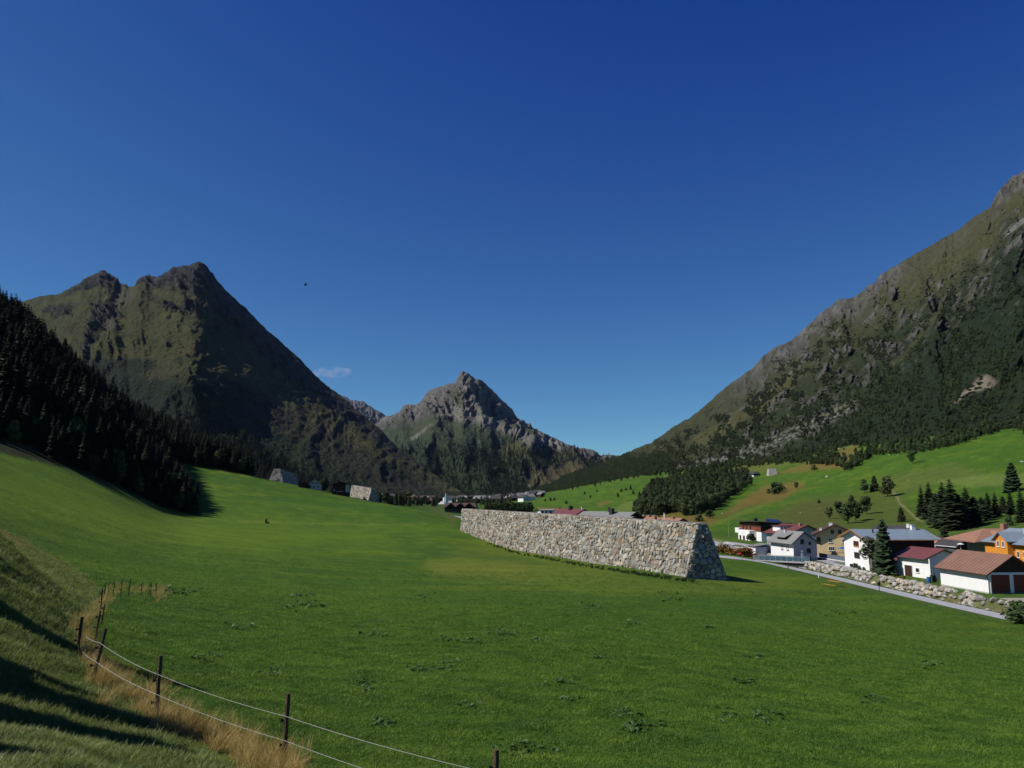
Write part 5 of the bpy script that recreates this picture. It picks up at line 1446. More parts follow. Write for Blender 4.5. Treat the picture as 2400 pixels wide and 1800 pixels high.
# cream guesthouse
D5 = 226.0; pc = P(1960.5, 1300, D5)
rz5 = R(-20)
cr_, _ = house('guesthouse', 'cream guesthouse with brown-red roof and painted emblem behind the grey railing', 'house', pc.x, D5, rz5, (5.2, 5.6), 15, (6.1, 6.0), 8.6, CREAM, R_BROWN, (1.1, 1.2), 0.25,
  wins=[('f', 4.45, 6.3, 0.85, 0.95, FRB, 2), ('f', 6.4, 6.3, 0.85, 0.95, FRB, 2), ('f', 3.8, 3.75, 1.05, 1.1, FRW, 2), ('f', 7.35, 3.75, 1.05, 1.1, FRW, 2), ('f', 4.0, 1.55, 1.6, 1.05, FRW, 3), ('f', 0.75, 3.9, 1.0, 1.3, FRB, 1), ('l', 12.5, 4.0, 1.1, 1.1, FRW)], chim=[(-1.0, 3.0, 0.9, 1.0, WHITE), (-3.8, 0.6, 0.6, 0.9, WHITE)])
mb = MB()
ar = [(-0.85, 0.0)] + [(-0.85 * math.cos(k * math.pi / 8), 0.5 + 0.85 * math.sin(k * math.pi / 8)) for k in range(9)] + [(0.85, 0.0)]
mb.add([(-0.6 + a_, -0.02, b2) for a_, b2 in ar] + [(-0.6 + a_, 0.03, b2) for a_, b2 in ar], [tuple(range(11)), tuple(range(21, 10, -1))] + [(k, 11 + k, 11 + (k + 1) % 11, (k + 1) % 11) for k in range(11)]); mb.build('arched_gateway', M_dark, cr_)
mb = MB()
M_paint = mat_plain('ochre_paint', (0.36, 0.22, 0.08), 0.9, 0.1)
for (xa, za, xb, zb) in ((1.4, 3.2, 2.3, 3.75), (2.3, 3.75, 2.6, 3.55), (2.6, 3.55, 3.1, 3.25), (1.5, 2.98, 3.3, 3.02)):
    mb.add([(xa, -0.012, za), (xb, -0.012, zb), (xb, -0.012, zb + 0.07), (xa, -0.012, za + 0.07), (xa, -0.002, za), (xb, -0.002, zb), (xb, -0.002, zb + 0.07), (xa, -0.002, za + 0.07)], [(0, 1, 2, 3), (4, 7, 6, 5), (0, 4, 5, 1), (2, 6, 7, 3), (0, 3, 7, 4), (1, 5, 6, 2)])
tag(mb.build('painted_emblem', M_paint, cr_), kind=None)
for zz in (1.9, 4.2):
    mb = MB(); mb.box(-6.6, -5.205, -0.1, 4.0, zz, zz + 0.12); mb.box(-6.62, -6.56, -0.1, 4.0, zz + 0.12, zz + 0.95); mb.box(-6.56, -5.21, -0.1, -0.04, zz + 0.12, zz + 0.95); mb.build('balcony', WHITE, cr_)

# grey-roofed house
D3 = 210.5; p3 = P(1884.4, 1306, D3); rz3 = R(9)
h3, _ = house('grey_house', 'white house with grey roof and a shaded grey gable beside the bridge', 'house', p3.x, D3, rz3, (2.8, 3.8), 12.5, (4.9, 4.75), 7.25, GREYR, R_GREY, (0.9, 0.7), 0.18, trim=DGREYW,
  wins=[('f', 2.5, 4.35, 1.05, 1.15, FRB, 2), ('f', 4.6, 4.1, 0.65, 0.75, FRB, 1), ('f', 4.2, 2.0, 1.1, 1.15, FRB, 2), ('l', 9.5, 2.5, 1.1, 1.0, FRB), ('l', 6.5, 2.5, 1.1, 1.0, FRB)], doors=[('f', 4.3, 1.1, 1.35, FRB)], chim=[(-0.8, 8.0, 0.35, 1.1, WHITE)])
slab(h3, 'sunlit_side', WHITE, -2.8 - 0.03, -2.804, 0.05, 12.4, 0, 4.6)  # white slab for the sunlit side; the grey gable carries shade in its colour
mb = MB(); mb.add([(-3.2, 3.6, 5.75), (-0.7, 3.6, 6.9), (-0.7, 9.0, 6.9), (-3.2, 9.0, 5.75), (-3.2, 3.6, 5.9), (-0.7, 3.6, 7.05), (-0.7, 9.0, 7.05), (-3.2, 9.0, 5.9)], [(0, 3, 2, 1), (4, 5, 6, 7), (0, 1, 5, 4), (1, 2, 6, 5), (2, 3, 7, 6), (3, 0, 4, 7)]); mb.build('dormer_roof', R_GREY, h3)
slab(h3, 'dormer_wall', BWOOD, -2.75, -1.5, 3.9, 8.7, 5.2, 5.95)
# flat annex, low white garden wall hut
pa = P(1771, 1296, 232); ax = thing('annex', 'small flat-roofed white annex in front of the grey-roofed house', 'annex', (pa.x, 232, VZ), R(9))
slab(ax, 'wall', WHITE, 0, 3.5, 0, 4.5, -1, 2.2); mb = MB(); mb.prism([(-0.4, 2.25), (4.4, 2.9), (4.4, 3.05), (-0.4, 2.4)], -0.4, 5.2); mb.build('roof', R_GREY, ax)
slab(ax, 'shaded_bay', GREYR, 3.51, 4.6, 0.2, 4.4, -1, 2.5)  # grey slab on the white annex: shade put into the colour

# red-roofed house behind
D2 = 258.0; p2 = P(1893, 1290, D2); rz2 = R(12)
h2, _ = house('red_roofed_house', 'house with red roof, red chimney and white band of attic windows', 'house', p2.x, D2, rz2, (6.2, 4.8), 14, (4.9, 5.4), 7.35, GREYR, R_DRED, (1.0, 0.8), 0.2, wins=[('f', 9.0, 5.2, 0.7, 0.8, FRB, 1), ('f', 5, 3.0, 1.1, 1.2, FRB)], chim=[(-0.9, 2.0, 0.75, 0.9, R_TERRA)])
mb = MB(); mb.box(-5.6, -0.9, 6.5, 11, 5.0, 7.0); mb.build('dormer', WHITE, h2)
mb = MB(); mb.prism([(-6.1, 7.0), (-0.4, 7.1), (-0.4, 7.25), (-6.1, 7.15)], 6.1, 11.4); mb.build('dormer_roof', R_DRED, h2)
for k in range(4): add_window(h2, Vector((-5.0 + k * 1.15, 6.5, 6.0)), Vector((1, 0, 0)), Vector((0, -1, 0)), 0.7, 0.75, FRW, panes=1)

# modern hotel
D1 = 287.0; p1 = P(1785.5, 1270.5, D1); rz1 = R(6)
hot = thing('modern_house', 'modern white house with dark timber upper floor and flat overhanging roof', 'house', (p1.x, D1, VZ), rz1)
slab(hot, 'ground_floor', WHITE, 0, 9.5, 0, 19.5, -2, 4.2)
slab(hot, 'upper_floor', BWOOD, -0.15, 11.5, -0.1, 19.7, 4.204, 7.15)
slab(hot, 'red_cladding', RWOOD, -0.22, -0.154, 0.0, 19.6, 4.22, 5.7)
mb = MB(); mb.hexa([(-1.6, -0.9, 7.6), (13, -1.0, 6.6), (13, 22.4, 6.6), (-1.6, 22.4, 7.6), (-1.6, -0.9, 7.85), (13, -1.0, 6.85), (13, 22.4, 6.85), (-1.6, 22.4, 7.85)]); rf = mb.build('roof', R_DARK, hot)
mb = MB(); mb.box(1.0, 2.2, 8, 9.0, 7.6, 8.7); mb.build('chimney', M_dark, rf)
mb = MB(); mb.hexa([(4.5, 2, 7.6), (9.0, 2, 7.2), (9.0, 6, 7.3), (4.5, 6, 7.7), (4.5, 2, 7.7), (9, 2, 7.3), (9, 6, 8.3), (4.5, 6, 8.6)]); mb.build('solar_panel', mat_glass('solar_glass', (0.01, 0.02, 0.06)), rf)
slab(hot, 'entrance_block', WHITE, -2.6, -0.004, 4.4, 15.0, -1, 4.35)
for (yy, w, h, z0) in ((12.9, 1.5, 1.5, 0.9), (6.2, 0.7, 1.9, 0.9)):
    add_window(hot, Vector((-2.6, yy, z0)), Vector((0, -1, 0)), Vector((-1, 0, 0)), w, h, FRB, panes=1)
add_door(hot, Vector((-2.6, 9.6, 0)), Vector((0, -1, 0)), Vector((-1, 0, 0)), 1.7, 2.4, M_dark, FRB)
add_window(hot, Vector((-1.3, 4.4, 1.0)), Vector((1, 0, 0)), Vector((0, -1, 0)), 0.9, 1.7, FRB, panes=1)
for yy in (9.0, 12.5, 15.5): add_window(hot, Vector((-0.24, yy, 4.5)), Vector((0, -1, 0)), Vector((-1, 0, 0)), 0.9, 1.6, FRB, panes=1)
add_window(hot, Vector((3.0, 0, 1.1)), Vector((1, 0, 0)), Vector((0, -1, 0)), 1.9, 1.6, FRB, panes=2)
mb = MB(); mb.box(-1.5, -0.16, 17.2, 20.8, 3.1, 4.9); mb.build('balcony', WHITE, hot)
mb = MB()
for (y0_, z0_, y1_, z1_) in ((10.6, 3.45, 10.0, 3.95), (10.0, 3.95, 9.4, 3.45), (11.6, 3.18, 8.4, 3.18)):
    mb.tube((-2.61, y0_, z0_), (-2.61, y1_, z1_), 0.035, n=4)
mb.build('emblem', mat_plain('grey_lettering', (0.42, 0.42, 0.42), 0.8, 0.1), hot)

# dark grey gabled house behind
D10 = 196.0; p10 = P(1 * 2262.5, 1290, D10)
house('dark_house', 'dark grey gabled shed behind the white parasol', 'shed', p10.x, D10, R(8), 4.2, 8, 4.6, 6.15, DGREYW, R_DARK, (0.35, 0.4), 0.12, trim=WHITE)
# orange-roofed house behind the long barn
p7 = P(2190, 1290, 208); house('tiled_house', 'white house with bright orange tiles half hidden behind the long metal roof', 'house', p7.x + 1.2, 206, R(30), 4.6, 7, 4.0, 5.9, WHITE, mat_roof('orange_tiles', (0.50, 0.15, 0.06), 0.8), (0.5, 0.5), 0.18, wins=[('l', 5.0, 2.2, 0.8, 0.8, FRB, 1), ('f', 1.4, 2.2, 0.8, 0.8, FRB, 1)])
house('gabled_house', 'dark gabled roof with white chimney rising behind the long metal roof', 'house', P(2176, 1290, 206).x, 214, R(48), 7.5, 9, 6.6, 8.6, GREYR, R_DARK, (0.5, 0.5), 0.2, chim=[(-0.6, 0.6, 0.7, 1.0, WHITE)])

# terracotta-roofed chalet
ch = thing('chalet', 'chalet with wide terracotta roof and red flower balcony left of the orange house', 'house', (110.8, 188.0, VZ), R(4))
slab(ch, 'wall', GREYR, 0, 12, -4.2, 7, -1, 6.9)
mb = MB(); mb.add([(-7.6, -7.4, 6.5), (8.5, -7.4, 6.5), (11.6, 0, 9.15), (-0.4, 0, 9.15), (-5.5, 7.5, 6.6), (13.0, 7.5, 6.5), (-7.6, -7.4, 6.3), (8.5, -7.4, 6.3), (11.6, 0, 8.9), (-0.4, 0, 8.9), (-5.5, 7.5, 6.4), (13.0, 7.5, 6.3)],
   [(0, 1, 2, 3), (3, 2, 5, 4), (0, 3, 4), (6, 9, 8, 7), (9, 10, 11, 8), (6, 10, 9), (0, 6, 7, 1), (1, 7, 8, 2), (2, 8, 11, 5), (4, 10, 6, 0), (5, 11, 10, 4)]); rf = mb.build('roof', R_TERRA, ch)
mb = MB(); mb.box(4.2, 5.4, -0.7, 0.5, 8.6, 10.3); mb.build('chimney', R_TERRA, rf)
mb = MB(); mb.prism([(-1.7, 7.0), (0.5, 8.5), (2.7, 7.0), (2.7, 7.2), (0.5, 8.75), (-1.7, 7.2)], -8.0, -1.5); mb.build('cross_gable', R_TERRA, rf)
mb = MB(); mb.prism([(-1.2, 6.3), (2.2, 6.3), (2.2, 7.2), (0.5, 8.4), (-1.2, 7.2)], -6.8, -1.6); mb.build('gable_wall', BWOOD, ch)
mb = MB(); mb.box(-1.6, 4.5, -6.6, -4.21, 4.6, 4.8); mb.box(-1.6, 4.5, -6.6, -6.5, 4.8, 5.75); mb.box(-1.6, -1.5, -6.5, -4.21, 4.8, 5.75); mb.build('balcony', OWOOD, ch)
mb = MB(); mb.box(-3.4, 4.5, -7.2, -4.21, 1.9, 2.1); mb.box(-3.4, 4.5, -7.2, -7.1, 2.1, 3.0); mb.box(-3.4, -3.3, -7.1, -4.21, 2.1, 3.0); mb.build('balcony', OWOOD, ch)
tag(link('flowers', leafy_mesh('flowers', 9, 0.9, 1.0, mat_plain('red_flowers', (0.35, 0.02, 0.02), 0.8, 0.2, 0.5, 8), 160, 0.1, 6, 0.12), ch), kind='stuff'); fl = COL.objects[-1] if False else [o for o in ch.children if o.name.startswith('flowers')][0]; fl.location = (0.6, -7.15, 2.6); fl.scale = (4.0, 0.4, 0.9)
for k, x in enumerate((-2.6, 0.2)):
    slab(ch, 'balcony_screen', WHITE, x, x + (1.2 if k == 0 else 0.8), -6.9, -6.8, 3.1, 4.4 - k * 0.7)
add_window(ch, Vector((2.6, -4.2, 2.6)), Vector((1, 0, 0)), Vector((0, -1, 0)), 1.6, 1.5, FRW, panes=2)

# orange house
oh_, _ = house('orange_house', 'orange rendered house with blue-grey metal roof at the right edge', 'house', 106.3, 156.6, R(0), (6.0, 6.0), 14, (7.3, 7.3), 9.75, ORANGE, R_BLUE, (0.7, 0.7), 0.15, gable=None, trim=BWOOD,
   wins=[('l', 14 - 1.0, 4.6, 0.8, 1.25, FRW, 1), ('l', 14 - 2.9, 4.6, 0.8, 1.25, FRW, 1)], chim=[(-1.6, 4.2, 0.7, 1.0, M_dark), (-2.6, 5.6, 0.45, 1.3, M_conc)])
slab(oh_, 'front_shade', BWOOD, -5.95, 5.95, -0.06, -0.003, 0.0, 7.2)  # dark sheet over the orange gable, standing in for its shade
bay = thing('orange_wing', 'orange gabled wing with four small white windows', 'house wing', (99.0, 162.8, VZ), -math.pi / 2)
mb = MB(); mb.prism([(-2.05, -1), (2.05, -1), (2.05, 7.9), (0, 9.35), (-2.05, 7.9)], 0, 2.9); mb.build('wall', ORANGE, bay)
mb = MB(); vs = [(-2.6, -0.5, 7.53), (0, -0.5, 9.37), (2.6, -0.5, 7.53), (2.6, -0.5, 7.67), (0, -0.5, 9.52), (-2.6, -0.5, 7.67)]
mb.add(vs + [(a_, 7.0, c_) for a_, b2, c_ in vs], [(0, 1, 4, 5), (1, 2, 3, 4), (6, 11, 10, 7), (7, 10, 9, 8), (0, 6, 7, 1), (1, 7, 8, 2), (2, 8, 9, 3), (3, 9, 10, 4), (4, 10, 11, 5), (5, 11, 6, 0)]); mb.build('roof', R_BLUE, bay)
for zc in (3.75, 6.45):
    for u in (-0.85, 0.85): add_window(bay, Vector((u, 0, zc)), Vector((1, 0, 0)), Vector((0, -1, 0)), 0.85, 1.2, FRW, panes=2)
print('village', round(time.time() - T0, 1))

# ------------------------------------------------------------------ roofs behind the dam
def behind(px, py, D, *a, **k):
    p = P(px, py, D); return p.x
d_ = 320; house('guesthouse', 'guesthouse with dark red roof showing above the middle of the long dam', 'house', P(1367, 1193, d_).x, d_, R(26), 13, 17, 8.7, 11.9, BWOOD, R_RED, (1.2, 1.2), 0.25, z=zpx(1193, d_) - 12.2, chim=[(-0.6, 9, 1.4, 1.6, M_dark), (0.0, 1.0, 0.4, 1.0, WHITE)])
d_ = 262; house('apartment_house', 'large grey-roofed house with black chimneys behind the long dam', 'house', P(1485, 1200, d_).x, d_, R(40), 15, 22, 8.4, 11.5, BWOOD, R_GREY, (1.2, 1.0), 0.25, z=zpx(1200, d_) - 11.8, chim=[(-1.8, 8, 1.3, 2.0, M_dark), (0, 11, 0.5, 1.6, M_dark)])
d_ = 254; house('side_house', 'smaller grey gable standing before the large grey-roofed house', 'house', P(1480, 1209, d_).x, d_ - 2, R(38), 10, 6, 7.3, 9.0, BWOOD, R_GREY, (0.8, 0.8), 0.22, z=zpx(1209, d_) - 9.4)
d_ = 285; house('terracotta_house', 'terracotta-roofed house, further and left one of two behind the dam', 'house', P(1541, 1209, d_).x, d_, R(30), 10, 13, 6.5, 8.7, BWOOD, R_TERRA, (1.0, 0.8), 0.22, z=zpx(1209, d_) - 9.0, chim=[(-1.2, 3, 0.8, 0.9, R_TERRA), (-1.2, 6, 0.8, 0.9, R_TERRA)])
d_ = 232; house('terracotta_house', 'terracotta-roofed house with brick chimney stack, nearer the end of the dam', 'house', P(1596, 1214, d_).x, d_, R(32), 9.6, 14, 7.2, 9.3, BWOOD, R_TERRA, (0.9, 0.9), 0.22, z=zpx(1214, d_) - 9.6, chim=[(-2.8, 8, 0.9, 2.0, R_TERRA), (-0.6, 2.6, 0.6, 0.7, R_TERRA), (-0.4, 6.5, 0.25, 1.6, WHITE)])
d_ = 400; house('inn', 'white inn with terracotta roof far behind the left part of the dam', 'house', P(1262, 1191, d_).x, d_, R(-50), 9, 13, 5.0, 7.2, WHITE, R_TERRA, (0.9, 0.8), 0.25, z=zpx(1192, d_) - 7.4, wins=[('f', 2.5, 3.2, 1.2, 1.2, FRB), ('f', 6.0, 3.2, 1.2, 1.2, FRB), ('r', 3, 3.0, 1.2, 1.2, FRB), ('r', 7, 3.0, 1.2, 1.2, FRB), ('r', 11, 3.0, 1.2, 1.2, FRB)])
bx = P(1281, 1193, 392).x; o = thing('office_block', 'pale flat-roofed block beside the far inn', 'building', (bx, 392, zpx(1203, 392) - 1), R(-8)); slab(o, 'wall', WHITE, -3.2, 3.2, 0, 9, -1, 2.6); slab(o, 'roof', M_conc, -3.6, 3.6, -0.4, 9.4, 2.604, 2.8)
for k in range(3): add_window(o, Vector((-2 + 2 * k, 0, 1.0)), Vector((1, 0, 0)), Vector((0, -1, 0)), 1.1, 1.1, FRB, panes=1)
wg = hit(1244, 1189, 500, 1500); W_ = 12.0 * wg.y / 900
wd = thing('splitting_wedge', 'grey wedge-shaped stone avalanche splitter on the far meadow', 'stone wedge', tuple(wg), R(20))
mb = MB(); s = wg.y / 1850.0 * 1.0; mb.add([(-8*s, -6*s, -2), (7*s, -2*s, -2), (7*s, 9*s, -2), (-8*s, 9*s, -2), (-3*s, -1*s, 12*s), (4*s, 2*s, 12*s), (4*s, 6*s, 12*s), (-3*s, 6*s, 12*s)], [(0, 3, 2, 1), (4, 5, 6, 7), (0, 1, 5, 4), (1, 2, 6, 5), (2, 3, 7, 6), (3, 0, 4, 7)]); mb.build('masonry', mat_plain('grey_masonry', (0.33, 0.32, 0.29), 0.9, 0.2, 0.3, 0.6, bmp=0.8, bscale=1.2), wd)

# ------------------------------------------------------------------ far meadow farm
def onD(px, D): x = P(px, 1150, D).x; return Vector((x, D, zs(x, D)))
q = onD(736, 540); fh, _ = house('farmhouse', 'white farmhouse with steep dark roof between the small dams', 'house', q.x + 0.5, q.y, R(12), (4.6, 4.6), 12, 3.6, 7.6, GREYR, R_DARK, (0.7, 0.6), 0.25, z=q.z - 0.3, wins=[('f', 1.6, 1.4, 1.0, 1.2, FRB, 1), ('f', 4.0, 1.4, 1.0, 1.2, FRB, 1), ('f', 6.6, 1.4, 1.0, 1.2, FRB, 1), ('f', 3.0, 4.0, 0.9, 1.0, FRB, 1), ('f', 5.8, 4.0, 0.9, 1.0, FRB, 1)])  # white walls drawn in grey: their shading is put into the colour
q = onD(711, 524); house('hay_shed', 'low dark hay shed in front of the farmhouse\'s left corner', 'shed', q.x, q.y + 2, R(14), 7.0, 6, 1.9, 3.9, BWOOD, R_DARK, (0.8, 0.6), 0.2, z=q.z - 0.3, gable=BWOOD)
q = onD(799, 535); bn, _ = house('barn', 'dark timber barn with one pale panel on the far meadow', 'barn', q.x, q.y, R(10), 11.5, 12, 7.6, 9.4, BWOOD, R_DARK, (1.6, 1.2), 0.3, z=q.z - 0.3)
slab(bn, 'pale_panel', M_conc, 3.0, 5.7, -0.12, -0.004, 2.6, 7.6)
slab(bn, 'low_wall', M_conc, -4.8, -4.0, -0.12, -0.004, 3.3, 4.4)
for k in range(4): slab(bn, 'vent_slot', WHITE, -3.0 + k * 1.2, -2.3 + k * 1.2, -0.10, -0.004, 2.9, 3.15)
q = hit(1767, 1118, 500, 1500); hb, _ = house('alpine_hut', 'hillside hut with white base and red-brown timber front on the right slope', 'hut', q.x + 3, q.y, R(24), 8.5, 14, 4.2, 6.6, WHITE, R_DARK, (0.9, 0.9), 0.25, z=q.z - 0.8, wins=[('f', 3.0, 1.2, 0.9, 0.9, FRB, 1), ('f', 5.8, 1.2, 0.9, 0.9, FRB, 1)])
slab(hb, 'timber_front', RWOOD, -4.2, 4.2, -0.3, -0.004, 2.6, 4.4)
slab(hb, 'side_boards', BWOOD, 4.254, 4.35, 0, 14, 0, 4.2)
q = hit(1812, 1112, 500, 1500); wd = thing('splitting_wedge', 'grey stone wedge uphill of the hillside hut', 'stone wedge', (q.x, q.y, q.z), R(10))
mb = MB(); mb.add([(-7, -4, -3), (3, -6, -3), (7, 5, -3), (-5, 6, -3), (-5, -1, 6), (2, -2, 6.5), (3, 3, 6.5), (-4, 4, 6)], [(0, 3, 2, 1), (4, 5, 6, 7), (0, 1, 5, 4), (1, 2, 6, 5), (2, 3, 7, 6), (3, 0, 4, 7)]); mb.build('masonry', bpy.data.materials['grey_masonry'], wd)

# hotel at the end of the meadow
q = hit(1078, 1203, 450, 1000)
dq = q.y + 4
lz = thing('lodge', 'long dark brown lodge with three gables beyond the left end of the dam', 'hotel', (P(1078, 1200, dq).x, dq, q.z), R(-3))
slab(lz, 'wall', BWOOD, -13, 12.5, 0, 12, -2, 5.2)
mb = MB(); mb.add([(-15, -2.5, 5.3), (14, -2.5, 5.3), (12.5, 6, 8.6), (-12, 6, 8.6), (-15, 14, 5.3), (14, 14, 5.3)], [(0, 1, 2, 3), (3, 2, 5, 4), (0, 3, 4), (1, 5, 2), (0, 4, 5, 1)]); rf = mb.build('roof', R_BROWN, lz)
for gx_ in (-7.5, 0.5, 8.0):
    mb = MB(); mb.prism([(gx_ - 3.4, 5.5), (gx_, 8.1), (gx_ + 3.4, 5.5), (gx_ + 3.4, 5.8), (gx_, 8.5), (gx_ - 3.4, 5.8)], -2.9, 6); mb.build('dormer_roof', R_BROWN, rf)
slab(lz, 'balcony', DGREYW, -13, 12.5, -1.8, -0.01, 2.6, 3.5)
for k in range(10): add_window(lz, Vector((-11.5 + k * 2.5, 0, 0.5)), Vector((1, 0, 0)), Vector((0, -1, 0)), 1.2, 1.4, FRW, panes=1)
slab(lz, 'end_wall', mat_plain('apricot_render', (0.55, 0.30, 0.17), 0.9, 0.1), 12.51, 15.2, 1, 8, -1, 4.8)
q = hit(1033, 1186, 350, 900); tn = thing('tent', 'white pointed tent canopy left of the dark lodge', 'tent', (q.x, q.y + 12, q.z - 0.5))
M_canvas = mat_plain('white_canvas', (0.75, 0.75, 0.74), 0.8, 0.2, 0.03)
mb = MB(); s = q.y / 1850.0; mb.add([(-9*s, -3*s, 5*s), (8*s, -3*s, 5*s), (9*s, 5*s, 5*s), (-8*s, 5*s, 5*s), (0, 1*s, 13*s)], [(0, 1, 4), (1, 2, 4), (2, 3, 4), (3, 0, 4), (0, 3, 2, 1)]); mb.build('canopy', M_canvas, tn)
for (a_, b2) in ((-8*s, -2.5*s), (7.5*s, -2.5*s), (8*s, 4.5*s), (-7.5*s, 4.5*s)):
    mb = MB(); mb.tube((a_, b2, -2), (a_, b2, 5.1*s), 0.12); mb.build('pole', M_steel, tn)

# ------------------------------------------------------------------ far village
def small_house(proto_rg, loc, rz, s, wall, roof, label, group):
    t = thing('village_house', label, 'house', loc, rz, group)
    w, l, e, a_ = 9 * s, 12 * s, 5.2 * s, 8.0 * s
    mb = MB(); mb.prism([(-w/2, -3), (w/2, -3), (w/2, e), (0, a_), (-w/2, e)], 0, l); mb.build('wall', wall, t)
    mb = MB(); vs = [(-w/2 - 1, -0.8, e - 0.6), (0, -0.8, a_ + 0.02), (w/2 + 1, -0.8, e - 0.6), (w/2 + 1, -0.8, e - 0.3), (0, -0.8, a_ + 0.4), (-w/2 - 1, -0.8, e - 0.3)]
    mb.add(vs + [(p, l + 0.8, r) for p, q, r in vs], [(0, 1, 4, 5), (1, 2, 3, 4), (6, 11, 10, 7), (7, 10, 9, 8), (0, 6, 7, 1), (1, 7, 8, 2), (2, 8, 9, 3), (3, 9, 10, 4), (4, 10, 11, 5), (5, 11, 6, 0)]); mb.build('roof', roof, t)
    for zz in (1.2, 3.6) if s > 0.7 else (2.4,):
        for k in (-1, 1):
            mb = MB(); mb.box(k * w * 0.22 - 0.7, k * w * 0.22 + 0.7, -0.06, 0.02, zz * s, zz * s + 1.3); mb.build('window', GLASS, t)
    return t
rg = random.Random(31)
MW, MBn = WHITE, BWOOD
def cluster(n, box, near, far, lab, grp, wmix=0.3, smin=0.7, smax=1.3, tries=30, mind=14):
    placed = []
    for i in range(n):
        for _ in range(tries):
            px, py = rg.uniform(box[0], box[2]), rg.uniform(box[1], box[3])
            q = hit(px, py, near, far)
            if all((q.x - b.x) ** 2 + (q.y - b.y) ** 2 > mind ** 2 for b in placed): break
        else: continue
        placed.append(q)
        small_house(rg, (q.x, q.y, q.z), R(rg.choice([-20, 10, 35, 60, -60, 80])), rg.uniform(smin, smax), MW if rg.random() < wmix else MBn, rg.choice([R_DARK, R_BROWN, R_GREY, R_DARK]), lab, grp)
for _i in range(34):
    _p = rg.uniform(888, 1030); _D = rg.uniform(860, 1400); _x = P(_p, 1165, _D).x
    small_house(rg, (_x, _D, zs(_x, _D)), R(rg.choice([-20, 10, 35, 60, -60, 80])), rg.uniform(0.8, 1.2), WHITE if rg.random() < 0.3 else BWOOD, rg.choice([R_DARK, R_BROWN, R_GREY]), 'small dark-roofed house of the far village left of the church', 'far village houses')
if False: cluster(30, (885, 1163, 1028, 1172), 900, 2600, 'small dark-roofed house of the far village left of the church', 'far village houses', 0.3, 0.9, 1.5)
cluster(26, (1062, 1170, 1130, 1178), 900, 2600, 'small house of the far village around the church', 'far village houses right of the church', 0.4, 0.8, 1.3)
cluster(12, (1126, 1170, 1175, 1182), 800, 2600, 'pale house of the far village in the valley bottom', 'houses in the valley bottom', 0.6, 0.8, 1.3)
def far_pt(px, py, D): p = P(px, py, D); return p
for (box, n, lab, grp, Dr_) in (((1195, 1160, 1234, 1176), 22, 'tiny white or brown house of the hamlet at the valley head', 'hamlet at the valley head', (1900, 2300)), ((1243, 1148, 1272, 1166), 12, 'tiny house of the upper hamlet on the right slope', 'upper hamlet', (1900, 2200))):
    for i in range(n):
        px, py = rg.uniform(box[0], box[2]), rg.uniform(box[1], box[3])
        q = hit(px, py, 900, 2600)
        small_house(rg, (q.x, q.y, q.z), R(rg.choice([-20, 10, 35, 60, -60])), rg.uniform(0.7, 1.1), WHITE if rg.random() < 0.65 else BWOOD, rg.choice([R_DARK, R_GREY]), lab, grp)
# church
qc = P(1046, 1170, 1100); s = 1100 / 1850.0
chu = thing('church', 'white village church tower with a slim red spire', 'church', (qc.x, 1100, max(zpx(1170, 1100), zs(qc.x, 1100) - 2)), R(12))
tw = 3.6 * s; ht = 13.5 * s
slab(chu, 'tower', WHITE, -tw/2, tw/2, 0, tw, -6, ht)
mb = MB(); mb.add([(-tw*.6, -tw*.1, ht), (tw*.6, -tw*.1, ht), (tw*.6, tw*1.1, ht), (-tw*.6, tw*1.1, ht), (0, tw/2, ht + 10*s)], [(0, 1, 4), (1, 2, 4), (2, 3, 4), (3, 0, 4), (0, 3, 2, 1)]); mb.build('spire', R_RED, chu)
for zz in (0.55, 0.75):
    slab(chu, 'window', GLASS, -0.5*s, 0.5*s, -0.1, -0.004, ht*zz, ht*zz + 1.6*s)
mb = MB(); mb.prism([(-5*s, -4), (5*s, -4), (5*s, 4*s), (0, 7*s), (-5*s, 4*s)], tw + 0.01, tw + 18*s); mb.build('nave', WHITE, chu)
mb = MB(); mb.prism([(-5.6*s, 3.7*s), (0, 7.05*s), (5.6*s, 3.7*s), (5.6*s, 4.1*s), (0, 7.5*s), (-5.6*s, 4.1*s)], tw + 0.02, tw + 18.5*s); mb.build('nave_roof', R_DARK, chu)
# trees among the far village
n = 900
for _p, _D, ht_ in ((905, 840, 10), (938, 800, 12), (946, 820, 11), (957, 830, 13), (972, 810, 9), (1003, 820, 9), (1016, 840, 8), (925, 900, 9), (988, 880, 9)):
    _x = P(_p, 1165, _D).x; tree('alder' if ht_ % 2 else 'pine', (_x, _D, zs(_x, _D) - 0.2), ht_, 'dark tree in front of the far village roofs left of the church', 'trees before the far village', wide=1.3)
vx = rs.uniform(870, 1200, n); vy = rs.uniform(1164, 1186, n)
kk = ~((vx > 1032) & (vx < 1060)); vx, vy = vx[kk], vy[kk]
P5 = np.array([hit(a_, b2, 650, 2600) for a_, b2 in zip(vx[:420], vy[:420])])
rot, sc = rnd_place(len(P5), rs, 0.6, 1.0)
scatter('village_trees', P5, rot, sc, rs.randint(0, 8, len(P5)), C_mix, label='dark trees between the houses of the far village')
P6 = np.array([hit(rs.uniform(1140, 1245), rs.uniform(1187, 1200), 330, 700) for _ in range(160)])
rot, sc = rnd_place(len(P6), rs, 0.7, 1.1)
scatter('riverside_trees', P6, rot, sc, rs.randint(0, 4, len(P6)), C_mix, label='band of leafy trees just beyond the left half of the long dam')
print('far village', round(time.time() - T0, 1))
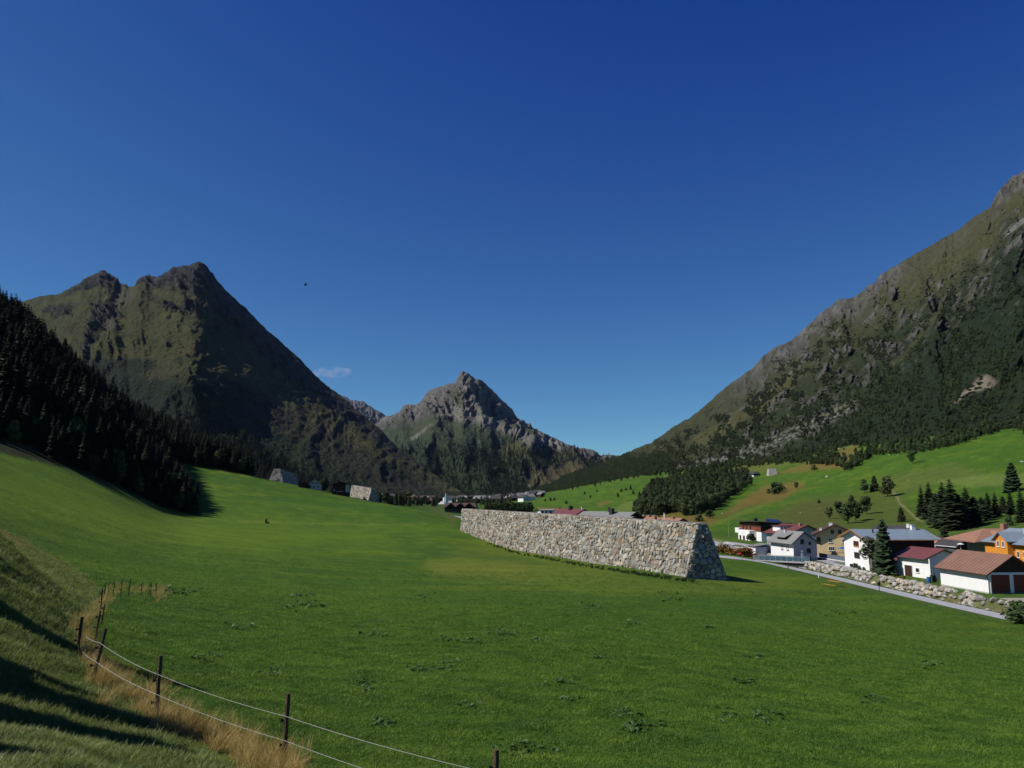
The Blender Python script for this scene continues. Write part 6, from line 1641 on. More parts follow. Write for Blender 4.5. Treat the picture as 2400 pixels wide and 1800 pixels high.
# ------------------------------------------------------------------ near fence
M_post = mat_plain('weathered_post_wood', (0.115, 0.085, 0.055), 0.9, 0.1, 0.4, 6.0, bmp=0.6, bscale=30, stretch=(3, 3, 0.6))
M_postd = mat_plain('dark_stake_wood', (0.05, 0.035, 0.028), 0.9, 0.1, 0.3, 8.0)
M_rope = mat_plain('white_fence_wire', (0.42, 0.42, 0.40), 0.6, 0.3, 0.1, 20)
M_ins = mat_plain('black_insulator', (0.012, 0.012, 0.012), 0.5, 0.4)
fen = thing('wire_fence', 'low wooden post fence with two pale wires crossing the lower left foreground', 'fence', (-4.2, 14.5, zs(-4.2, 14.5)))
FO = Vector(fen.location)
def post(parent, O, base, top, r, mat, name='post', sides=8, ins=()):
    mb = MB(); b = base - Vector((0, 0, 0.25))
    n = 5; rgp = random.Random(int(base.x * 100)); pp = b
    for i in range(n):
        q = b.lerp(top, (i + 1) / n) + (Vector((rgp.uniform(-1, 1), rgp.uniform(-1, 1), 0)) * r * 0.15 if i < n - 1 else Vector())
        mb.tube(pp - O, q - O, r * rgp.uniform(0.9, 1.08), r * 0.96, sides, i in (0, n - 1)); pp = q
    o = mb.build(name, mat, parent, smooth=False)
    for f in ins:
        c = base.lerp(top, f)
        m2 = MB(); m2.tube(c - O + Vector((-r - 0.035, -0.02, 0)), c - O + Vector((r * 0.5, 0, 0)), 0.018, n=6); m2.tube(c - O + Vector((-r - 0.04, -0.02, -0.03)), c - O + Vector((-r - 0.04, -0.02, 0.03)), 0.025, n=6)
        m2.build('insulator', M_ins, o)
    return o
PB = []
for (bx, by, tx, ty, r) in [(180, 1522, 193, 1446, .042), (213, 1594, 248, 1472, .042), (364, 1690, 377, 1536, .045), (665, 1792, 676, 1625, .047)]:
    b = hit(bx, by, 6, 60)
    t = P(tx, ty, b.y - 0.05 * 0)
    post(fen, FO, b, t, r, M_post, ins=(0.28, 0.62)); PB.append((b, t))
# next posts, mostly below the frame
bE = Vector((P(1160, 1860, 13.2).x, 13.2, 0)); bE.z = zs(bE.x, bE.y); tE = P(1163, 1757, 13.2); post(fen, FO, bE, tE, .047, M_post, ins=(0.3, 0.66)); PB.append((bE, tE))
bF = Vector((0.8, 7.4, zs(0.8, 7.4))); tF = bF + Vector((0, 0, 0.85)); post(fen, FO, bF, tF, .047, M_post); PB.append((bF, tF))
W1 = [P(190, 1482, PB[0][0].y), P(233, 1506, PB[1][0].y - .06), P(366, 1579, PB[2][0].y - .06), P(667, 1678, PB[3][0].y - .06), P(1150, 1812, 13.1), tF - Vector((0.1, 0.06, 0.12))]
W2 = [P(182, 1512, PB[0][0].y), P(220, 1548, PB[1][0].y - .06), P(366, 1627, PB[2][0].y - .06), P(662, 1734, PB[3][0].y - .06), P(1150, 1890, 13.1), tF - Vector((0.1, 0.06, 0.5))]
for Wp in (W1, W2):
    cu = MB()
    for i in range(len(Wp) - 1):
        n = 10
        for k in range(n):
            def pt(f):
                p = Wp[i].lerp(Wp[i + 1], f); p = p.copy(); p.z -= 0.05 * 4 * f * (1 - f); return p - FO
            cu.tube(pt(k / n), pt((k + 1) / n), 0.0042, n=5, cap=False)
    cu.build('wire', M_rope, fen)
stk = thing('stake_fence', 'thin dark stakes curving round a tuft of dry grass on the left', 'fence', tuple(hit(281, 1400, 10, 90)))
SO = Vector(stk.location)
ST = [(221, 1502, 235, 1432, .028), (236, 1466, 246, 1415, .022), (235, 1436, 240, 1380, .026), (241, 1405, 249, 1365, .026), (251, 1408, 256, 1365, .016), (265, 1402, 269, 1361, .022), (281, 1401, 288, 1357, .024), (300, 1399, 307, 1356, .026), (329, 1398, 334, 1363, .024), (352, 1400, 355, 1365, .026), (348, 1396, 350, 1366, .014), (365, 1398, 367, 1366, .026), (295, 1370, 297, 1357, .02), (310, 1376, 314, 1363, .02), (256, 1369, 258, 1356, .015), (225, 1362, 226, 1348, .018)]
for (bx, by, tx, ty, r) in ST:
    b = hit(bx, by, 10, 120); D = b.y
    post(stk, SO, b, P(tx, ty, D), r, M_postd, 'stake', 6, ins=(0.45, 0.8) if r > .021 else ())
# one pale wire on the first stakes
# ------------------------------------------------------------------ grass
def blade_clump(name, seed, n, h, spread, w, mat, bend=0.5, heads=False):
    rg = random.Random(seed); V = []; Fc = []
    for k in range(n):
        a = rg.random() * 6.283; r = spread * math.sqrt(rg.random()); x, y = math.cos(a) * r, math.sin(a) * r
        b = rg.random() * 6.283; hh = h * rg.uniform(0.55, 1.15); bd = hh * bend * rg.uniform(0.3, 1.2)
        dx, dy = math.cos(b), math.sin(b); px, py = -dy * w, dx * w
        o = len(V)
        for (f, ww) in ((0, 1), (0.5, 0.8), (1.0, 0.12)):
            cx, cy, cz = x + dx * bd * f * f, y + dy * bd * f * f, hh * (f - 0.12 * f * f * bend)
            V.append((cx - px * ww, cy - py * ww, cz)); V.append((cx + px * ww, cy + py * ww, cz))
        Fc += [(o, o + 1, o + 3, o + 2), (o + 2, o + 3, o + 5, o + 4)]
    me = np_mesh(name, np.array(V), np.array(Fc), False); me.materials.append(mat); return me
def mat_grass(name, c1, c2):
    m, nt, b = mat_new(name, 0.5, 0.3)
    oi = nt.nodes.new('ShaderNodeObjectInfo')
    mx = nt.nodes.new('ShaderNodeMix'); mx.data_type = 'RGBA'
    mx.inputs['A'].default_value = (*c1, 1); mx.inputs['B'].default_value = (*c2, 1)
    tc = nt.nodes.new('ShaderNodeNewGeometry'); n = nt.nodes.new('ShaderNodeTexNoise'); n.inputs['Scale'].default_value = 0.7; n.inputs['Detail'].default_value = 6; n.inputs['Roughness'].default_value = 0.65
    nt.links.new(tc.outputs['Position'], n.inputs['Vector'])
    ad = nt.nodes.new('ShaderNodeMath'); ad.operation = 'MULTIPLY_ADD'; ad.inputs[1].default_value = 0.35
    r = nt.nodes.new('ShaderNodeMapRange'); r.inputs['From Min'].default_value = 0.38; r.inputs['From Max'].default_value = 0.62; r.inputs['To Max'].default_value = 0.65
    nt.links.new(n.outputs['Fac'], r.inputs['Value']); nt.links.new(oi.outputs['Random'], ad.inputs[0]); nt.links.new(r.outputs[0], ad.inputs[2])
    nt.links.new(ad.outputs[0], mx.inputs['Factor']); nt.links.new(mx.outputs['Result'], b.inputs['Base Color'])
    tl = nt.nodes.new('ShaderNodeBsdfTranslucent'); ms = nt.nodes.new('ShaderNodeMixShader'); ms.inputs[0].default_value = 0.38
    nt.links.new(mx.outputs['Result'], tl.inputs[0]); nt.links.new(b.outputs[0], ms.inputs[1]); nt.links.new(tl.outputs[0], ms.inputs[2])
    nt.links.new(ms.outputs[0], nt.nodes['Material Output'].inputs[0])
    return m
MG1 = mat_grass('meadow_grass', (0.052, 0.130, 0.012), (0.180, 0.295, 0.030))
MG2 = mat_grass('rough_slope_grass', (0.085, 0.140, 0.024), (0.215, 0.250, 0.055))
MG3 = mat_grass('dry_grass_blades', (0.34, 0.235, 0.060), (0.56, 0.42, 0.15))
MG4 = mat_grass('broad_weed_leaves', (0.060, 0.130, 0.024), (0.130, 0.215, 0.055))
def coll_of(name, meshes):
    c = bpy.data.collections.new(name)
    for i, me in enumerate(meshes):
        c.objects.link(bpy.data.objects.new('%s_%d' % (name, i), me))
    return c
C_g = coll_of('source_grass', [blade_clump('grass', i, 14, 0.050, 0.10, 0.0042, MG1, 0.8) for i in range(4)])
C_r = coll_of('source_rough', [blade_clump('grass', 10 + i, 14, 0.095, 0.12, 0.0045, MG2, 0.9) for i in range(4)])
C_d = coll_of('source_dry', [blade_clump('grass', 20 + i, 20, 0.62, 0.13, 0.0050, MG3, 0.75) for i in range(4)])
def weed(seed):
    rg = random.Random(seed); V = []; Fc = []
    for k in range(12):
        a = k * 0.52 + rg.random(); L = rg.uniform(0.10, 0.20); w = L * 0.24
        dx, dy = math.cos(a), math.sin(a); o = len(V)
        for (f, ww, z) in ((0.05, .2, 0), (0.5, 1, .09), (0.85, .8, .11), (1.05, .1, .08)):
            V.append((dx * L * f - dy * w * ww, dy * L * f + dx * w * ww, z)); V.append((dx * L * f + dy * w * ww, dy * L * f - dx * w * ww, z + .01))
        for q in range(3): Fc.append((o + 2*q, o + 2*q + 1, o + 2*q + 3, o + 2*q + 2))
    me = np_mesh('weed', np.array(V), np.array(Fc), False); me.materials.append(MG4); return me
C_w = coll_of('source_weeds', [weed(i) for i in range(3)])
r9 = np.random.RandomState(77)
def line_mask(px, py):
    return line_d(px, py, [(700, 1830), (520, 1745), (440, 1720), (365, 1670), (240, 1600), (185, 1520), (205, 1460), (240, 1420), (262, 1385), (300, 1380), (380, 1392)])
LEFTP = [(-900, 1150), (0, 1236), (110, 1300), (205, 1352), (228, 1380), (225, 1470), (190, 1560), (330, 1670), (520, 1790), (620, 1900), (620, 3000), (-900, 3000)]
n = 420000
pxg = r9.uniform(-160, 2560, n); Dg = np.exp(r9.uniform(math.log(6.0), math.log(150), n))
Xg_ = (pxg - 1200) / F * Dg * 0.985; Zg_ = Z(Xg_, Dg); qx, qy = proj(Xg_, Dg, Zg_)
ok = (qy < 1860) & (qx > -120) & (qx < 2520) & (r9.rand(n) > 0.86 * sstep(24, 95, Dg)) & (Dg < 148 - 10 * r9.rand(n)) & (poly_d(qx, qy, [(1560, 1240), (1640, 1368), (1800, 1372), (2060, 1396), (2460, 1475), (2460, 1200)]) < 0)
Xg_, Dg, Zg_, qx, qy = Xg_[ok], Dg[ok], Zg_[ok], qx[ok], qy[ok]
left = poly_d(qx, qy, LEFTP) > 0
sc0 = 0.72 + 0.022 * Dg
def put(mask, coll, nm, label, smul=1.0, nk=4, tilt=0.15):
    k = np.where(mask)[0]
    rot, sc = rnd_place(len(k), r9, 0.7, 1.35, tilt); sc = sc * (sc0[k] * smul)[:, None]
    return scatter(nm, np.stack([Xg_[k], Dg[k], Zg_[k] - 0.01], 1), rot, sc, r9.randint(0, nk, len(k)), coll, label=label)
hgt_n = np.clip(0.85 + 0.9 * fbm(Xg_ / 1.5, Dg / 1.5, 4, 600), 0.35, 1.8)
sc0 = sc0 * hgt_n
put(~left, C_g, 'meadow_grass', 'short bright green grass of the mown meadow in front')
put(left, C_r, 'slope_grass', 'rough olive grass of the shaded slope at the lower left')
# dry tufts along the fence
n = 26000
pxd = r9.uniform(120, 760, n); pyd = r9.uniform(1360, 1830, n)
dd = line_mask(pxd, pyd)
thick = np.interp(pyd, [1360, 1420, 1520, 1600, 1700, 1800], [17, 18, 26, 42, 40, 34])
nz = fbm(pxd / 40, pyd / 40, 3, 610)
keep = (dd < thick * (0.75 + 1.3 * nz)) & (r9.rand(n) < 0.62) & (r9.rand(n) < 0.25 + (pyd < 1470) * 0.5 + sstep(-0.05, 0.25, fbm(pxd / 16, pyd / 12, 3, 611)))
pxd, pyd = pxd[keep], pyd[keep]
PD = np.array([hit(a_, b_, 8, 90) for a_, b_ in zip(pxd[:2300], pyd[:2300])])
rot, sc = rnd_place(len(PD), r9, 0.25, 1.05, 0.4)
sc *= np.interp(PD[:, 1], [12, 20, 50], [0.75, 0.8, 0.9])[:, None]
scatter('dry_grass', PD - np.array([0, 0, 0.02]), rot, sc, r9.randint(0, 4, len(PD)), C_d, label='tall dry straw-coloured grass along the fence posts')
WS = [(1965, 1435, 34), (1560, 1398, 30), (1590, 1404, 28), (1045, 1500, 20), (1105, 1508, 22), (880, 1488, 22), (1495, 1462, 14), (700, 1396, 30), (715, 1418, 28), (745, 1420, 16), (1180, 1486, 20), (1262, 1502, 12), (1398, 1542, 14), (1045, 1562, 26), (1340, 1640, 18), (1460, 1678, 22), (1800, 1680, 36), (1700, 1675, 24), (1110, 1650, 18), (1230, 1755, 46), (860, 1605, 30), (1500, 1700, 36), (1480, 1715, 26), (395, 1386, 22), (440, 1390, 14), (470, 1545, 30), (640, 1575, 26), (980, 1570, 18), (1770, 1540, 16), (1745, 1600, 18), (1660, 1470, 10), (1320, 1600, 20), (2040, 1640, 22), (2180, 1560, 16), (1380, 1420, 20), (1000, 1400, 18), (560, 1470, 20), (900, 1700, 26)]
pw = []
for (a_, b_, w_) in WS:
    for k in range(int(3 + w_ * 0.38)):
        pw.append((a_ + r9.randn() * w_ * 0.75, b_ + r9.randn() * w_ * 0.22))
PW = np.array([hit(a_, b_, 8, 120) for a_, b_ in pw])
rot, sc = rnd_place(len(PW), r9, 0.7, 1.3, 0.3); sc *= np.interp(PW[:, 1], [14, 30, 60], [0.45, 0.75, 1.3])[:, None]
scatter('broad_leaved_weeds', PW, rot, sc, r9.randint(0, 3, len(PW)), C_w, label='patches of dark broad-leaved weeds in the meadow')
print('grass', round(time.time() - T0, 1))

# rough vegetation at the dam foot and along the stream
def on(px, py, a=60, b=2400): return hit(px, py, a, b)
def bush_at(kind_, px, py, hpx, label, wide=1.0, plane=True, name=None):
    p = Vector((*gp(px, py), 0)) if plane else on(px, py)
    p.z = zs(p.x, p.y)
    h = hpx / F * p.y
    return tree(kind_, (p.x, p.y, p.z - 0.1), h, label, None, wide=wide, name=name, cat='bush' if kind_ in ('bush', 'rust') else 'tree')
bush_at('bush', 1092, 1240, 17, 'dark bush at the left foot of the long dam', 1.6, False)
bush_at('bush', 1102, 1243, 12, 'smaller bush right of the one at the dam\'s left foot', 1.5, False)
n = 260
t_ = r9.rand(n); fx = np.interp(t_, [0, 1], [1140, 1625]); fy = np.interp(fx, [1140, 1200, 1330, 1500, 1625], [1272, 1292, 1318, 1345, 1362]) + r9.rand(n) * 5
PF = np.array([hit(a_, b_, 60, 400) for a_, b_ in zip(fx, fy)])
rot, sc = rnd_place(n, r9, 0.05, 0.22); sc[:, 2] *= 0.8
C_b = src_coll('source_bushes', ['bush'])
scatter('dam_foot_weeds', PF, rot, sc, r9.randint(0, 3, n), C_b, label='tufts of weeds along the foot of the long dam')
RUST = [('rust', 1697, 1299, 21, 'pinkish shrub behind the end of the long dam', 1.6), ('rust', 1712, 1302, 18, 'red-tinged shrub next to the lane\'s end', 1.5), ('rust', 1731, 1304, 17, 'green-brown shrub left of the red car', 1.6), ('rust', 1747, 1305, 20, 'bright orange-brown shrub in front of the red car', 1.8), ('rust', 1758, 1305, 18, 'orange shrub left of the bridge railing', 1.5), ('rust', 1685, 1302, 12, 'low brown shrub at the dam\'s far corner', 1.6)]
for k_, a_, b_, h_, l_, w_ in RUST: bush_at(k_, a_, b_, h_, l_, w_)
bush_at('alder', 1856, 1300, 52, 'olive-green leafy tree in front of the grey-roofed house', 0.95)
bush_at('alder', 1828, 1300, 30, 'open dark bush against the white side wall by the bridge', 1.25, name='leafy_bush')
bush_at('alder', 1843, 1301, 34, 'leafy bush between the two trees by the bridge', 1.2, name='leafy_bush')
bush_at('dwarf', 1803, 1299, 15, 'dark green clipped bush behind the bridge railing', 1.2)
bush_at('bush', 1763, 1274, 18, 'dark shrub before the modern house', 1.2)
t = bush_at('birch', 2040, 1341, 86, 'slender grey-green birch in front of the white gable', 1.25)
for c_ in t.children:
    if c_.name.startswith('crown'):
        c_.data = c_.data.copy(); c_.data.materials.clear(); c_.data.materials.append(mat_leaf('grey_birch_leaves', (0.07, 0.085, 0.045)))
bush_at('pine', 2075, 1347, 128, 'tall dark columnar pine in front of the long metal roof', 0.78)
bush_at('pine', 2062, 1345, 70, 'lower dark pine left of the tall columnar one', 1.0)
bush_at('pine', 2218, 1316, 82, 'broad dark pine behind the red-roofed outbuilding', 0.95)
bush_at('pine', 2236, 1312, 54, 'smaller dark pine right of the broad one', 1.0)
for (a_, b_, h_) in ((1996, 1330, 9), (2004, 1332, 12), (2014, 1335, 10), (2024, 1338, 9)): bush_at('bush', a_, b_, h_, '%s of four grey-green bushes along the foot of the white gable' % {1996: 'leftmost', 2004: 'second from the left', 2014: 'third from the left', 2024: 'rightmost'}[a_], 1.1)
def bank_bush(kd, px, py, hpx, label, wide, D):
    x = P(px, py, D).x; z = zs(x, D)
    return tree(kd, (x, D, z - 0.1), hpx / F * D, label, None, wide=wide, cat='bush', name='bush')
bank_bush('rust', 2048, 1362, 17, 'yellow-brown shrub growing between the boulders left of the sign post', 1.5, 163)
bank_bush('bush', 2060, 1366, 13, 'green shrub behind the sign post on the boulder bank', 1.5, 160)
bank_bush('rust', 2172, 1388, 15, 'brown shrub on the boulder bank below the outbuilding', 1.7, 140)
bank_bush('rust', 2186, 1392, 14, 'rusty shrub right of the brown one below the blue barrel', 1.6, 138)
bank_bush('rust', 2252, 1404, 20, 'bushy brown shrub at the left corner of the white garage wall', 1.6, 130)
bank_bush('bush', 2272, 1408, 22, 'green-brown shrub below the middle of the garage wall', 1.4, 128.5)
bank_bush('bush', 2292, 1411, 22, 'dark green shrub below the right end of the garage wall', 1.4, 127)
bank_bush('bush', 2388, 1452, 42, 'large dark bush at the right edge beside the lane', 1.5, 110)
bank_bush('bush', 2404, 1458, 44, 'dark bush cut off by the right edge beside the lane', 1.5, 107)

# ------------------------------------------------------------------ small things around the village
def ground_at(px, py): x, y = gp(px, py); return Vector((x, y, zs(x, y)))
M_blue = mat_plain('blue_plastic', (0.02, 0.11, 0.42), 0.5, 0.4, 0.05); M_redp = mat_plain('red_paint', (0.40, 0.02, 0.02), 0.5, 0.4, 0.05); M_org = mat_plain('orange_varnish', (0.50, 0.22, 0.03), 0.5, 0.4, 0.1)
M_wht = mat_plain('white_paint', (0.78, 0.78, 0.77), 0.5, 0.4, 0.03); M_blk = mat_plain('black_paint', (0.015, 0.015, 0.017), 0.4, 0.5, 0.05); M_rub = mat_plain('rubber', (0.02, 0.02, 0.02), 0.9, 0.1)
# beer table and bench by the lane
def trestle(name, label, cat, px, py, rz, L, w, h):
    g = hit(px, py, 60, 300)
    t = thing(name, label, cat, tuple(g), rz)
    mb = MB(); mb.box(-L/2, L/2, -w/2, w/2, h - 0.03, h); mb.build('top', M_org, t)
    for x in (-L/2 + 0.3, L/2 - 0.3):
        mb = MB()
        for y in (-w/2 + 0.05, w/2 - 0.05): mb.tube((x, y, -0.05), (x, y * 0.8, h - 0.031), 0.02, n=6)
        mb.tube((x, -w/2 + 0.05, 0.12), (x, w/2 - 0.05, 0.12), 0.015, n=6); mb.build('leg', M_post, t)
    return t
trestle('beer_table', 'orange beer-garden table on the grass at the edge of the lane', 'table', 1957, 1374, R(-72), 3.2, 0.8, 0.85)
trestle('beer_bench', 'orange bench beside the beer table, nearer the meadow', 'bench', 1944, 1377, R(-72), 3.2, 0.4, 0.5)
def pole(name, label, cat, px, py, toppy, r, mat, plane=True, D=None):
    g = hit(px, py, 60, 400) if not plane else ground_at(px, py)
    top = P(px, toppy, g.y)
    t = thing(name, label, cat, tuple(g)); mb = MB(); mb.tube((0, 0, -0.3), (top.x - g.x, 0, top.z - g.z), r, r * 0.9, 8); mb.build('pole', mat, t)
    return t, top - g
pole('marker_post', 'slim white marker post on the near side of the lane', 'post', 1919, 1361, 1344, 0.09, M_wht)
t, tp = pole('sign_post', 'dark post with a small black box sign beside the lane', 'sign post', 2060.5, 1387, 1351, 0.06, M_postd)
mb = MB(); zz = tp.z * 0.5; mb.box(-0.28, 0.28, -0.14, -0.07, zz - 0.28, zz + 0.28); mb.build('sign_box', M_blk, t)
pole('wooden_post', 'dark wooden post at the lane edge in front of the bridge', 'post', 1847, 1335, 1318, 0.12, M_postd)
t, tp = pole('street_lamp', 'thin lamp post at the left end of the bridge', 'street lamp', 1765, 1305, 1272, 0.05, M_dark)
mb = MB(); mb.tube((0, 0, tp.z), (0.5, -0.2, tp.z + 0.1), 0.04, n=6); mb.box(0.4, 0.9, -0.3, -0.1, tp.z + 0.06, tp.z + 0.16); mb.build('lamp_head', M_dark, t)
t, tp = pole('flagpole', 'tall slim pale pole left of the modern house', 'pole', 1708, 1262, 1220, 0.07, mat_plain('pale_green_pole', (0.30, 0.34, 0.20), 0.6, 0.3))
mb = MB()
for k in range(7):
    a0, a1 = R(-70 + k * 25), R(-70 + (k + 1) * 25)
    mb.tube((0.9 + math.cos(a0) * 0.6, 0, 2.2 + math.sin(a0) * 1.3), (0.9 + math.cos(a1) * 0.6, 0, 2.2 + math.sin(a1) * 1.3), 0.05, n=5)
mb.build('ring', M_dark, t)
# white lettered sign by the bridge: stacked plates
g = ground_at(1879.5, 1309); g.y = 203.2; g.x = P(1879.5, 1300, g.y).x; t = thing('plate_sign', 'post with a column of small white plates at the bridge\'s right end', 'sign', tuple(g))
mb = MB(); mb.tube((0, 0, -0.2), (0, 0, 3.0), 0.04, n=6); mb.build('pole', M_steel, t)
mb = MB(); mb.add([(-.3, -.06, 3.1), (.3, -.06, 3.1), (0, -.06, 2.6), (-.3, -.02, 3.1), (.3, -.02, 3.1), (0, -.02, 2.6)], [(0, 2, 1), (3, 4, 5), (0, 1, 4, 3), (1, 2, 5, 4), (2, 0, 3, 5)]); mb.build('triangle_plate', M_wht, t)
for zz in (2.25, 1.78, 1.30):
    mb = MB(); mb.box(-.26, .26, -.07, -.03, zz - .18, zz + .18); pl = mb.build('plate', M_wht, t)
    mb = MB(); mb.box(-.12, .12, -.085, -.072, zz - .06, zz + .06); mb.build('mark', M_steel, pl)
# cars
def car(label, px, py, rz, mat, D=None, grp=None):
    g = ground_at(px, py)
    t = thing('parked_car', label, 'car', (g.x, g.y, g.z + 0.12), rz, grp)
    prof = [(-2.1, .35), (-2.15, .75), (-1.6, .92), (-1.0, 1.42), (.7, 1.45), (1.45, .98), (2.05, .85), (2.15, .4)]
    mb = MB(); n = len(prof)
    vs = []
    for (y, ins) in ((-.84, 1), (-.78, 0)):
        pass
    for (yy, k) in ((-.82, 1.0), (.82, 1.0)):
        for (a_, b_) in prof: vs.append((a_, yy * (1.0 if b_ < 1.0 else 0.82), b_))
    mb.add(vs, [tuple(range(n)), tuple(range(2 * n - 1, n - 1, -1))] + [(k, n + k, n + (k + 1) % n, (k + 1) % n) for k in range(n)]); mb.build('body', mat, t)
    for s_ in (-1, 1):
        mb = MB(); mb.add([(-1.0, s_ * .80, 1.0), (1.1, s_ * .80, 1.0), (.62, s_ * .695, 1.36), (-.95, s_ * .695, 1.36), (-1.0, s_ * .74, 1.0), (1.1, s_ * .74, 1.0), (.62, s_ * .64, 1.36), (-.95, s_ * .64, 1.36)], [(0, 1, 2, 3), (7, 6, 5, 4), (0, 4, 5, 1), (2, 6, 7, 3), (1, 5, 6, 2), (0, 3, 7, 4)]); mb.build('side_window', GLASS, t)
    for x in (-1.35, 1.35):
        for s_ in (-1, 1):
            mb = MB(); mb.tube((x, s_ * .66, .32), (x, s_ * .86, .32), .32, n=12); w = mb.build('wheel', M_rub, t); mb = MB(); mb.tube((x, s_ * .84, .32), (x, s_ * .875, .32), .18, n=10); mb.build('rim', M_steel, w)
    mb = MB(); mb.box(2.08, 2.17, -.7, -.4, .6, .75); mb.build('headlight', M_wht, t); mb = MB(); mb.box(2.08, 2.17, .4, .7, .6, .75); mb.build('headlight', M_wht, t)
    return t
car('bright red car parked behind the orange shrubs left of the bridge', 1743, 1299, R(12), M_redp)
car('dark grey car parked under the cream guesthouse wall', 1936, 1299, R(20), M_blk)
car('grey car far off beside the dark lodge', 1072, 1206, R(0), M_steel) if False else None
# grey panel railing on its retaining wall
p0 = Vector((*gp(1918.5, 1311), VZ)); p1_ = Vector((*gp(1986, 1322), VZ))
rl = thing('panel_fence', 'grey panel railing on a low stone wall left of the white gable', 'fence', tuple(p0), math.atan2(p1_.y - p0.y, p1_.x - p0.x))
Lr = (p1_ - p0).length
M_rw = mat_plain('grey_stone_wall', (0.22, 0.21, 0.20), 0.9, 0.1, 0.4, 1.5, bmp=0.8, bscale=3)
mb = MB(); mb.box(0, Lr, 0, 0.5, -0.5, 0.42); mb.build('wall', M_rw, rl)
mb = MB(); mb.box(0, Lr, -0.04, 0.54, 0.424, 0.56); mb.build('coping', M_wht, rl)
npn = 12
for k in range(npn + 1):
    x = Lr * k / npn; mb = MB(); mb.box(x - .035, x + .035, .2, .28, .56, 1.75); mb.build('fence_post', M_steel, rl)
    if k < npn: mb = MB(); mb.box(x + .05, x + Lr / npn - .05, .22, .25, .62, 1.68); mb.build('fence_panel', M_greyp, rl)
# parasols
def parasol(label, px, D, top, R_, mat, closed=0.0, z=VZ):
    x = P(px, 1280, D).x; t = thing('parasol', label, 'parasol', (x, D, z))
    zt = zpx(top, D) - z
    mb = MB(); mb.tube((0, 0, 0), (0, 0, zt), 0.035, n=8); mb.build('pole', M_wht, t)
    mb = MB(); n = 8; vs = [(0, 0, zt)] + [(math.cos(6.283 * k / n) * R_, math.sin(6.283 * k / n) * R_, zt - R_ * 0.35) for k in range(n)] + [(0, 0, zt - .04)] + [(math.cos(6.283 * k / n) * R_, math.sin(6.283 * k / n) * R_, zt - R_ * 0.35 - .04) for k in range(n)]
    mb.add(vs, [(0, 1 + k, 1 + (k + 1) % n) for k in range(n)] + [(n + 1, n + 2 + (k + 1) % n, n + 2 + k) for k in range(n)] + [(1 + k, n + 2 + k, n + 2 + (k + 1) % n, 1 + (k + 1) % n) for k in range(n)]); mb.build('canopy', mat, t)
    return t
parasol('blue parasol by the cream guesthouse', 1974, 212, 1281.5, 1.25, M_blue)
parasol('white parasol standing above the brown garage roof', 2251.5, 172, 1272.5, 0.75, M_canvas)
# play frame under the blue parasol
x = P(1970, 1290, 211).x; t = thing('play_frame', 'small orange wooden play frame under the blue parasol', 'play frame', (x, 210.5, VZ))
for (a_, b_) in ((-1.0, -1.5), (-1.0, -0.6), (0.9, 1.4), (0.9, 0.6)):
    mb = MB(); mb.tube((a_, 0, 2.0), (b_, 0, 0), .06, n=6); mb.build('leg', M_org, t)
mb = MB(); mb.box(-1.1, 1.0, -.06, .06, 1.96, 2.08); mb.box(0.2, 1.0, -.3, .3, .9, 1.0); mb.build('beam', M_org, t)
# barrel, clutter, wheelbarrow, shovel beside the shed
g = ground_at(2177, 1365.5); t = thing('rain_barrel', 'bright blue barrel at the right corner of the outbuilding', 'barrel', tuple(g))
mb = MB()
for k in range(6):
    z0, z1 = k * .17, (k + 1) * .17; f = lambda z: .34 + .05 * math.sin(z / 1.02 * math.pi)
    mb.tube((0, 0, z0), (0, 0, z1), f(z0), f(z1), 14, k in (0, 5))
mb.build('body', M_blue, t, True); mb = MB(); mb.tube((0, 0, 1.02), (0, 0, 1.07), .36, .36, 14); mb.build('lid', M_blk, t)
g = ground_at(2187, 1364); t = thing('compost_bin', 'dark green compost bin right of the blue barrel', 'bin', tuple(g), R(15))
mb = MB(); mb.hexa([(-.5, -.4, 0), (.5, -.4, 0), (.5, .4, 0), (-.5, .4, 0), (-.38, -.3, 1.2), (.38, -.3, 1.2), (.38, .3, 1.2), (-.38, .3, 1.2)]); mb.build('body', mat_plain('dark_green_plastic', (0.02, 0.045, 0.03), 0.6, 0.3), t); mb = MB(); mb.box(-.42, .42, -.34, .34, 1.2, 1.28); mb.build('lid', M_blk, t)
g = ground_at(2192, 1361); t = thing('leaning_boards', 'pale boards leaning on the outbuilding corner', 'boards', tuple(g), R(25))
for k in range(3):
    mb = MB(); mb.hexa([(k*.22, -.1, 0), (k*.22+.18, -.1, 0), (k*.22+.18, -.05, 0), (k*.22, -.05, 0), (k*.22-.1, .4, 1.7-k*.2), (k*.22+.08, .4, 1.7-k*.2), (k*.22+.08, .45, 1.7-k*.2), (k*.22-.1, .45, 1.7-k*.2)]); mb.build('board', mat_plain('bare_wood', (0.30, 0.22, 0.13), 0.8, 0.2) if k == 0 else bpy.data.materials['bare_wood'], t)
g = ground_at(2104, 1354); t = thing('wheelbarrow', 'dark wheelbarrow in front of the lean-to door', 'wheelbarrow', tuple(g), R(20))
mb = MB(); mb.hexa([(-.35, -.25, .3), (.3, -.25, .3), (.3, .25, .3), (-.35, .25, .3), (-.6, -.38, .75), (.55, -.38, .65), (.55, .38, .65), (-.6, .38, .75)]); mb.build('tray', M_blk, t)
mb = MB(); mb.tube((-.75, -.04, .22), (-.75, .04, .22), .22, n=12); mb.build('wheel', M_rub, t)
for s_ in (-1, 1): mb = MB(); mb.tube((-.75, s_*.06, .22), (1.1, s_*.3, .62), .025, n=6); mb.tube((.45, s_*.22, .45), (.5, s_*.24, 0), .02, n=6); mb.build('handle', M_redp, t)
g = ground_at(2119.5, 1356); t = thing('snow_shovel', 'red snow shovel standing before the outbuilding door', 'shovel', tuple(g), R(10))
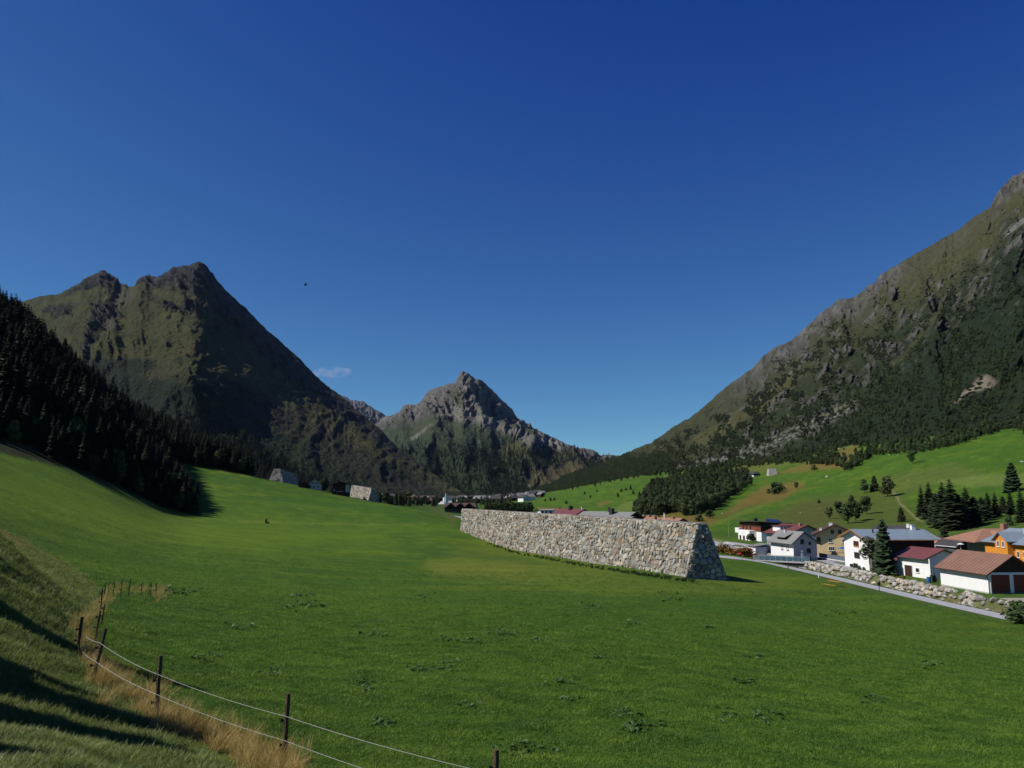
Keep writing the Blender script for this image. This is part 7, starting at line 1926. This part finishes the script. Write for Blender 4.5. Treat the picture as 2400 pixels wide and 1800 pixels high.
mb = MB(); mb.box(-.26, .26, -.04, .03, 0, .48); mb.build('blade', M_redp, t); mb = MB(); mb.tube((0, 0, .48), (-.05, .15, 1.6), .03, n=6); mb.build('handle', M_redp, t)
g = ground_at(2065, 1344); t = thing('boundary_stone', 'small white marker stone left of the lean-to', 'marker stone', tuple(g)); mb = MB(); mb.hexa([(-.14, -.1, -.1), (.14, -.1, -.1), (.14, .1, -.1), (-.14, .1, -.1), (-.11, -.08, .72), (.11, -.08, .72), (.11, .08, .72), (-.11, .08, .72)]); mb.build('stone', M_wht, t)
# dark carved seat on the meadow
g = hit(626, 1227, 100, 400); t = thing('wooden_armchair', 'dark chunky wooden armchair standing alone on the left meadow', 'armchair', tuple(g), R(8)); k_ = g.y / 1850.0
mb = MB(); mb.hexa([(-4.4*k_, -1.5*k_, -.3), (-.6*k_, -1.5*k_, -.3), (-.6*k_, 1.5*k_, -.3), (-4.4*k_, 1.5*k_, -.3), (-4*k_, -1.2*k_, 8.8*k_), (.2*k_, -1.2*k_, 11*k_), (.2*k_, 1.2*k_, 11*k_), (-4*k_, 1.2*k_, 9*k_)]); mb.build('back_block', M_postd, t)
mb = MB(); mb.hexa([(-.55*k_, -1.5*k_, -.3), (4.6*k_, -1.5*k_, -.3), (4.6*k_, 1.5*k_, -.3), (-.55*k_, 1.5*k_, -.3), (-.3*k_, -1.4*k_, 2.8*k_), (4.6*k_, -1.4*k_, 2.8*k_), (4.6*k_, 1.4*k_, 2.8*k_), (-.3*k_, 1.4*k_, 2.8*k_)]); mb.build('seat_block', M_postd, t)
mb = MB(); mb.box(3.2*k_, 4.6*k_, -1.2*k_, 1.2*k_, 2.81*k_, 5*k_); mb.build('arm_block', M_postd, t)
# boulders on the right hill
BL_ = [(2270, 1240, 7, 'largest pale boulder on the slope below the conifer grove'), (1939, 1119, 9, 'tall grey slab standing on the right meadow'), (2128, 1126, 4, 'white stone beside the top of the footpath'), (2300, 1228, 4, 'small pale stone above the terracotta roof'), (2083, 1155, 3, 'white stone under the tree by the footpath'), (1926, 1131, 3, 'tiny pale stone left of the grey slab'), (1987, 1153, 3, 'tiny pale stone left of the row of three trees'), (2104, 1063 + 4, 4, 'pale stone at the forest margin, right one'), (2084, 1067, 5, 'pale stone at the forest margin, left one'), (2009, 1089, 4, 'pale stone at the lower end of the forest margin'), (1693, 1204, 5, 'pale stone on the brown slope near the wood'), (2115, 1236, 3, 'small white stone right of the lone conifer'), (1922, 1192, 3, 'tiny white stone low on the right meadow'), (1966, 1052, 5, 'white stone on the upper brown patch'), (2396, 1083, 9, 'reddish bare rock at the right edge of the upper meadow'), (1876, 1202, 4, 'pale stone above the red-roofed house')]
for a_, b_, s_, l_ in BL_:
    g = hit(a_, b_, 200, 1500); k_ = g.y / 1850 * s_ * 0.55
    o = link('boulder', random.choice(ROCKS)); o.location = g; o.scale = (k_, k_, k_ * (1.5 if s_ == 9 and a_ < 2000 else 0.9)); o.rotation_euler = (.2, .3, random.random() * 6); tag(o, l_, 'boulder')
# bird
t = thing('bird', 'small black bird flying in the blue sky left of centre', 'bird', tuple(P(716, 668, 60)), R(20))
M_bird = mat_plain('black_feathers', (0.006, 0.006, 0.008), 0.6, 0.3)
bm = bmesh.new(); bmesh.ops.create_uvsphere(bm, u_segments=10, v_segments=8, radius=1.0)
for v in bm.verts:
    v.co.x *= .14; v.co.y *= .05; v.co.z *= .05
    if v.co.x < -0.08: v.co.z *= .35; v.co.y *= 1.3; v.co.x *= 1.25
    if v.co.x > 0.08: v.co.z += .012
me = bpy.data.meshes.new('body'); bm.to_mesh(me); bm.free(); me.materials.append(M_bird); link('body', me, t)
for s_, up in ((-1, .10), (1, .03)):
    mb = MB(); mb.add([(.07, s_*.03, .01), (-.05, s_*.03, .01), (.06, s_*.14, .03 + up), (-.05, s_*.15, .02 + up), (-.03, s_*.25, up * .7), (.07, s_*.03, .022), (-.05, s_*.03, .018), (.06, s_*.14, .04 + up), (-.05, s_*.15, .028 + up), (-.03, s_*.25, up * .7 + .006)],
      [(0, 1, 3, 2), (2, 3, 4), (5, 7, 8, 6), (7, 9, 8), (0, 2, 7, 5), (2, 4, 9, 7), (4, 3, 8, 9), (3, 1, 6, 8), (1, 0, 5, 6)]); mb.build('wing', M_bird, t)

# ------------------------------------------------------------------ haze and a wisp of cloud
HAZE = True
if HAZE:
    me = bpy.data.meshes.new('haze'); mbh = MB(); mbh.box(-7000, 7000, -60, 13500, -90, 1650); me = mbh.mesh('haze')
    hz = link('haze', me); tag(hz, kind='stuff')
    m = bpy.data.materials.new('thin_mountain_air'); m.use_nodes = True; nt = m.node_tree; nt.nodes.clear()
    o_ = nt.nodes.new('ShaderNodeOutputMaterial'); v_ = nt.nodes.new('ShaderNodeVolumePrincipled')
    v_.inputs['Color'].default_value = (0.45, 0.62, 0.95, 1); v_.inputs['Density'].default_value = 0.0000060; v_.inputs['Anisotropy'].default_value = 0.2
    nt.links.new(v_.outputs[0], o_.inputs['Volume']); me.materials.append(m)
m = bpy.data.materials.new('cloud_wisp_vapour'); m.use_nodes = True; nt = m.node_tree; nt.nodes.clear()
o_ = nt.nodes.new('ShaderNodeOutputMaterial'); v_ = nt.nodes.new('ShaderNodeVolumePrincipled'); v_.inputs['Color'].default_value = (1, 1, 1, 1); v_.inputs['Anisotropy'].default_value = 0.0
tc = nt.nodes.new('ShaderNodeTexCoord'); nn = nt.nodes.new('ShaderNodeTexNoise'); nn.inputs['Scale'].default_value = 0.006; nn.inputs['Detail'].default_value = 4
nt.links.new(tc.outputs['Object'], nn.inputs['Vector']); mr = nt.nodes.new('ShaderNodeMapRange'); mr.inputs['From Min'].default_value = 0.48; mr.inputs['From Max'].default_value = 0.7; mr.inputs['To Max'].default_value = 0.003
nt.links.new(nn.outputs['Fac'], mr.inputs['Value']); nt.links.new(mr.outputs[0], v_.inputs['Density']); nt.links.new(v_.outputs[0], o_.inputs['Volume'])
for (a_, b_, sx, sz, l_) in ((785, 872, 42, 14, 'faint white cloud wisp right of the left mountain\'s flank'), (750, 872, 22, 12, 'tiny cloud wisp touching the left mountain\'s flank')):
    bm = bmesh.new(); bmesh.ops.create_icosphere(bm, subdivisions=3, radius=1.0)
    k_ = 15000 / 1850.0
    for v in bm.verts: v.co.x *= sx * k_; v.co.y *= 150; v.co.z *= sz * k_
    me = bpy.data.meshes.new('cloud'); bm.to_mesh(me); bm.free(); me.materials.append(m)
    o = link('cloud', me); o.location = P(a_, b_, 15000); tag(o, l_, 'cloud')
print('done', round(time.time() - T0, 1))
